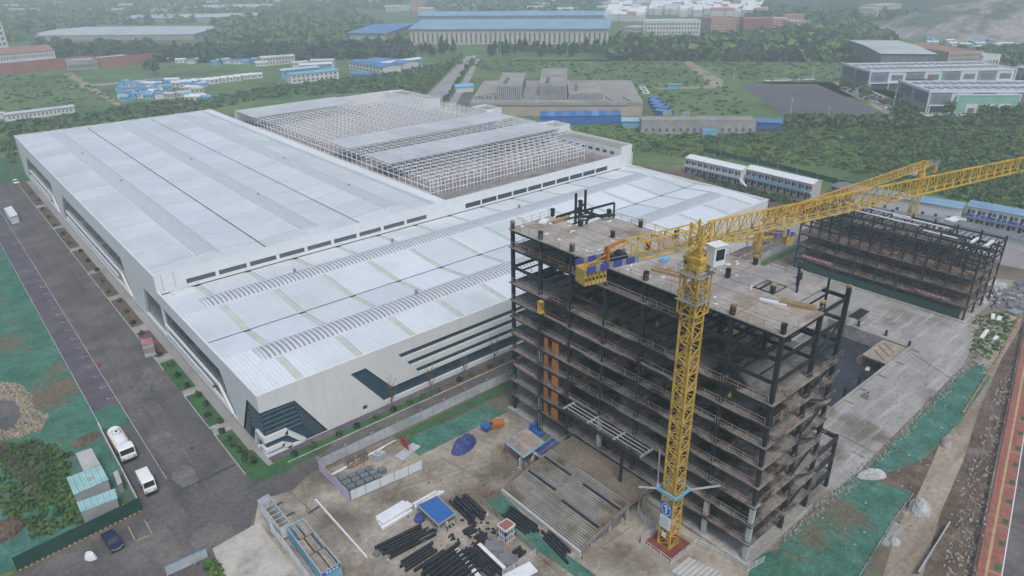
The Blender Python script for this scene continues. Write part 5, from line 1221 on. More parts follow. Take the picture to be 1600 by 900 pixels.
# ================================================================== vehicles
def wheel(t, x, y, r, w):
    o = part('wheel', MB().cyl((x,y-w/2,r),(x,y+w/2,r),r,16), M['black'], t, world=False)
    part('rim', MB().cyl((x,y-w/2-.01,r),(x,y+w/2+.01,r),r*.55,10), M['chrome'], o, world=False)
def truck(label, pxy_rear, pxy_front, L, wd, tank=True):
    a = at(*pxy_rear); b = at(*pxy_front); d = b-a; rz = math.atan2(d.y, d.x); c = (a+b)/2
    t = thing('truck', label, 'truck', (c.x,c.y,-.03), rz); s = L/9.0; hl = L/2; w = wd/2
    part('chassis', MB().box(-hl,-w*.8,.55,hl-.2,w*.8,.9), M['blacksteel'], t, world=False)
    cl_ = 2.1*s**.5
    cabp_ = [(hl-cl_,.75),(hl,.75),(hl,1.5),(hl-.12,1.75),(hl-.35,2.75),(hl-.6,2.95),(hl-cl_,2.95)]
    cb = part('cab', MB().add([(x,-w,z) for x, z in cabp_]+[(x,w,z) for x, z in cabp_], [tuple(range(7)), tuple(range(13,6,-1))]+[(i,i+7,(i+1) % 7+7,(i+1) % 7) for i in range(7)]), M['truckwhite'], t, world=False)
    part('windscreen', MB().poly([(hl-.1,-w+.12,1.8),(hl-.1,w-.12,1.8),(hl-.32,w-.15,2.7),(hl-.32,-w+.15,2.7)]), M['carglass'], cb, world=False)
    for e in (-1, 1):
        part('side_window', MB().poly([(hl-cl_+.5,e*(w+.006),1.85),(hl-.3,e*(w+.006),1.85),(hl-.5,e*(w+.006),2.6),(hl-cl_+.5,e*(w+.006),2.6)]), M['carglass'], cb, world=False)
        part('mirror', MB().box(hl-.25,e*(w+.18)-.1,1.9,hl-.1,e*(w+.18)+.1,2.5), M['black'], cb, world=False)
        part('headlight', MB().box(hl-.02,e*w*.7-.2,.95,hl+.03,e*w*.7+.2,1.2), M['chrome'], t, world=False)
    part('bumper', MB().box(hl-.1,-w,.45,hl+.1,w,.85), M['blacksteel'], t, world=False)
    x0, x1 = -hl, hl-cl_-.25
    if tank:
        pr = [(w*1.0*math.sin(q)*(1 if abs(math.sin(q)) < .99 else 1), 2.0-1.12*math.cos(q)) for q in np.linspace(0, 2*math.pi, 20, endpoint=False)]
        body = part('tank', MB().extrude(pr, (x0,0,0), (x1,0,0), (0,1,0)), M['truckwhite'], t, world=False, smooth=False)
        part('tank_stripe', MB().box(x0+.2,-w-.02,1.7,x1-.2,-w+.1,2.15).box(x0+.2,w-.1,1.7,x1-.2,w+.02,2.15), M['orange'], body, world=False)
        # black outline emblem on the tank top
        mb = MB(); pts = [(-.75,-.55),(.15,-.75),(.75,-.35),(.8,.0),(.75,.35),(.15,.75),(-.75,.55),(-.5,.25),(-.5,-.25)]
        for i in range(9):
            u = pts[i]; v = pts[(i+1) % 9]; zz = lambda y: 2.0+1.12*math.sqrt(max(0,1-(y/w)**2))+.03
            mb.bar(((x0+x1)/2-1.0+u[0]*1.2,u[1],zz(u[1])), ((x0+x1)/2-1.0+v[0]*1.2,v[1],zz(v[1])), .07, .03)
        part('emblem', mb, M['black'], body, world=False)
        part('filler_cap', MB().cyl(((x0+x1)/2-1,0,3.1),((x0+x1)/2-1,0,3.25),.22,10), M['blacksteel'], body, world=False)
        part('side_locker', MB().box(x0+.3,-w,.6,x1-.2,w,1.15), M['orange'], t, world=False)
    else:
        body = part('box_body', MB().box(x0+.4,-w*.98,.95,x1,w*.98,2.7), M['truckwhite'], t, world=False)
        part('rear_frame', MB().box(x0-.1,-w*.8,.6,x0+.1,w*.8,.8).box(x0,-w*.7,.8,x0+.1,-w*.6,2.3).box(x0,w*.6,.8,x0+.1,w*.7,2.3).box(x0,-w*.6,2.2,x0+.4,w*.6,2.3), M['bluelight'], t, world=False)
    for x in ((hl-1.1, -hl+1.2, -hl+2.5) if tank else (hl-.9, -hl+1.1)):
        for e in (-1, 1): wheel(t, x, e*(w-.2), .5 if tank else .42, .34)
    return t
truck('white tanker truck with an outline emblem on its top by the grey fence', (183,688), (204,722), 8.6, 2.5)
truck('small white box truck parked below the tanker', (225,750), (238,774), 5.2, 1.9, False)
def car(label, rear, front, m, L=4.6, wd=1.8, detail=True, group=None):
    a = at(*rear); b = at(*front); d = b-a; rz = math.atan2(d.y, d.x); c = (a+b)/2; k = L/4.6; w = wd/2
    t = thing('car', label, 'car', (c.x,c.y,-.03), rz, group)
    low_ = [(-2.3,.35),(2.25,.35),(2.3,.6),(2.2,.85),(1.2,1.0),(-1.9,1.05),(-2.25,.95)]
    def loft(pr, w0, w1):
        n = len(pr); zs = [z for _, z in pr]; z0, z1 = min(zs), max(zs)
        ww = lambda z: w0+(w1-w0)*(z-z0)/(z1-z0)
        return MB().add([(x*k,-ww(z),z) for x, z in pr]+[(x*k,ww(z),z) for x, z in pr], [tuple(range(n)), tuple(range(2*n-1,n-1,-1))]+[(i,i+n,(i+1) % n+n,(i+1) % n) for i in range(n)])
    part('body', loft(low_, w, w*.95), m, t, world=False)
    g_ = part('glasshouse', loft([(-1.95,1.03),(1.15,.98),(.45,1.45),(-1.3,1.47)], w*.93, w*.72), M['carglass'], t, world=False)
    part('roof', loft([(.42,1.455),(.3,1.5),(-1.2,1.52),(-1.32,1.475)][::-1], w*.74, w*.7), m, t, world=False)
    part('grille', MB().box(2.27*k,-.45,.45,2.33*k,.45,.72), M['chrome'], t, world=False)
    for e in (-1, 1):
        part('headlight', MB().box(2.12*k,e*.68-.18,.66,2.29*k,e*.68+.18,.82), M['chrome'], t, world=False)
        part('tail_light', MB().box(-2.29*k,e*.66-.16,.72,-2.24*k,e*.66+.16,.9), M['lightred'], t, world=False)
        part('mirror', MB().box(.7*k,e*(w+.1)-.09,.98,.85*k,e*(w+.1)+.09,1.12), m, t, world=False)
        for x in (1.42*k, -1.4*k): wheel(t, x, e*(w-.1), .33, .22)
    return t
car('navy blue car parked against the dark green hoarding', (169,838), (185,861), M['navy'], 4.7, 1.85)
car('tiny white vehicle standing at the far end of the asphalt road', (21,282), (30,291), M['truckwhite'], 4.8, 1.9)
heap('white_object', 'small white unidentified shape standing left of the navy car', 'object', at(142,872), .55, .95, 1.25, .8, M['signwhite'], 22, 10)  # stand-in heap for a small white shape of unknown kind

# ================================================================== people
def person(label, foot, yaw, cloth, legs, helmet, walk=.25, z=0.0, bend=0.0):
    V = []; E = []; Rr = []
    def v(x, y, z_, r_): V.append((x, y, z_)); Rr.append(r_); return len(V)-1
    def e(a, b): E.append((a, b))
    b_ = bend
    pel = v(0,0,.95,.15); sp = v(b_*.2,0,1.15,.14); ch = v(b_*.5,0,1.36,.165); nk = v(b_*.6,0,1.5,.06); hd = v(b_*.68+.02,0,1.62,.1); ht = v(b_*.7,0,1.74,.085)
    e(pel,sp); e(sp,ch); e(ch,nk); e(nk,hd); e(hd,ht)
    for s, f in ((1, walk), (-1, -walk)):
        hp = v(0,s*.1,.88,.1); kn = v(f*.5+.03,s*.11,.48,.07); an = v(f*.8 if f > 0 else f,s*.11,.09,.045); to = v((f*.8 if f > 0 else f)+.17,s*.12,.05,.04)
        e(pel,hp); e(hp,kn); e(kn,an); e(an,to)
        sh = v(b_*.5,s*.2,1.42,.065); el = v(b_*.5-f*.5,s*.26,1.14,.048); wr = v(b_*.5-f*.5+.14,s*.25,.92,.035); hn = v(b_*.5-f*.5+.2,s*.24,.84,.035)
        e(ch,sh); e(sh,el); e(el,wr); e(wr,hn)
    me = bpy.data.meshes.new('person'); me.from_pydata(V, E, []); me.update()
    o = bpy.data.objects.new('person', me); COL.objects.link(o)
    md = o.modifiers.new('skin', 'SKIN'); sv = me.skin_vertices[0].data
    for i, r_ in enumerate(Rr): sv[i].radius = (r_, r_)
    sv[0].use_root = True
    o.modifiers.new('sub', 'SUBSURF').levels = 1
    dg = bpy.context.evaluated_depsgraph_get(); ev = o.evaluated_get(dg); me2 = bpy.data.meshes.new_from_object(ev)
    o.modifiers.clear(); o.data = me2
    for m_ in (cloth, legs, M['skin']): me2.materials.append(m_)
    for p_ in me2.polygons:
        c = p_.center; far = abs(c.y) > .17
        p_.material_index = 2 if (c.z > 1.5 or (far and c.z < .93 and c.z > .7)) else (0 if c.z > .9 else 1)
        p_.use_smooth = True
    o.location = (foot[0], foot[1], z); o.rotation_euler = (0,0,yaw); ORI[o.name] = (0,0,0); tag(o, label, 'person')
    part('helmet', MB().blob((b_*.68+.01,0,1.7), .13, .8, 10, 5, 0), helmet, o, world=False)
    return o
pts_ = [('person in orange overalls on the pale slab behind the tower, left of two', (1196,382), 0, 1.2, M['orangecloth'], M['darkcloth'], M['red']),
 ('person in orange overalls on the pale slab behind the tower, right of two', (1202,382), 0, -2.0, M['orangecloth'], M['darkcloth'], M['yellow']),
 ('person in a green vest walking in the steel yard by the shelter', (699,829), 0, .4, M['turq'], M['darkcloth'], M['signwhite'])]
for l_, pxy, z, yw, c1, c2, c3 in pts_: person(l_, at(*pxy, z), yw, c1, c2, c3, z=z)
p = on_x(79.5, 1031, 470); person('person in a yellow vest on the dark storey below the tower roof', (79.5, p.y), 2.2, M['hivis'], M['darkcloth'], M['yellow'], z=LV[3], bend=.2)
p = at(1142,655, LV[5]); person('person in a yellow vest near the edge of a middle storey of the tower', (75.6, on_x(75.6,1143,600).y), 1.0, M['hivis'], M['darkcloth'], M['yellow'], z=LV[4])

# ================================================================== right of the tower: slab, pit, debris
for i, (a, b) in enumerate((((1422,546),(1436,551)),((1397,564),(1411,570)),((1371,585),(1385,591)),((1344,607),(1358,613)),((1321,626),(1335,632)))):
    p_ = at(*a); q_ = at(*b); setting('slab_upstand', MB().bar(p_+Vector((0,0,.12)), q_+Vector((0,0,.12)), .3, .4), M['conc'])
t = thing('concrete_stub', 'square concrete stub with a dark hole on the wet slab', 'concrete stub', at(1354,622))
part('shaft', MB().box(-.55,-.55,0,.55,.55,1.3), M['conc'], t, world=False); part('hole', MB().cyl((0,0,1.3),(0,0,1.31),.3,12), M['black'], t, world=False)
t = thing('beam_bundle', 'dark bundle of steel beams lying on the wet slab behind the tower', 'beam bundle', at(1342,491))
for k in range(7): part('steel_beam', MB().bar(at(1328+2.6*k,493-1.8*k,.3+.3*(k % 2)), at(1343+2.4*k,498-1.8*k,.3+.3*(k % 2)), .35), M['blacksteel'], t)
for (x, y) in ((1384,524),(1420,541),(1341,509),(1320,613),(1342,598),(1303,560)):
    p = at(x, y); z0 = 0 if x in (1384,1420,1341) else -3.3
    solo('column_stub', MB().box(p.x-.22,p.y-.22,z0,p.x+.22,p.y+.22,1.3).box(p.x-.3,p.y-.3,z0,p.x+.3,p.y+.3,z0+.15), M['steel'], 'blue grey column stub by the flooded pit', 'column stub', group='column stubs round the pit')
t = thing('formwork_platform', 'timber formwork platform at the far right corner of the flooded pit', 'formwork', (150,52,0))
part('deck', MB().box(146,47.6,-.5,156.2,52.8,-.2), M['plywood'], t)
for k in range(6): part('prop', MB().box(146.3+1.9*k,47.7,-4,146.45+1.9*k,47.85,-.5).box(146.3+1.9*k,52.4,-4,146.45+1.9*k,52.55,-.5), M['steel'], t)
for k in range(3): part('timber', MB().bar((147+k*2.5,48.5,-.1),(150+k*2.4,51.8,-.1),.4,.18), M['wood'], t)
heap('timber_heap', 'orange brown timber heap in the shallow water of the pit', 'timber heap', at(1346,563,-3.2), 2.2, 1.2, 1.0, .3, M['wood'], 31).location.z = -3.2
p = at(1356,576,-3.2); solo('floating_board', MB().box(-1,-.4,-3.25,1,.4,-3.1), M['alu'], 'white board floating in the pit', 'board', (p.x,p.y,0), .2, world=False)
part_of = thing('footing', 'brown concrete footing ring in the near left end of the pit', 'footing', (116,50,-4))
part('ring_wall', MB().box(112.1,47.5,-4,121,48.0,-2.4).box(112.1,54,-4,121,54.5,-2.4).box(120.5,48.0,-4,121,54,-2.4), M['mud'], part_of)
part('ring_floor', MB().box(112.1,47.0,-4,126,58,-3.0), M['yard'], part_of)
# hollow boards, ducts and scrap by the second block
for i, (a, b, w_, lb) in enumerate((((1533,529),(1543,516),.8,'long white duct lying on the grass by the slab corner'),((1551,499),(1552,491),.8,'short white duct standing close to the second block debris'),((1559,501),(1563,495),.9,'short white duct right of the other short one'),((1553,531),(1558,526),.7,'dull white duct nearest the dirt track'))):
    solo('white_duct', MB().bar(at(*a,.25), at(*b,.25), w_, .5), M['alu'], lb, 'duct')
solo('sheet_pile', MB().bar(at(1580,489,.4), at(1592,485,.4), 2.6, .5), M['chrome'], 'grey sheet pile at the far right by the dirt track', 'sheet pile')
rr = random.Random(41)
def debris(name, pts, n, m, smin, smax, h=.3, seed=0, z=0.0):
    rr = random.Random(seed); P_ = [at(*q_) for q_ in pts]; mb = MB()
    x0 = min(p.x for p in P_); x1 = max(p.x for p in P_); y0 = min(p.y for p in P_); y1 = max(p.y for p in P_); k = 0; tr = 0
    while k < n and tr < n*30:
        tr += 1; x = rr.uniform(x0,x1); y = rr.uniform(y0,y1)
        ins = False
        for i in range(len(P_)):
            a, b = P_[i], P_[i-1]
            if (a.y > y) != (b.y > y) and x < (b.x-a.x)*(y-a.y)/(b.y-a.y)+a.x: ins = not ins
        if not ins: continue
        l = rr.uniform(smin,smax); w_ = rr.uniform(.3,.8)*l; a = rr.uniform(0,3.14); c, s = math.cos(a), math.sin(a); hh = h*rr.uniform(.4,1.3)
        b4 = [(x+u*c-v_*s, y+u*s+v_*c) for u, v_ in ((-l/2,-w_/2),(l/2,-w_/2),(l/2,w_/2),(-l/2,w_/2))]
        mb.hexa([(*q_, z-.05) for q_ in b4], [(x+(q_[0]-x)*.7, y+(q_[1]-y)*.7, z+hh*rr.uniform(.6,1)) for q_ in b4]); k += 1
    return setting(name, mb, m, 'stuff')
debris('rubble', [(1525,905),(1560,700),(1590,560),(1560,600),(1505,760),(1470,905)], 500, M['rubble'], .12, .6, .25, 1)
debris('rubble', [(1322,745),(1405,675),(1525,545),(1532,560),(1410,690),(1335,762)], 350, M['rubble'], .12, .5, .22, 2)
debris('scrap_sheets', [(1540,455),(1610,440),(1610,490),(1545,482)], 90, M['slate'], .6, 3.5, .8, 3)
debris('scrap_sheets', [(1525,445),(1570,440),(1590,465),(1540,480),(1515,470)], 80, M['sheet'], .5, 2.5, .6, 4)
debris('scrap_sheets', [(1512,480),(1560,480),(1590,500),(1530,600),(1520,560)], 130, M['rubble'], .3, 1.4, .3, 5)
debris('rubble', [(1205,830),(1330,750),(1340,758),(1225,850)], 260, M['rubble'], .12, .5, .25, 6)
debris('litter', [(1240,800),(1400,740),(1440,780),(1330,890)], 22, M['sheet'], .1, .4, .1, 7)
debris('litter', [(560,700),(800,700),(930,900),(560,900)], 90, M['plywood'], .1, .45, .1, 8)
debris('litter', [(1250,430),(1500,505),(1380,680),(1300,640)], 50, M['plywood'], .12, .5, .1, 9)
debris('litter', [(1360,560),(1530,560),(1500,900),(1380,900)], 160, M['rubble'], .1, .5, .12, 10)
debris('litter', [(560,690),(800,640),(880,690),(940,900),(560,900)], 110, M['wood'], .1, .45, .08, 21)
debris('litter', [(600,690),(760,690),(1000,860),(1100,900),(650,900)], 70, M['blacksteel'], .1, .4, .08, 22)
debris('litter', [(480,770),(560,800),(640,900),(520,900)], 40, M['slate'], .1, .4, .06, 23)
debris('scrap_pipes', [(700,815),(760,800),(800,880),(700,870)], 50, M['steel'], .3, 1.1, .18, 24)
debris('gravel_bank', [(-60,598),(30,600),(50,618),(52,640),(76,650),(66,672),(40,682),(0,690),(-60,690),(-60,675),(20,672),(36,650),(26,626),(-60,622)], 1500, M['gravel'], .15, .7, .5, 11)
setting('gravel_hollow', flat(px((-60,618),(26,622),(36,648),(22,676),(-60,680)), .03), M['asphalt'])
heap('sack_pile', 'pile of red and white sacks beside the dirt track', 'sacks', at(1478,694), 1.6, 1.0, .8, .4, M['pinkboard'], 33)
solo('leaning_sheet', MB().hexa([at(1436,895),at(1478,822),at(1480,823),at(1438,896)],[at(1434,893,1.2),at(1484,814,1.4),at(1486,815,1.4),at(1436,894,1.2)]), M['greyfence'], 'leaning grey fence sheet between the dirt track and the muddy bank', 'fence sheet')
rail_fence('road_barrier', 'low pipe barrier with white heads along the red pavement', 'barrier', [tuple((A_+rd*s+rn*.7)[:2]) for s in (-12,20,60,110)], .9, 4.2, M['steel'], 0, (.3,.75), .1, 50)
rail_fence('road_barrier', 'thin pipe line along the left edge of the dirt track', 'barrier', [W2(1340,905), W2(1392,820), W2(1425,775)], .5, 3, M['pipe'], 0, (.25,), .1, 50)
rail_fence('road_barrier', 'timber edging along the far end of the dirt track', 'barrier', [W2(1505,645), W2(1560,560), W2(1596,490)], .4, 3, M['wood'], 0, (.2,), .25, 50)
# ================================================================== worker housing and buildings beyond the site
def frame_of(L, Rr_):
    L = Vector(L); d = Vector(Rr_)-L; ln = d.length; return L, math.atan2(d.y, d.x), ln
def linst(name, me, parent, loc, rz=0.0):
    o = bpy.data.objects.new(name, me); COL.objects.link(o); o.parent = parent; o.location = loc; o.rotation_euler = (0,0,rz); ORI[o.name] = (0,0,0); return o
_boxes = {}
def boxmesh(name, w, d, h, m):
    k = (name, round(w,2), round(d,2), round(h,2), m.name)
    if k not in _boxes: _boxes[k] = MB().box(0,0,0,w,d,h).mesh(name, m)
    return _boxes[k]
def windows(t, ln, h, rows, cols, m, x0=1.0, z0=1.1, ww=.6, hh=.55, y=-.04, name='window', x1=None, frame=None):
    x1 = x1 or ln-1.0; sx = (x1-x0)/cols; sz = (h-z0*.7)/rows
    me = boxmesh(name, sx*ww, .05, sz*hh, m)
    for r_ in range(rows):
        for c in range(cols): linst(name, me, t, (x0+sx*(c+.5-ww/2), y, z0+sz*r_))
def building(name, label, L, Rr_, depth, h, wall, roof, rows=0, cols=0, kind='flat', cat='building', group=None, over=.5, wm=None, ww=.6, hh=.5, rise=1.6, side=0, cut=None):
    L, rz, ln = frame_of(L, Rr_); t = thing(name, label, cat, (L.x, L.y, 0), rz, group)
    part('wall', MB().box(0,0,-.3,ln,depth,h), wall, t, world=False)
    if kind == 'flat':
        part('parapet', MB().box(-.1,-.1,h,ln+.1,.25,h+.7).box(-.1,depth-.25,h,ln+.1,depth+.1,h+.7).box(-.1,.25,h,.25,depth-.25,h+.7).box(ln-.25,.25,h,ln+.1,depth-.25,h+.7), wall, t, world=False)
        part('roof', MB().box(.25,.25,h,ln-.25,depth-.25,h+.12), roof, t, world=False)
    elif kind == 'gable':
        n = max(1, min(12, int(ln/8)))
        for i in range(n):
            a = -over+(ln+2*over)*i/n; b = -over+(ln+2*over)*(i+1)/n-.06
            part('roof_sheet', MB().hexa([(a,-over,h),(b,-over,h),(b,depth/2,h+rise),(a,depth/2,h+rise)],[(a,-over,h+.15),(b,-over,h+.15),(b,depth/2,h+rise+.15),(a,depth/2,h+rise+.15)]), roof, t, world=False)
            part('roof_sheet', MB().hexa([(a,depth/2+.02,h+rise),(b,depth/2+.02,h+rise),(b,depth+over,h),(a,depth+over,h)],[(a,depth/2+.02,h+rise+.15),(b,depth/2+.02,h+rise+.15),(b,depth+over,h+.15),(a,depth+over,h+.15)]), roof, t, world=False)
        part('gable', MB().add([(0,0,h),(0,depth,h),(0,depth/2,h+rise)],[(0,2,1)]).add([(ln,0,h),(ln,depth,h),(ln,depth/2,h+rise)],[(0,1,2)]), wall, t, world=False)
    if rows and cols: windows(t, ln, h, rows, cols, wm or M['window'], ww=ww, hh=hh)
    if side and rows:
        sx = depth/side; me = boxmesh('window', .05, sx*.5, (h-1)/rows*hh, wm or M['window'])
        for r_ in range(rows):
            for c in range(side): linst('window', me, t, (-.04, sx*(c+.25), 1.0+(h-.8)/rows*r_))
    return t
def dormitory(label, L, Rr_, depth, h, roof, railm, wallm, rise=.9, slope='gable'):
    t = building('dormitory', label, L, Rr_, depth, h, wallm, roof, kind='gable', cat='dormitory', rise=rise, over=.35, group=None)
    ln = (Vector(Rr_)-Vector(L)).length; n = max(4, int(ln/2.7)); sx = ln/n; hs = h/2
    part('gallery', MB().box(0,-1.35,hs-.2,ln,-.03,hs), M['steelw'], t, world=False)
    dm = boxmesh('door', .85, .06, 2.0, M['darkcloth']); wm_ = boxmesh('window', 1.0, .06, 1.0, M['window']); rm = boxmesh('gallery_panel', sx*.92, .06, .95, railm); pm = boxmesh('gallery_post', .1, .1, h-.05, M['steelw'])
    for i in range(n):
        for z in (0, hs):
            linst('door', dm, t, (sx*i+.25, -.07, z+.1)); linst('window', wm_, t, (sx*i+1.4, -.07, z+1.0))
        gp = linst('gallery_panel', rm, t, (sx*i+.05, -1.36, hs+.1))
        if railm is not M['whitefence'] and i % 2: linst('panel_lettering', glyph(MB(), (0,0,0), (1,0,0), .7, i).mesh('panel_lettering', M['signwhite']), gp, (sx*.3, -.03, .12))
        if i % 2 == 0: linst('gallery_post', pm, t, (sx*i, -1.3, 0))
    part('stair', MB().bar((ln+.3,-1.0,hs),(ln+4,-1.0,.1),1.0,.2), railm, t, world=False)
    for k in range(0, n, 2): part('roof_vent', MB().box(sx*k,depth*.75,h+.3,sx*k+.5,depth*.75+.5,h+.95), M['ventdark'], t, world=False)
    return t
dormitory('long white two storey dormitory block with white galleries beyond the low hall', at(1070,269), at(1156,290), 6.2, 5.9, M['parapet'], M['whitefence'], M['palewall'])
dormitory('two storey dormitory block with light blue gallery panels and a white roof', at(1163,287), at(1266,313), 6.2, 5.9, M['parapet'], M['bluelight'], M['cream'])
dormitory('two storey dormitory at the right edge with bright blue gallery panels', at(1505,349), at(1640,376), 7, 6.0, M['blueroof2'], M['bluepanel'], M['palewall'])
building('site_store', 'long low store with a dark roof below the right edge dormitory', at(1490,366), at(1640,404), 5, 3.2, M['palewall'], M['slate'], kind='gable', cat='store', rise=.7)
building('site_store', 'long pale store with small windows behind the second steel frame', at(1318,346), at(1459,371), 8, 4.0, M['palewall'], M['slate'], 1, 9, 'gable', 'store', rise=.9, ww=.28, hh=.3)
building('site_store', 'higher pale store with a light blue roof behind the other one', at(1330,322), at(1496,352), 7, 5.6, M['palewall'], M['blueroof2'], 1, 8, 'gable', 'store', rise=1.0, ww=.25, hh=.3)
building('site_store', 'small dark green roofed store at the left end of the stores', at(1298,302), at(1322,309), 8, 2.8, M['slate'], M['slate'], kind='gable', cat='store', rise=.6)
building('site_store', 'small store with a pale roof tucked beside the green roofed one', at(1318,308), at(1350,316), 5, 2.6, M['palewall'], M['blueroof2'], kind='gable', cat='store', rise=.5)
building('site_store', 'white flat roofed cabin between the stores and the right edge dormitory', at(1472,357), at(1488,362), 6, 2.6, M['parapet'], M['parapet'], kind='flat', cat='store')
hoarding('boundary_fence', 'dark fence with white posts running behind the dormitories', [W2(1098,238), W2(1215,264), W2(1345,298)], M['greenfence'], 2.2, 9, M['parapet'])

def bx(t, name, m, x0, y0, z0, x1, y1, z1): return part(name, MB().box(x0,y0,z0,x1,y1,z1), m, t, world=False)
# substation block with finned upper storeys
L, rz, ln = frame_of(at(735,181), at(1003,181))
t = thing('plant_building', 'large grey plant building with finned upper blocks beyond the open hall', 'plant', (L.x,L.y,0), rz)
hh_ = 7.5
bx(t,'wall',M['beige'],0,0,-.3,ln,78,hh_-1.6); bx(t,'wall_band',M['greywall'],-.2,-.2,hh_-1.6,ln+.2,78.2,hh_); bx(t,'roof',M['brownroof'],.4,.4,hh_,ln-.4,77.6,hh_+.15)
bx(t,'dark_strip',M['slate'],14,-.25,hh_-2.0,ln-8,-.03,hh_-1.75); bx(t,'door',M['slate'],5.5,-.06,1,8.5,0,4.6)
for (x0, x1, y0, y1, h_) in ((.155,.3,7,58,15.5),(.405,.565,7,74,15.8),(.575,.775,8,54,11.2)):
    x0 *= ln; x1 *= ln; b_ = bx(t,'upper_block',M['greywall'],x0,y0,hh_+.15,x1,y1,h_); bx(t,'block_roof',M['brownroof'],x0+.4,y0+.4,h_,x1-.4,y1-.4,h_+.08)
    bx(t,'roof_edge',M['steelw'],x0-.1,y0-.1,h_,x0+.3,y1,h_+.6); bx(t,'roof_edge',M['steelw'],x1-.3,y0-.1,h_,x1+.1,y1,h_+.6)
    n = int((x1-x0)/1.15); fm = boxmesh('fin', .5, .3, h_-hh_-.9-.9, M['fins'])
    bx(t,'recess',M['slate'],x0+.3,y0-.05,hh_+.3,x1-.3,y0-.01,h_-1.2)
    for k in range(n): linst('fin', fm, t, (x0+.4+1.15*k, y0-.32, hh_+.4))
    for k in range(3): bx(t,'roof_unit',M['slate'],x0+3+k*.2,y0+6+k*7,h_+.1,x0+5.2+k*.2,y0+7.4+k*7,h_+1.3)
for k in range(6): part('cooling_drum', MB().cyl((3+2.3*k,8+2*(k % 2),hh_+.2),(3+2.3*k,8+2*(k % 2),hh_+2.2),1.3,14), M['chrome'], t, world=False)
for k in range(5): bx(t,'roof_unit',M['chrome'],4+2*k,16+k,hh_+.2,5.4+2*k,18+k,hh_+1.8)
mb = MB(); rr = random.Random(9)
for k in range(40):
    x = .3*ln+rr.uniform(1,.1*ln-1); y = rr.uniform(7,30); mb.box(x,y,hh_+.2,x+rr.uniform(.4,1.6),y+rr.uniform(.4,1.6),hh_+rr.uniform(1,4))
part('pipework', mb, M['fins'], t, world=False, kind='stuff')
for x in (.8, .9): part('duct', MB().bar((x*ln,14,hh_+.6),(x*ln+3,2,hh_+.6),1.0), M['chrome'], t, world=False)
L, rz, ln = frame_of(at(845,196), at(970,194))
t = thing('blue_shed', 'long bright blue sheet metal shed in front of the plant building', 'shed', (L.x,L.y,0), rz)
bx(t,'wall',M['bluepanel'],0,0,0,ln,6,4.6)
for k in range(11): part('roof_sheet', MB().hexa([(k*ln/11,-.3,4.7),((k+1)*ln/11-.08,-.3,4.7),((k+1)*ln/11-.08,6.3,6.2),(k*ln/11,6.3,6.2)],[(k*ln/11,-.3,4.8),((k+1)*ln/11-.08,-.3,4.8),((k+1)*ln/11-.08,6.3,6.3),(k*ln/11,6.3,6.3)]), M['blueroof'] if k % 2 else M['bluepanel'], t, world=False)
building('blue_shed', 'small blue lean-to at the left end of the long blue shed', at(845,201), at(872,200), 4, 3, M['bluepanel'], M['blueroof'], kind='gable', cat='shed', rise=.6)
building('grey_block', 'long grey concrete block with paired dark windows beyond the green field', at(1001,209), at(1180,209), 9, 6.4, M['greywall'], M['brownroof'], 1, 16, 'flat', 'building', ww=.35, hh=.28)
for i, x in enumerate((1042,1070)): p = at(x,180,7); solo('cooling_unit', MB().box(-2.2,-1,0,2.2,1,2).cyl((-1,0,2),(-1,0,2.3),.7,10).cyl((1,0,2),(1,0,2.3),.7,10), M['chrome'], ('left','right')[i]+' one of two cooling units on the grey concrete block roof', 'cooling unit', (p.x,p.y,6.5), -.78, world=False)
for i, (x0, y0, x1, y1) in enumerate(((1012,160,1018,163),(1014,165,1024,168),(1017,170,1030,173),(1020,175,1036,178),(1024,181,1042,184))):
    building('blue_shed', ('topmost','second','third','fourth','lowest')[i]+' blue roofed shed in the diagonal row beside the plant building', at(x0,y0), at(x1+4,y1), 4.5, 3, M['bluepanel'], M['blueroof'], kind='gable', cat='shed', group='blue sheds by the plant', rise=.7)
building('blue_shed', 'blue shed at the right end of the grey concrete block', at(1182,203), at(1220,205), 6, 4, M['bluepanel'], M['blueroof'], kind='gable', cat='shed')
building('blue_shed', 'light blue small roof beside the wall left of the grey concrete block', at(972,200), at(1000,200), 5, 3.4, M['bluelight'], M['blueroof2'], kind='gable', cat='shed')
building('blue_shed', 'small turquoise roofed gatehouse left of the plant building', at(713,145), at(740,143), 5, 3.5, M['palewall'], M['bluelight'], kind='gable', cat='shed')
building('field_hut', 'tiny light blue hut alone in the green field', at(1043,138), at(1063,139), 3, 2.6, M['bluelight'], M['blueroof2'], kind='gable', cat='hut', rise=.4)
building('field_hut', 'white and blue van sized cabin before the grey concrete block', at(1097,212), at(1120,212), 2.5, 2.2, M['bluelight'], M['parapet'], kind='flat', cat='hut')
# far blue roofed halls and the white office
building('blue_hall', 'huge far hall with a long pale blue roof over cream walls', at(642,69), at(950,69), 120, 15, M['cream'], M['blueroof2'], 1, 40, 'gable', 'hall', rise=5, over=2, ww=.35, hh=.7)
t = building('blue_hall', 'raised second roof of the huge far hall behind it', at(655,52), at(940,52), 60, 20, M['greywall'], M['blueroof2'], 0, 0, 'gable', 'hall', rise=3, over=2)
building('blue_hall', 'smaller far hall with a saturated blue roof left of the huge one', at(546,70), at(602,71), 130, 12, M['cream'], M['blueroof'], 1, 8, 'gable', 'hall', rise=3, over=2, ww=.5, hh=.3)
building('office_block', 'white office block with rows of windows right of the blue halls', at(1004,67), at(1092,67), 22, 21, M['palewall'], M['paleroof'], 5, 18, 'flat', 'office', ww=.55, hh=.5)
building('office_block', 'low white office with dark windows left of the white office block', at(976,62), at(1001,64), 18, 13, M['palewall'], M['paleroof'], 4, 6, 'flat', 'office')
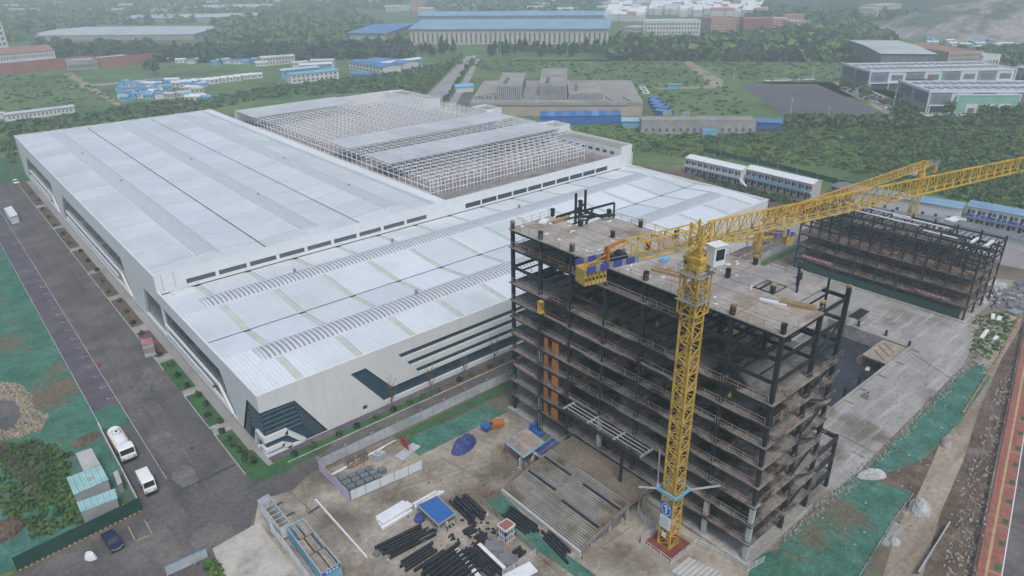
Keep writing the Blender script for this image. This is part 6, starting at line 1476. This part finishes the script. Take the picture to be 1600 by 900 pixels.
for i, (a, b, d, h, m_, lb) in enumerate((((1110,50),(1155,49),40,14,M['pink'],'dull pink block behind the white office'),((1160,52),(1204,52),30,15,M['redwall'],'brownish red block right of the dull pink one'),((1206,48),(1232,48),26,13,M['pink'],'bright pink school block at the edge of the woods'),((1234,50),(1264,49),24,11,M['beige'],'peach block right of the bright pink school'),((1338,32),(1362,33),20,16,M['cream'],'cream apartment slab in front of the wooded hill'),((1364,28),(1405,25),20,16,M['cream'],'stepped cream slab right of the other cream slab'))):
    building('town_block', lb, at(*a), at(*b), d, h, m_, M['paleroof'] if i > 1 else M['redroof'], 4, 8, 'flat', 'building', ww=.5, hh=.4)
# right hand depots
building('warehouse', 'grey warehouse with a broad pale roof beyond the parking ground', at(1372,112), at(1456,113), 95, 13, M['slate'], M['paleroof'], kind='gable', cat='warehouse', rise=1.0, over=1)
building('orange_block', 'beige institute block with tall windows right of the grey warehouse', at(1478,106), at(1530,104), 60, 11, M['beige'], M['redroof'], 3, 14, 'flat', 'building', ww=.45, hh=.6)
building('orange_block', 'low white porch building right of the beige institute', at(1532,105), at(1560,103), 20, 8, M['palewall'], M['paleroof'], 1, 5, 'flat', 'building')
def mall(label, a, b, depth, h, green=False):
    L, rz, ln = frame_of(at(*a), at(*b)); t = thing('car_mall', label, 'showroom', (L.x,L.y,0), rz)
    bx(t,'ground_storey',M['mallglass'],1.5,2,0,ln-1.5,depth,4.2); bx(t,'upper_storey',M['mallglass'],0,0,4.2,ln,depth,h)
    bx(t,'roof',M['paleroof'],0,0,h,ln,depth,h+.3)
    for (x0, x1) in ((-.6,0),(ln,ln+.6)): part('end_frame', MB().box(x0,-.5,0,x1,.3,h+1).box(x0,.3,h-.4,x1,depth,h+1).box(x0,depth,0,x1,depth+.5,h+1), M['parapet'], t, world=False)
    bx(t,'edge_beam',M['parapet'],0,-.4,h-.1,ln,0,h+.5); bx(t,'canopy',M['parapet'],0,-1.5,3.9,ln,0,4.2)
    n = 8; wmesh = boxmesh('glazed_panel', ln/n*.62, .08, (h-4.2)*.5, M['slate']); pm = boxmesh('white_panel', ln/n*.95, .06, h-4.4, M['whitefence']); cm_ = boxmesh('column', .5, .5, 4, M['parapet']); sk = boxmesh('rooflight', ln/18*.6, depth*.16, .25, M['slate'])
    for k in range(n):
        if k % 2: linst('white_panel', pm, t, (ln/n*k, -.1, 4.3))
        linst('glazed_panel', wmesh, t, (ln/n*(k+.18), -.2, 4.2+(h-4.2)*.2)); linst('column', cm_, t, (ln/n*k+.3, -1.3, 0))
    for k in range(17):
        for r_ in range(2): linst('rooflight', sk, t, (ln/18*(k+.7), depth*(.25+.4*r_), h+.3))
    part('side_window', MB().box(-.05,3,4.6,0,depth*.45,h-.8).box(-.05,depth*.55,4.6,0,depth-3,h-.8), M['window'], t, world=False)
    if green:
        x0, x1 = ln*.15, ln*.5
        bx(t,'green_front',M['mallgreen'],x0,-2.6,0,x1,-1.6,h-1.2)
        part('front_frame', MB().box(x0-.5,-2.9,0,x0,-1.6,h-.7).box(x1,-2.9,0,x1+.5,-1.6,h-.7).box(x0,-2.9,h-1.2,x1,-1.6,h-.7), M['parapet'], t, world=False)
        for k in range(3):
            c = x0+(x1-x0)*(.25+.27*k); bx(t,'portal',M['parapet'],c-3,-2.75,0,c+3,-2.62,5.2); bx(t,'entrance',M['slate'],c-1.6,-2.85,0,c+1.6,-2.76,3)
        c = x0+(x1-x0)*.52; part('emblem', MB().cyl((c,-2.9,4.6),(c,-2.76,4.6),.8,12), M['red'], t, world=False)
    else:
        # rooftop-edge lettering, too small to read in the photograph: dark bars with one red mark
        for k in range(7): bx(t,'sign_letter',M['black'] if k < 5 else M['red'],ln*.25+k*2.6,-1.7,4.3,ln*.25+k*2.6+2.0,-1.55,6.4 if k < 5 else 6.8)
    return t
mall('long glass and white showroom with dark lettering, rear one of two', (1356,140), (1580,136), 42, 11)
mall('long showroom with a green framed entrance front, nearer one of two', (1447,176), (1720,176), 40, 11, True)
building('car_mall', 'pale blue glazed showroom cut by the right edge behind the other two', at(1575,127), at(1640,135), 30, 9, M['mallglass'], M['paleroof'], 1, 8, 'flat', 'showroom', wm=M['window'])
# left distance
t = building('school_block', 'white building with tall windows and a red roof at the left edge', at(2,116), at(92,107), 26, 15, M['palewall'], M['redroof'], 3, 22, 'gable', 'building', rise=4, ww=.45, hh=.55)
bx(t,'front_wall',M['redwall'],-4,-6,0,70,-5.6,9)
building('school_tower', 'white tower block with an orange roof at the left edge', at(-22,92), at(18,88), 26, 30, M['palewall'], M['orangeroof'], 6, 5, 'gable', 'building', rise=6)
building('school_block', 'low grey block with a white base right of the red walled school', at(106,110), at(162,106), 16, 7, M['greywall'], M['paleroof'], 1, 12, 'flat', 'building')
building('red_wall', 'long red site wall right of the low grey block', at(158,107), at(205,102), 14, 8, M['redwall'], M['paleroof'], kind='flat', cat='building')
building('red_wall', 'brighter red wall stretch at the right end of the red walls', at(206,102), at(243,97), 6, 7, M['redwall'], M['redroof'], kind='flat', cat='building')
for i, (a, b, d, h, lb) in enumerate((((40,64),(304,62),120,6,'nearest wide greenhouse shed with a pale roof in the left distance'),((190,37),(400,33),90,7,'farther wide greenhouse shed with a pale roof in the left distance'),((300,20),(420,18),110,8,'farthest long pale shed in the left distance'))):
    building('greenhouse', lb, at(*a), at(*b), d, h, M['greywall'], M['paleroof'], kind='gable', cat='greenhouse', rise=2)
building('barrack', 'long white low barrack on the grass behind the hall corner', at(10,190), at(118,176), 6, 3.6, M['palewall'], M['paleroof'], 1, 16, 'gable', 'barrack', rise=.8, ww=.35)
building('barrack', 'short white shed at the left edge below the long barrack', at(-10,187), at(8,185), 6, 3, M['palewall'], M['paleroof'], kind='gable', cat='barrack', rise=.5)
names = ('leftmost','second','third','fourth','fifth','sixth','seventh','eighth','ninth','tenth')
camp = [((410,103),(462,99),14,M['cream'],M['paleroof'],2),((458,105),(483,103),10,M['palewall'],M['paleroof'],1),((486,108),(522,107),14,M['palewall'],M['paleroof'],2),((442,124),(500,118),9,M['bluelight'],M['paleroof'],2),((455,131),(530,123),9,M['palewall'],M['bluelight'],2),((470,115),(520,112),8,M['bluelight'],M['parapet'],2),((546,108),(600,118),16,M['palewall'],M['blueroof'],2),((572,106),(630,112),18,M['palewall'],M['blueroof'],2),((600,112),(660,104),9,M['bluelight'],M['parapet'],2),((548,122),(575,123),8,M['bluelight'],M['blueroof'],1)]
for i, (a, b, d, wl, rf, rows) in enumerate(camp):
    building('prefab_block', names[i]+' prefab block of the blue and white camp, counted from the left', at(*a), at(*b), d, 3.1*rows, wl, rf, rows, 10, 'gable', 'prefab', 'blue and white prefab camp', rise=1, ww=.45)
rr = random.Random(77)
def small_house(rm, wm_, w=8, d=6, h=3, rise=.8, win=3):
    mb = MB(); mb.k = 0; mb.box(0,0,-.2,w,d,h); mb.k = 1
    mb.hexa([(-.3,-.3,h),(w+.3,-.3,h),(w+.3,d/2,h+rise),(-.3,d/2,h+rise)],[(-.3,-.3,h+.15),(w+.3,-.3,h+.15),(w+.3,d/2,h+rise+.15),(-.3,d/2,h+rise+.15)])
    mb.hexa([(-.3,d/2,h+rise),(w+.3,d/2,h+rise),(w+.3,d+.3,h),(-.3,d+.3,h)],[(-.3,d/2,h+rise+.15),(w+.3,d/2,h+rise+.15),(w+.3,d+.3,h+.15),(-.3,d+.3,h+.15)])
    mb.k = 0; mb.add([(0,0,h),(0,d,h),(0,d/2,h+rise),(w,0,h),(w,d,h),(w,d/2,h+rise)],[(0,2,1),(3,4,5)])
    mb.k = 2
    for k in range(win):
        for f in range(max(1, int(h/3))): mb.box(w/win*(k+.3),-.05,1+3*f,w/win*(k+.7),-.02,2.2+3*f)
    return mb.mesh('small_house', [wm_, rm, M['window']])
kinds = [small_house(M['blueroof'], M['palewall']), small_house(M['paleroof'], M['cream']), small_house(M['parapet'], M['palewall'], 10, 5), small_house(M['bluelight'], M['bluelight'], 6, 5)]
kn = ('blue roofed','grey roofed','white roofed','light blue')
for k in range(46):
    i = rr.randrange(4); x = rr.uniform(186,322); y = 150-(x-186)*.01+rr.uniform(-19,9)+ (0 if x < 260 else 1)
    if x < 215: y = max(y, 134)
    p = at(x, y); solo('shanty', kinds[i], None, kn[i]+' shanty in the crowded huddle on the left field', 'shanty', (p.x,p.y,-.05), -.6+rr.uniform(-.4,.4)+(1.57 if rr.random() < .3 else 0), 'shanties on the left field')
for k in range(16):
    i = rr.choice((0,2,3)); p = at(252+k*10+rr.uniform(-3,3), 96+rr.uniform(-3,3)+k*.3); solo('shanty', kinds[i], None, kn[i]+' hut in the row along the far field edge', 'hut', (p.x,p.y,-.05), -.7+rr.uniform(-.2,.2), 'huts along the far field edge')
for k in range(12):
    p = at(268+k*11, 136-k*1.2); solo('shanty', kinds[2], None, 'small white hut in the thin line across the left field', 'hut', (p.x,p.y,-.05), -.6+rr.uniform(-.3,.3), 'white huts in a line')
vk = [small_house(M['parapet'], M['palewall'], 13, 10, 9, 3.5, 4), small_house(M['paleroof'], M['palewall'], 12, 9, 8, 3, 3), small_house(M['redroof'], M['palewall'], 12, 10, 9, 3.5, 4)]
for r_ in range(7):
    for k in range(20):
        x = 942+k*12.6+rr.uniform(-3,3)+r_*2; y = 33-r_*3.4+rr.uniform(-.6,.6)
        if x > 1186 or (y > 26 and 1000 < x < 1100) or (y > 28 and x > 1100): continue
        p = at(x, y); q_ = rr.random(); solo('villa', vk[0 if q_ < .55 else (1 if q_ < .88 else 2)], None, 'white villa of the dense estate on the far slope' if q_ < .88 else 'red roofed white villa of the dense estate on the far slope', 'house', (p.x,p.y,-.1), -.85+rr.uniform(-.1,.1), 'villas of the far estate')
tk = [small_house(M['paleroof'], M['cream'], 26, 14, 9, 2, 6), small_house(M['redroof'], M['beige'], 22, 12, 7, 3, 5), small_house(M['paleroof'], M['palewall'], 40, 16, 7, 1.5, 8), small_house(M['blueroof2'], M['palewall'], 34, 18, 8, 2, 6), small_house(M['pink'], M['pink'], 24, 14, 16, .5, 6)]
tn = ('cream','beige red roofed','long white','pale blue roofed','pink')
for k in range(130):
    x = rr.uniform(-40,1640); y = rr.uniform(1,24) if x < 940 else rr.uniform(1,12)
    if 330 < x < 560 and y > 8: continue
    if x > 1180: y = rr.uniform(40,78) if x < 1600 and rr.random() < .55 else rr.uniform(0,8)
    if 1390 < x and y < 75 and y > 12: continue
    i = rr.choice((0,1,2,3,4,0,2)); p = at(x, y); solo('town_house', tk[i], None, tn[i]+' building in the hazy far town', 'building', (p.x,p.y,-.1), -.75+rr.uniform(-.3,.3), 'buildings of the far town')
for k in range(14):
    x = 655+rr.uniform(0,200); p = at(x, rr.uniform(28,36)); i = rr.choice((0,2,3)); solo('town_house', tk[i], None, tn[i]+' works building behind the huge blue hall', 'building', (p.x,p.y,-.1), -.6, 'works behind the blue hall')
for k in range(26):
    p = at(rr.uniform(1440,1600), rr.uniform(62,84)); i = rr.choice((0,2,3)); solo('town_house', kinds[i], None, kn[i]+' roadside house below the quarry slope', 'house', (p.x,p.y,-.1), rr.uniform(-1,0), 'roadside houses below the quarry')
# parked cars, lamp posts
def mini_car(m):
    mb = MB(); mb.k = 0; mb.hexa([(-2.2,-.88,.2),(2.2,-.88,.2),(2.2,.88,.2),(-2.2,.88,.2)],[(-2.15,-.82,.95),(2.1,-.82,.85),(2.1,.82,.85),(-2.15,.82,.95)])
    mb.k = 1; mb.hexa([(-1.8,-.8,.93),(1.1,-.8,.9),(1.1,.8,.9),(-1.8,.8,.93)],[(-1.3,-.65,1.42),(.4,-.65,1.42),(.4,.65,1.42),(-1.3,.65,1.42)])
    mb.k = 0; mb.box(-1.25,-.63,1.42,.35,.63,1.47); mb.k = 2
    for x in (-1.35,1.35):
        for y in (-.85,.67): mb.cyl((x,y,.32),(x,y+.18,.32),.32,8)
    return mb.mesh('parked_car', [m, M['carglass'], M['black']])
cars = [mini_car(M['truckwhite']), mini_car(M['truckwhite']), mini_car(M['chrome']), mini_car(M['darkcloth'])]; cn = ('white','white','silver','dark')
for k in range(18):
    i = rr.choice((0,0,1,2)); p = at(1196+k*4.6, 126.5-k*.12); solo('parked_car', cars[i], None, cn[i]+' car parked in the row at the far edge of the parking ground', 'car', (p.x,p.y,0), .8, 'cars along the parking ground')
for r_ in range(3):
    for k in range(26):
        if rr.random() < .2: continue
        f = k/26; x = 1322+f*92+r_*11; y = 141+f*42-r_*1.0; i = rr.randrange(4); p = at(x, y)
        solo('parked_car', cars[i], None, cn[i]+' car parked in the diagonal rows before the showrooms', 'car', (p.x,p.y,0), .75+rr.uniform(-.06,.06), 'cars parked before the showrooms')
for k in range(26):
    i = rr.randrange(4); p = at(1450+k*6.4, 181+rr.uniform(-.5,.5)); solo('parked_car', cars[i], None, cn[i]+' car parked under the trees along the nearer showroom', 'car', (p.x,p.y,0), -.8, 'cars along the nearer showroom')
for k in range(20):
    i = rr.randrange(4); p = at(1545+rr.uniform(0,60), 108+rr.uniform(-4,6)); solo('parked_car', cars[i], None, cn[i]+' car in the crowded lot at the right edge', 'car', (p.x,p.y,0), .7, 'cars in the right edge lot')
for k in range(6):
    p = at(1003+k*1.4, 136+k*2.2); solo('parked_car', cars[k % 2], None, 'white car parked beside the plant building', 'car', (p.x,p.y,0), -.8, 'cars by the plant building')
def lamp_post(label, pxy, h, group=None):
    p = at(*pxy); t = thing('lamp_post', label, 'lamp post', p, 0, group)
    part('pole', MB().cyl((0,0,0),(0,0,h),.16,8,.09), M['parapet'], t, world=False); part('lamp_head', MB().box(-1,-.15,h-.1,-.1,.15,h+.1).box(.1,-.15,h-.1,1,.15,h+.1), M['parapet'], t, world=False)
for i, (pxy, h) in enumerate((((1233,191),12),((1292,193),8),((1392,183),11),((1146,127),9),((1269,124),8),((1306,120),8),((1514,88),12),((782,88),9))):
    lamp_post(('white lamp post at the near edge of the parking ground','short lamp post right of the one at the parking edge','white lamp post at the car park corner before the showrooms','lamp post in the meadow beside the dirt path','lamp post at the far edge of the parking ground','lamp post left of the rear showroom','tall white column by the beige institute','thin lamp post by the tree belt near the avenue')[i], pxy, h)

# ================================================================== trees and bushes
def leaf_quads(rng, centres, size, flat_=.6):
    """one leaf-clump quad per centre, random tilt"""
    n = len(centres); u = rng.normal(size=(n,3)); u[:,2] *= flat_; u /= np.linalg.norm(u, axis=1)[:,None]
    w = rng.normal(size=(n,3)); v = np.cross(u, w); v /= np.linalg.norm(v, axis=1)[:,None]
    s = (size*rng.uniform(.6,1.3,n))[:,None]
    P = np.stack([centres-u*s-v*s*.7, centres+u*s-v*s*.7, centres+u*s*.7+v*s*.8, centres-u*s*.8+v*s*.6], 1).reshape(-1,3)
    return P
def quad_mesh(name, P, m):
    me = bpy.data.meshes.new(name); n = len(P)//4
    me.vertices.add(len(P)); me.vertices.foreach_set('co', P.astype(np.float32).ravel())
    me.loops.add(len(P)); me.loops.foreach_set('vertex_index', np.arange(len(P), dtype=np.int32))
    me.polygons.add(n); me.polygons.foreach_set('loop_start', np.arange(0, len(P), 4, dtype=np.int32)); me.polygons.foreach_set('loop_total', np.full(n, 4, dtype=np.int32))
    me.materials.append(m); me.update(calc_edges=True); me.validate(); return me
def crown_points(rng, n, rx, rz, zc, conic=False):
    d = rng.normal(size=(n,3)); d /= np.linalg.norm(d, axis=1)[:,None]
    r_ = rng.uniform(.35,1,n)**.5
    lump = 1+.28*np.sin(d[:,0]*5+rng.uniform(0,6))*np.cos(d[:,1]*4+rng.uniform(0,6))
    p = d*(r_*lump)[:,None]*np.array([rx,rx,rz]); p[:,2] += zc
    if conic: k = np.clip(1.15-(p[:,2]-zc+rz)/(2.1*rz), .08, 1.2); p[:,0] *= k*1.5; p[:,1] *= k*1.5
    return p
protos = []
for s in range(6):
    rng = np.random.default_rng(100+s); con = s in (3,4)
    rx, rz, zc = ((2.6,2.7,4.4),(3.0,2.4,4.3),(2.3,3.2,5.0),(2.0,4.2,5.2),(1.8,4.6,5.4),(3.4,2.6,4.2))[s]
    t = thing('tree', 'leafy tree', 'tree', (0,0,-500), 0)
    part('crown', quad_mesh('crown', leaf_quads(rng, crown_points(rng, 260, rx, rz, zc, con), .62), M['leafd'] if con else (M['leaf'] if s % 2 else M['leaf2'])), None, t, world=False)
    mb = MB().cyl((0,0,-.2),(0,0,zc),.2,6,.08)
    for k in range(4): a = k*1.6+s; mb.cyl((0,0,zc*.5),(rx*.5*math.cos(a),rx*.5*math.sin(a),zc*.9),.09,5,.03)
    part('trunk', mb, M['bark'], t, world=False); protos.append(t)
_used = set(); tree_n = 0
def plant_tree(i, p, sc, label, group):
    global tree_n
    s = (sc, sc, sc*random.uniform(.85,1.15)); tree_n += 1
    if i not in _used:
        _used.add(i); o = protos[i]; o.location = (p.x,p.y,0); o.rotation_euler = (0,0,random.uniform(0,6)); o.scale = s; o['label'] = label
        if group: o['group'] = group
        return o
    return dup(protos[i], (p.x,p.y,0), random.uniform(0,6), label, group, s)
for k in range(110):
    x = 640+k*4.7+random.uniform(-3,3); y = 84+random.uniform(-5,5)-(0 if x < 1000 else 2)
    if 715 < x < 760: continue
    plant_tree(random.choice((3,4,3,0)), at(x, y), random.uniform(.9,1.35), 'dark slender tree in the belt before the blue roofed halls', 'trees of the belt before the blue halls')
for k in range(60):
    x = 60+k*9+random.uniform(-4,4); y = 90+random.uniform(-4,5)-k*.05
    if x < 110 or 150 < x < 240: y -= 14
    plant_tree(random.choice((0,1,3,5)), at(x, y), random.uniform(1,1.6), 'dark tree in the far left belt behind the red walls', 'trees of the far left belt')
for k in range(22):
    f = k/22; plant_tree(random.choice((0,1,2)), at(648+f*76, 162-f*74), random.uniform(.6,.85), 'roadside tree on the left of the avenue', 'avenue trees')
for k in range(16):
    f = k/16; plant_tree(random.choice((0,1,2)), at(692+f*48, 166-f*74), random.uniform(.35,.6), 'small tree in the middle strip of the avenue', 'avenue strip trees')
plant_tree(5, at(241,117), 1.7, 'lone broad dark tree in the left field', None)
for k in range(44):
    x = random.uniform(1400,1600); y = random.choice((182,184,160,155,118,124))+random.uniform(-3,3)
    if y > 150 and y < 170 and x > 1470: continue
    plant_tree(random.choice((0,1,2,5)), at(x, y), random.uniform(.7,1.1), 'round tree standing among the showrooms', 'trees among the showrooms')
for k in range(18):
    x = random.uniform(1310,1420); plant_tree(random.choice((0,1)), at(x, 133+(x-1310)*.42+random.uniform(-3,3)), random.uniform(.5,.9), 'small tree beside the showroom car park', 'trees by the car park')
for i in range(6):
    if i not in _used: plant_tree(i, at(1150+i*20, 192), .7, 'bushy tree behind the grey concrete block', 'trees behind the grey block')
# bare saplings before the low hall
def bare_tree(label, p, h, seed, group=None):
    rr = random.Random(seed); t = thing('bare_tree', label, 'tree', (p.x,p.y,0), 0, group)
    part('trunk', MB().cyl((0,0,0),(0,0,h*.75),.11,6,.05), M['bark'], t, world=False); mb = MB()
    for k in range(26):
        z = h*rr.uniform(.35,.8); a = rr.uniform(0,6.28); l = h*rr.uniform(.12,.28); e = (l*.5*math.cos(a), l*.5*math.sin(a), z+l)
        mb.bar((0,0,z), e, .05)
        for q_ in range(2): b_ = a+rr.uniform(-1,1); mb.bar(e, (e[0]+.4*l*math.cos(b_), e[1]+.4*l*math.sin(b_), e[2]+l*.6), .03)
    part('branches', mb, M['bark'], t, world=False); return t
for i, (x, y, h) in enumerate(((614,647,7.5),(674,621,7),(726,596,5.5),(773,572,6))):
    bare_tree(('leftmost','second from the left','third from the left','rightmost')[i]+' of the bare saplings before the low hall front', at(x,y), h, i)
for i, (x, y, h) in enumerate(((62,790,9),(36,762,8),(18,742,8),(72,742,7))):
    bare_tree(('nearest bare tree in the thicket by the cabins','middle bare tree in the thicket by the cabins','bare tree at the left edge of the thicket','slim bare tree in the thicket behind the cabins')[i], at(x,y), h, 20+i)
# round shrubs
shr = []
for s in range(3):
    rng = np.random.default_rng(300+s); shr.append(quad_mesh('shrub', leaf_quads(rng, crown_points(rng, 90, .6, .5, .5), .2), M['leaf'] if s else M['leafd']))
for k in range(34):
    f = k/34; p = Vector((random.uniform(28,29.6), 106+f*f*230, 0)); solo('shrub', random.choice(shr), None, 'small round shrub in the beds along the hall side wall', 'shrub', p, random.uniform(0,6), 'shrubs along the side wall')
for k in range(30):
    p = Vector((36+k*4+random.uniform(-1,1), 103.3, 0)); solo('shrub', random.choice(shr), None, 'small round shrub in the strip before the hall front', 'shrub', p, random.uniform(0,6), 'shrubs along the hall front')
def in_poly(pts, P):
    x, y = pts[:,0], pts[:,1]; ins = np.zeros(len(pts), bool)
    for i in range(len(P)):
        a, b = P[i], P[i-1]
        if a[1] == b[1]: continue
        c = ((a[1] > y) != (b[1] > y)) & (x < (b[0]-a[0])*(y-a[1])/(b[1]-a[1])+a[0]); ins ^= c
    return ins
def foliage(name, pxs, n, r0, r1, hs, quads, m, seed, size=.5, world=None):
    rng = np.random.default_rng(seed); P = world or [tuple(at(*q_)[:2]) for q_ in pxs]
    lo = np.min(P, 0); hi = np.max(P, 0); pts = np.zeros((0,2))
    while len(pts) < n:
        c = rng.uniform(lo, hi, (n*2,2)); pts = np.vstack([pts, c[in_poly(c, P)]])
    pts = pts[:n]; r_ = rng.uniform(r0, r1, n)
    d = rng.normal(size=(n,quads,3)); d /= np.linalg.norm(d, axis=2)[:,:,None]; d[:,:,2] = np.abs(d[:,:,2])
    d *= rng.uniform(.5,1,(n,quads))[:,:,None]
    c = np.empty((n,quads,3)); c[:,:,0] = pts[:,0,None]+d[:,:,0]*r_[:,None]; c[:,:,1] = pts[:,1,None]+d[:,:,1]*r_[:,None]; c[:,:,2] = d[:,:,2]*r_[:,None]*hs
    S = np.repeat(r_*size, quads)
    return setting(name, quad_mesh(name, leaf_quads(rng, c.reshape(-1,3), S), m), None, 'stuff')
FIELD = [(985,232),(1150,192),(1320,196),(1600,192),(1640,345),(1500,312),(1300,262),(1180,250),(1065,246)]
foliage('field_weeds', FIELD, 5200, .45, 1.3, .38, 14, M['leaf2'], 1, .42)
foliage('field_bushes', FIELD, 420, 1.0, 2.6, .5, 30, M['leaf'], 31, .3)
foliage('field_bushes', [(1290,215),(1600,205),(1640,345),(1500,312),(1400,280)], 420, 1.0, 3.0, .5, 30, M['leaf'], 32, .3)
setting('field_ground', flat(px(*FIELD), -.05), M['grass'])
foliage('dark_hedge', [(1225,186),(1420,188),(1440,200),(1230,200)], 260, 1.5, 3.2, 1.2, 24, M['leaf'], 2)
foliage('dark_hedge', [(1415,186),(1640,186),(1640,196),(1405,197)], 300, 1.2, 3.2, 1.0, 26, M['leaf'], 3)
foliage('field_bushes', [(0,205),(22,262),(24,212),(320,172),(420,152),(560,144),(660,140),(700,100),(560,122),(420,138),(330,152),(190,168),(120,180),(0,196)], 1000, 1.2, 3.2, .7, 18, M['leaf'], 4)
foliage('field_bushes', [(0,120),(60,118),(120,116),(190,165),(0,190)], 160, .8, 2.0, .35, 12, M['leaf2'], 5)
foliage('meadow_weeds', [(690,96),(1050,93),(1140,140),(1180,180),(1030,180),(1000,150),(900,118),(760,110)], 380, .8, 2.2, .35, 12, M['leaf'], 6)
foliage('meadow_weeds', [(1080,95),(1340,95),(1340,125),(1150,125)], 160, 1, 2.5, .35, 12, M['leaf2'], 7)
foliage('meadow_weeds', [(1000,185),(1230,195),(1000,230),(890,200)], 400, .5, 1.4, .4, 12, M['leaf2'], 17)
foliage('woodland', [(330,82),(560,76),(640,66),(560,30),(540,10),(420,12),(330,44)], 2600, 4, 8, 1.1, 22, M['leaf'], 8)
foliage('woodland', [(60,98),(330,98),(640,92),(640,74),(330,82),(60,78)], 900, 3.5, 6, 1.5, 22, M['leafd'], 9)
foliage('woodland', [(950,94),(1345,97),(1400,66),(1330,36),(1200,56),(1095,62),(960,66)], 1700, 4, 7, 1.1, 22, M['leafd'], 10)
foliage('woodland', [(-60,70),(40,66),(180,40),(330,34),(420,10),(940,26),(940,2),(-60,2)], 2600, 6, 11, .9, 14, M['leaf'], 11)
foliage('woodland', [(1120,40),(1330,36),(1640,20),(1640,-6),(940,-2),(1190,30)], 2400, 6, 11, .9, 14, M['leaf'], 12)
foliage('woodland', [(1400,84),(1640,78),(1640,110),(1570,100),(1460,88)], 350, 3, 6, 1, 18, M['leaf'], 13)
foliage('woodland', [(330,82),(560,76),(640,66),(560,30),(540,10),(420,12),(330,44)], 700, 3, 9, 1.3, 22, M['leaf2'], 41)
foliage('woodland', [(950,94),(1345,97),(1400,66),(1330,36),(1200,56),(1095,62),(960,66)], 500, 3, 8, 1.5, 22, M['leaf2'], 42)
foliage('woodland', [(-60,70),(40,66),(180,40),(330,34),(420,10),(940,26),(940,2),(-60,2)], 700, 5, 12, 1.1, 14, M['leaf2'], 43)
foliage('thicket', [(0,695),(60,690),(108,712),(112,770),(130,815),(60,840),(26,815),(0,790)], 330, .45, 1.05, .8, 40, M['leaf'], 14, .28)
foliage('thicket', [(128,812),(190,782),(206,792),(150,826)], 60, .4, .8, .7, 36, M['leaf2'], 15, .3)
foliage('hedge', [(320,880),(334,876),(350,905),(338,910)], 30, .4, .8, .9, 36, M['leaf2'], 16, .3)
foliage('verge_weeds', [(1085,262),(1160,290),(1270,322),(1265,330),(1150,300),(1080,272)], 200, .5, 1.3, .8, 20, M['leaf'], 18)
foliage('weed_patch', [(1520,500),(1560,488),(1590,500),(1550,560),(1520,560)], 150, .25, .7, .5, 16, M['leaf2'], 19)
setting('thicket_ground', flat(px((-60,690),(60,690),(108,706),(158,690),(215,790),(30,885),(-60,920)), -.02), M['net2'])

# ================================================================== air
hz = MB().box(-900,-900,-1.2,3600,3600,86).mesh('haze', [])
hm_ = bpy.data.materials.new('haze_air'); hm_.use_nodes = True; n_ = hm_.node_tree.nodes; n_.clear()
pv = n_.new('ShaderNodeVolumePrincipled'); pv.inputs['Color'].default_value = (.84,.935,.975,1); pv.inputs['Density'].default_value = HAZE = .0005; pv.inputs['Anisotropy'].default_value = 0.1
om = n_.new('ShaderNodeOutputMaterial'); hm_.node_tree.links.new(pv.outputs[0], om.inputs['Volume']); hz.materials.append(hm_)
o = bpy.data.objects.new('haze', hz); COL.objects.link(o); o['kind'] = 'stuff'
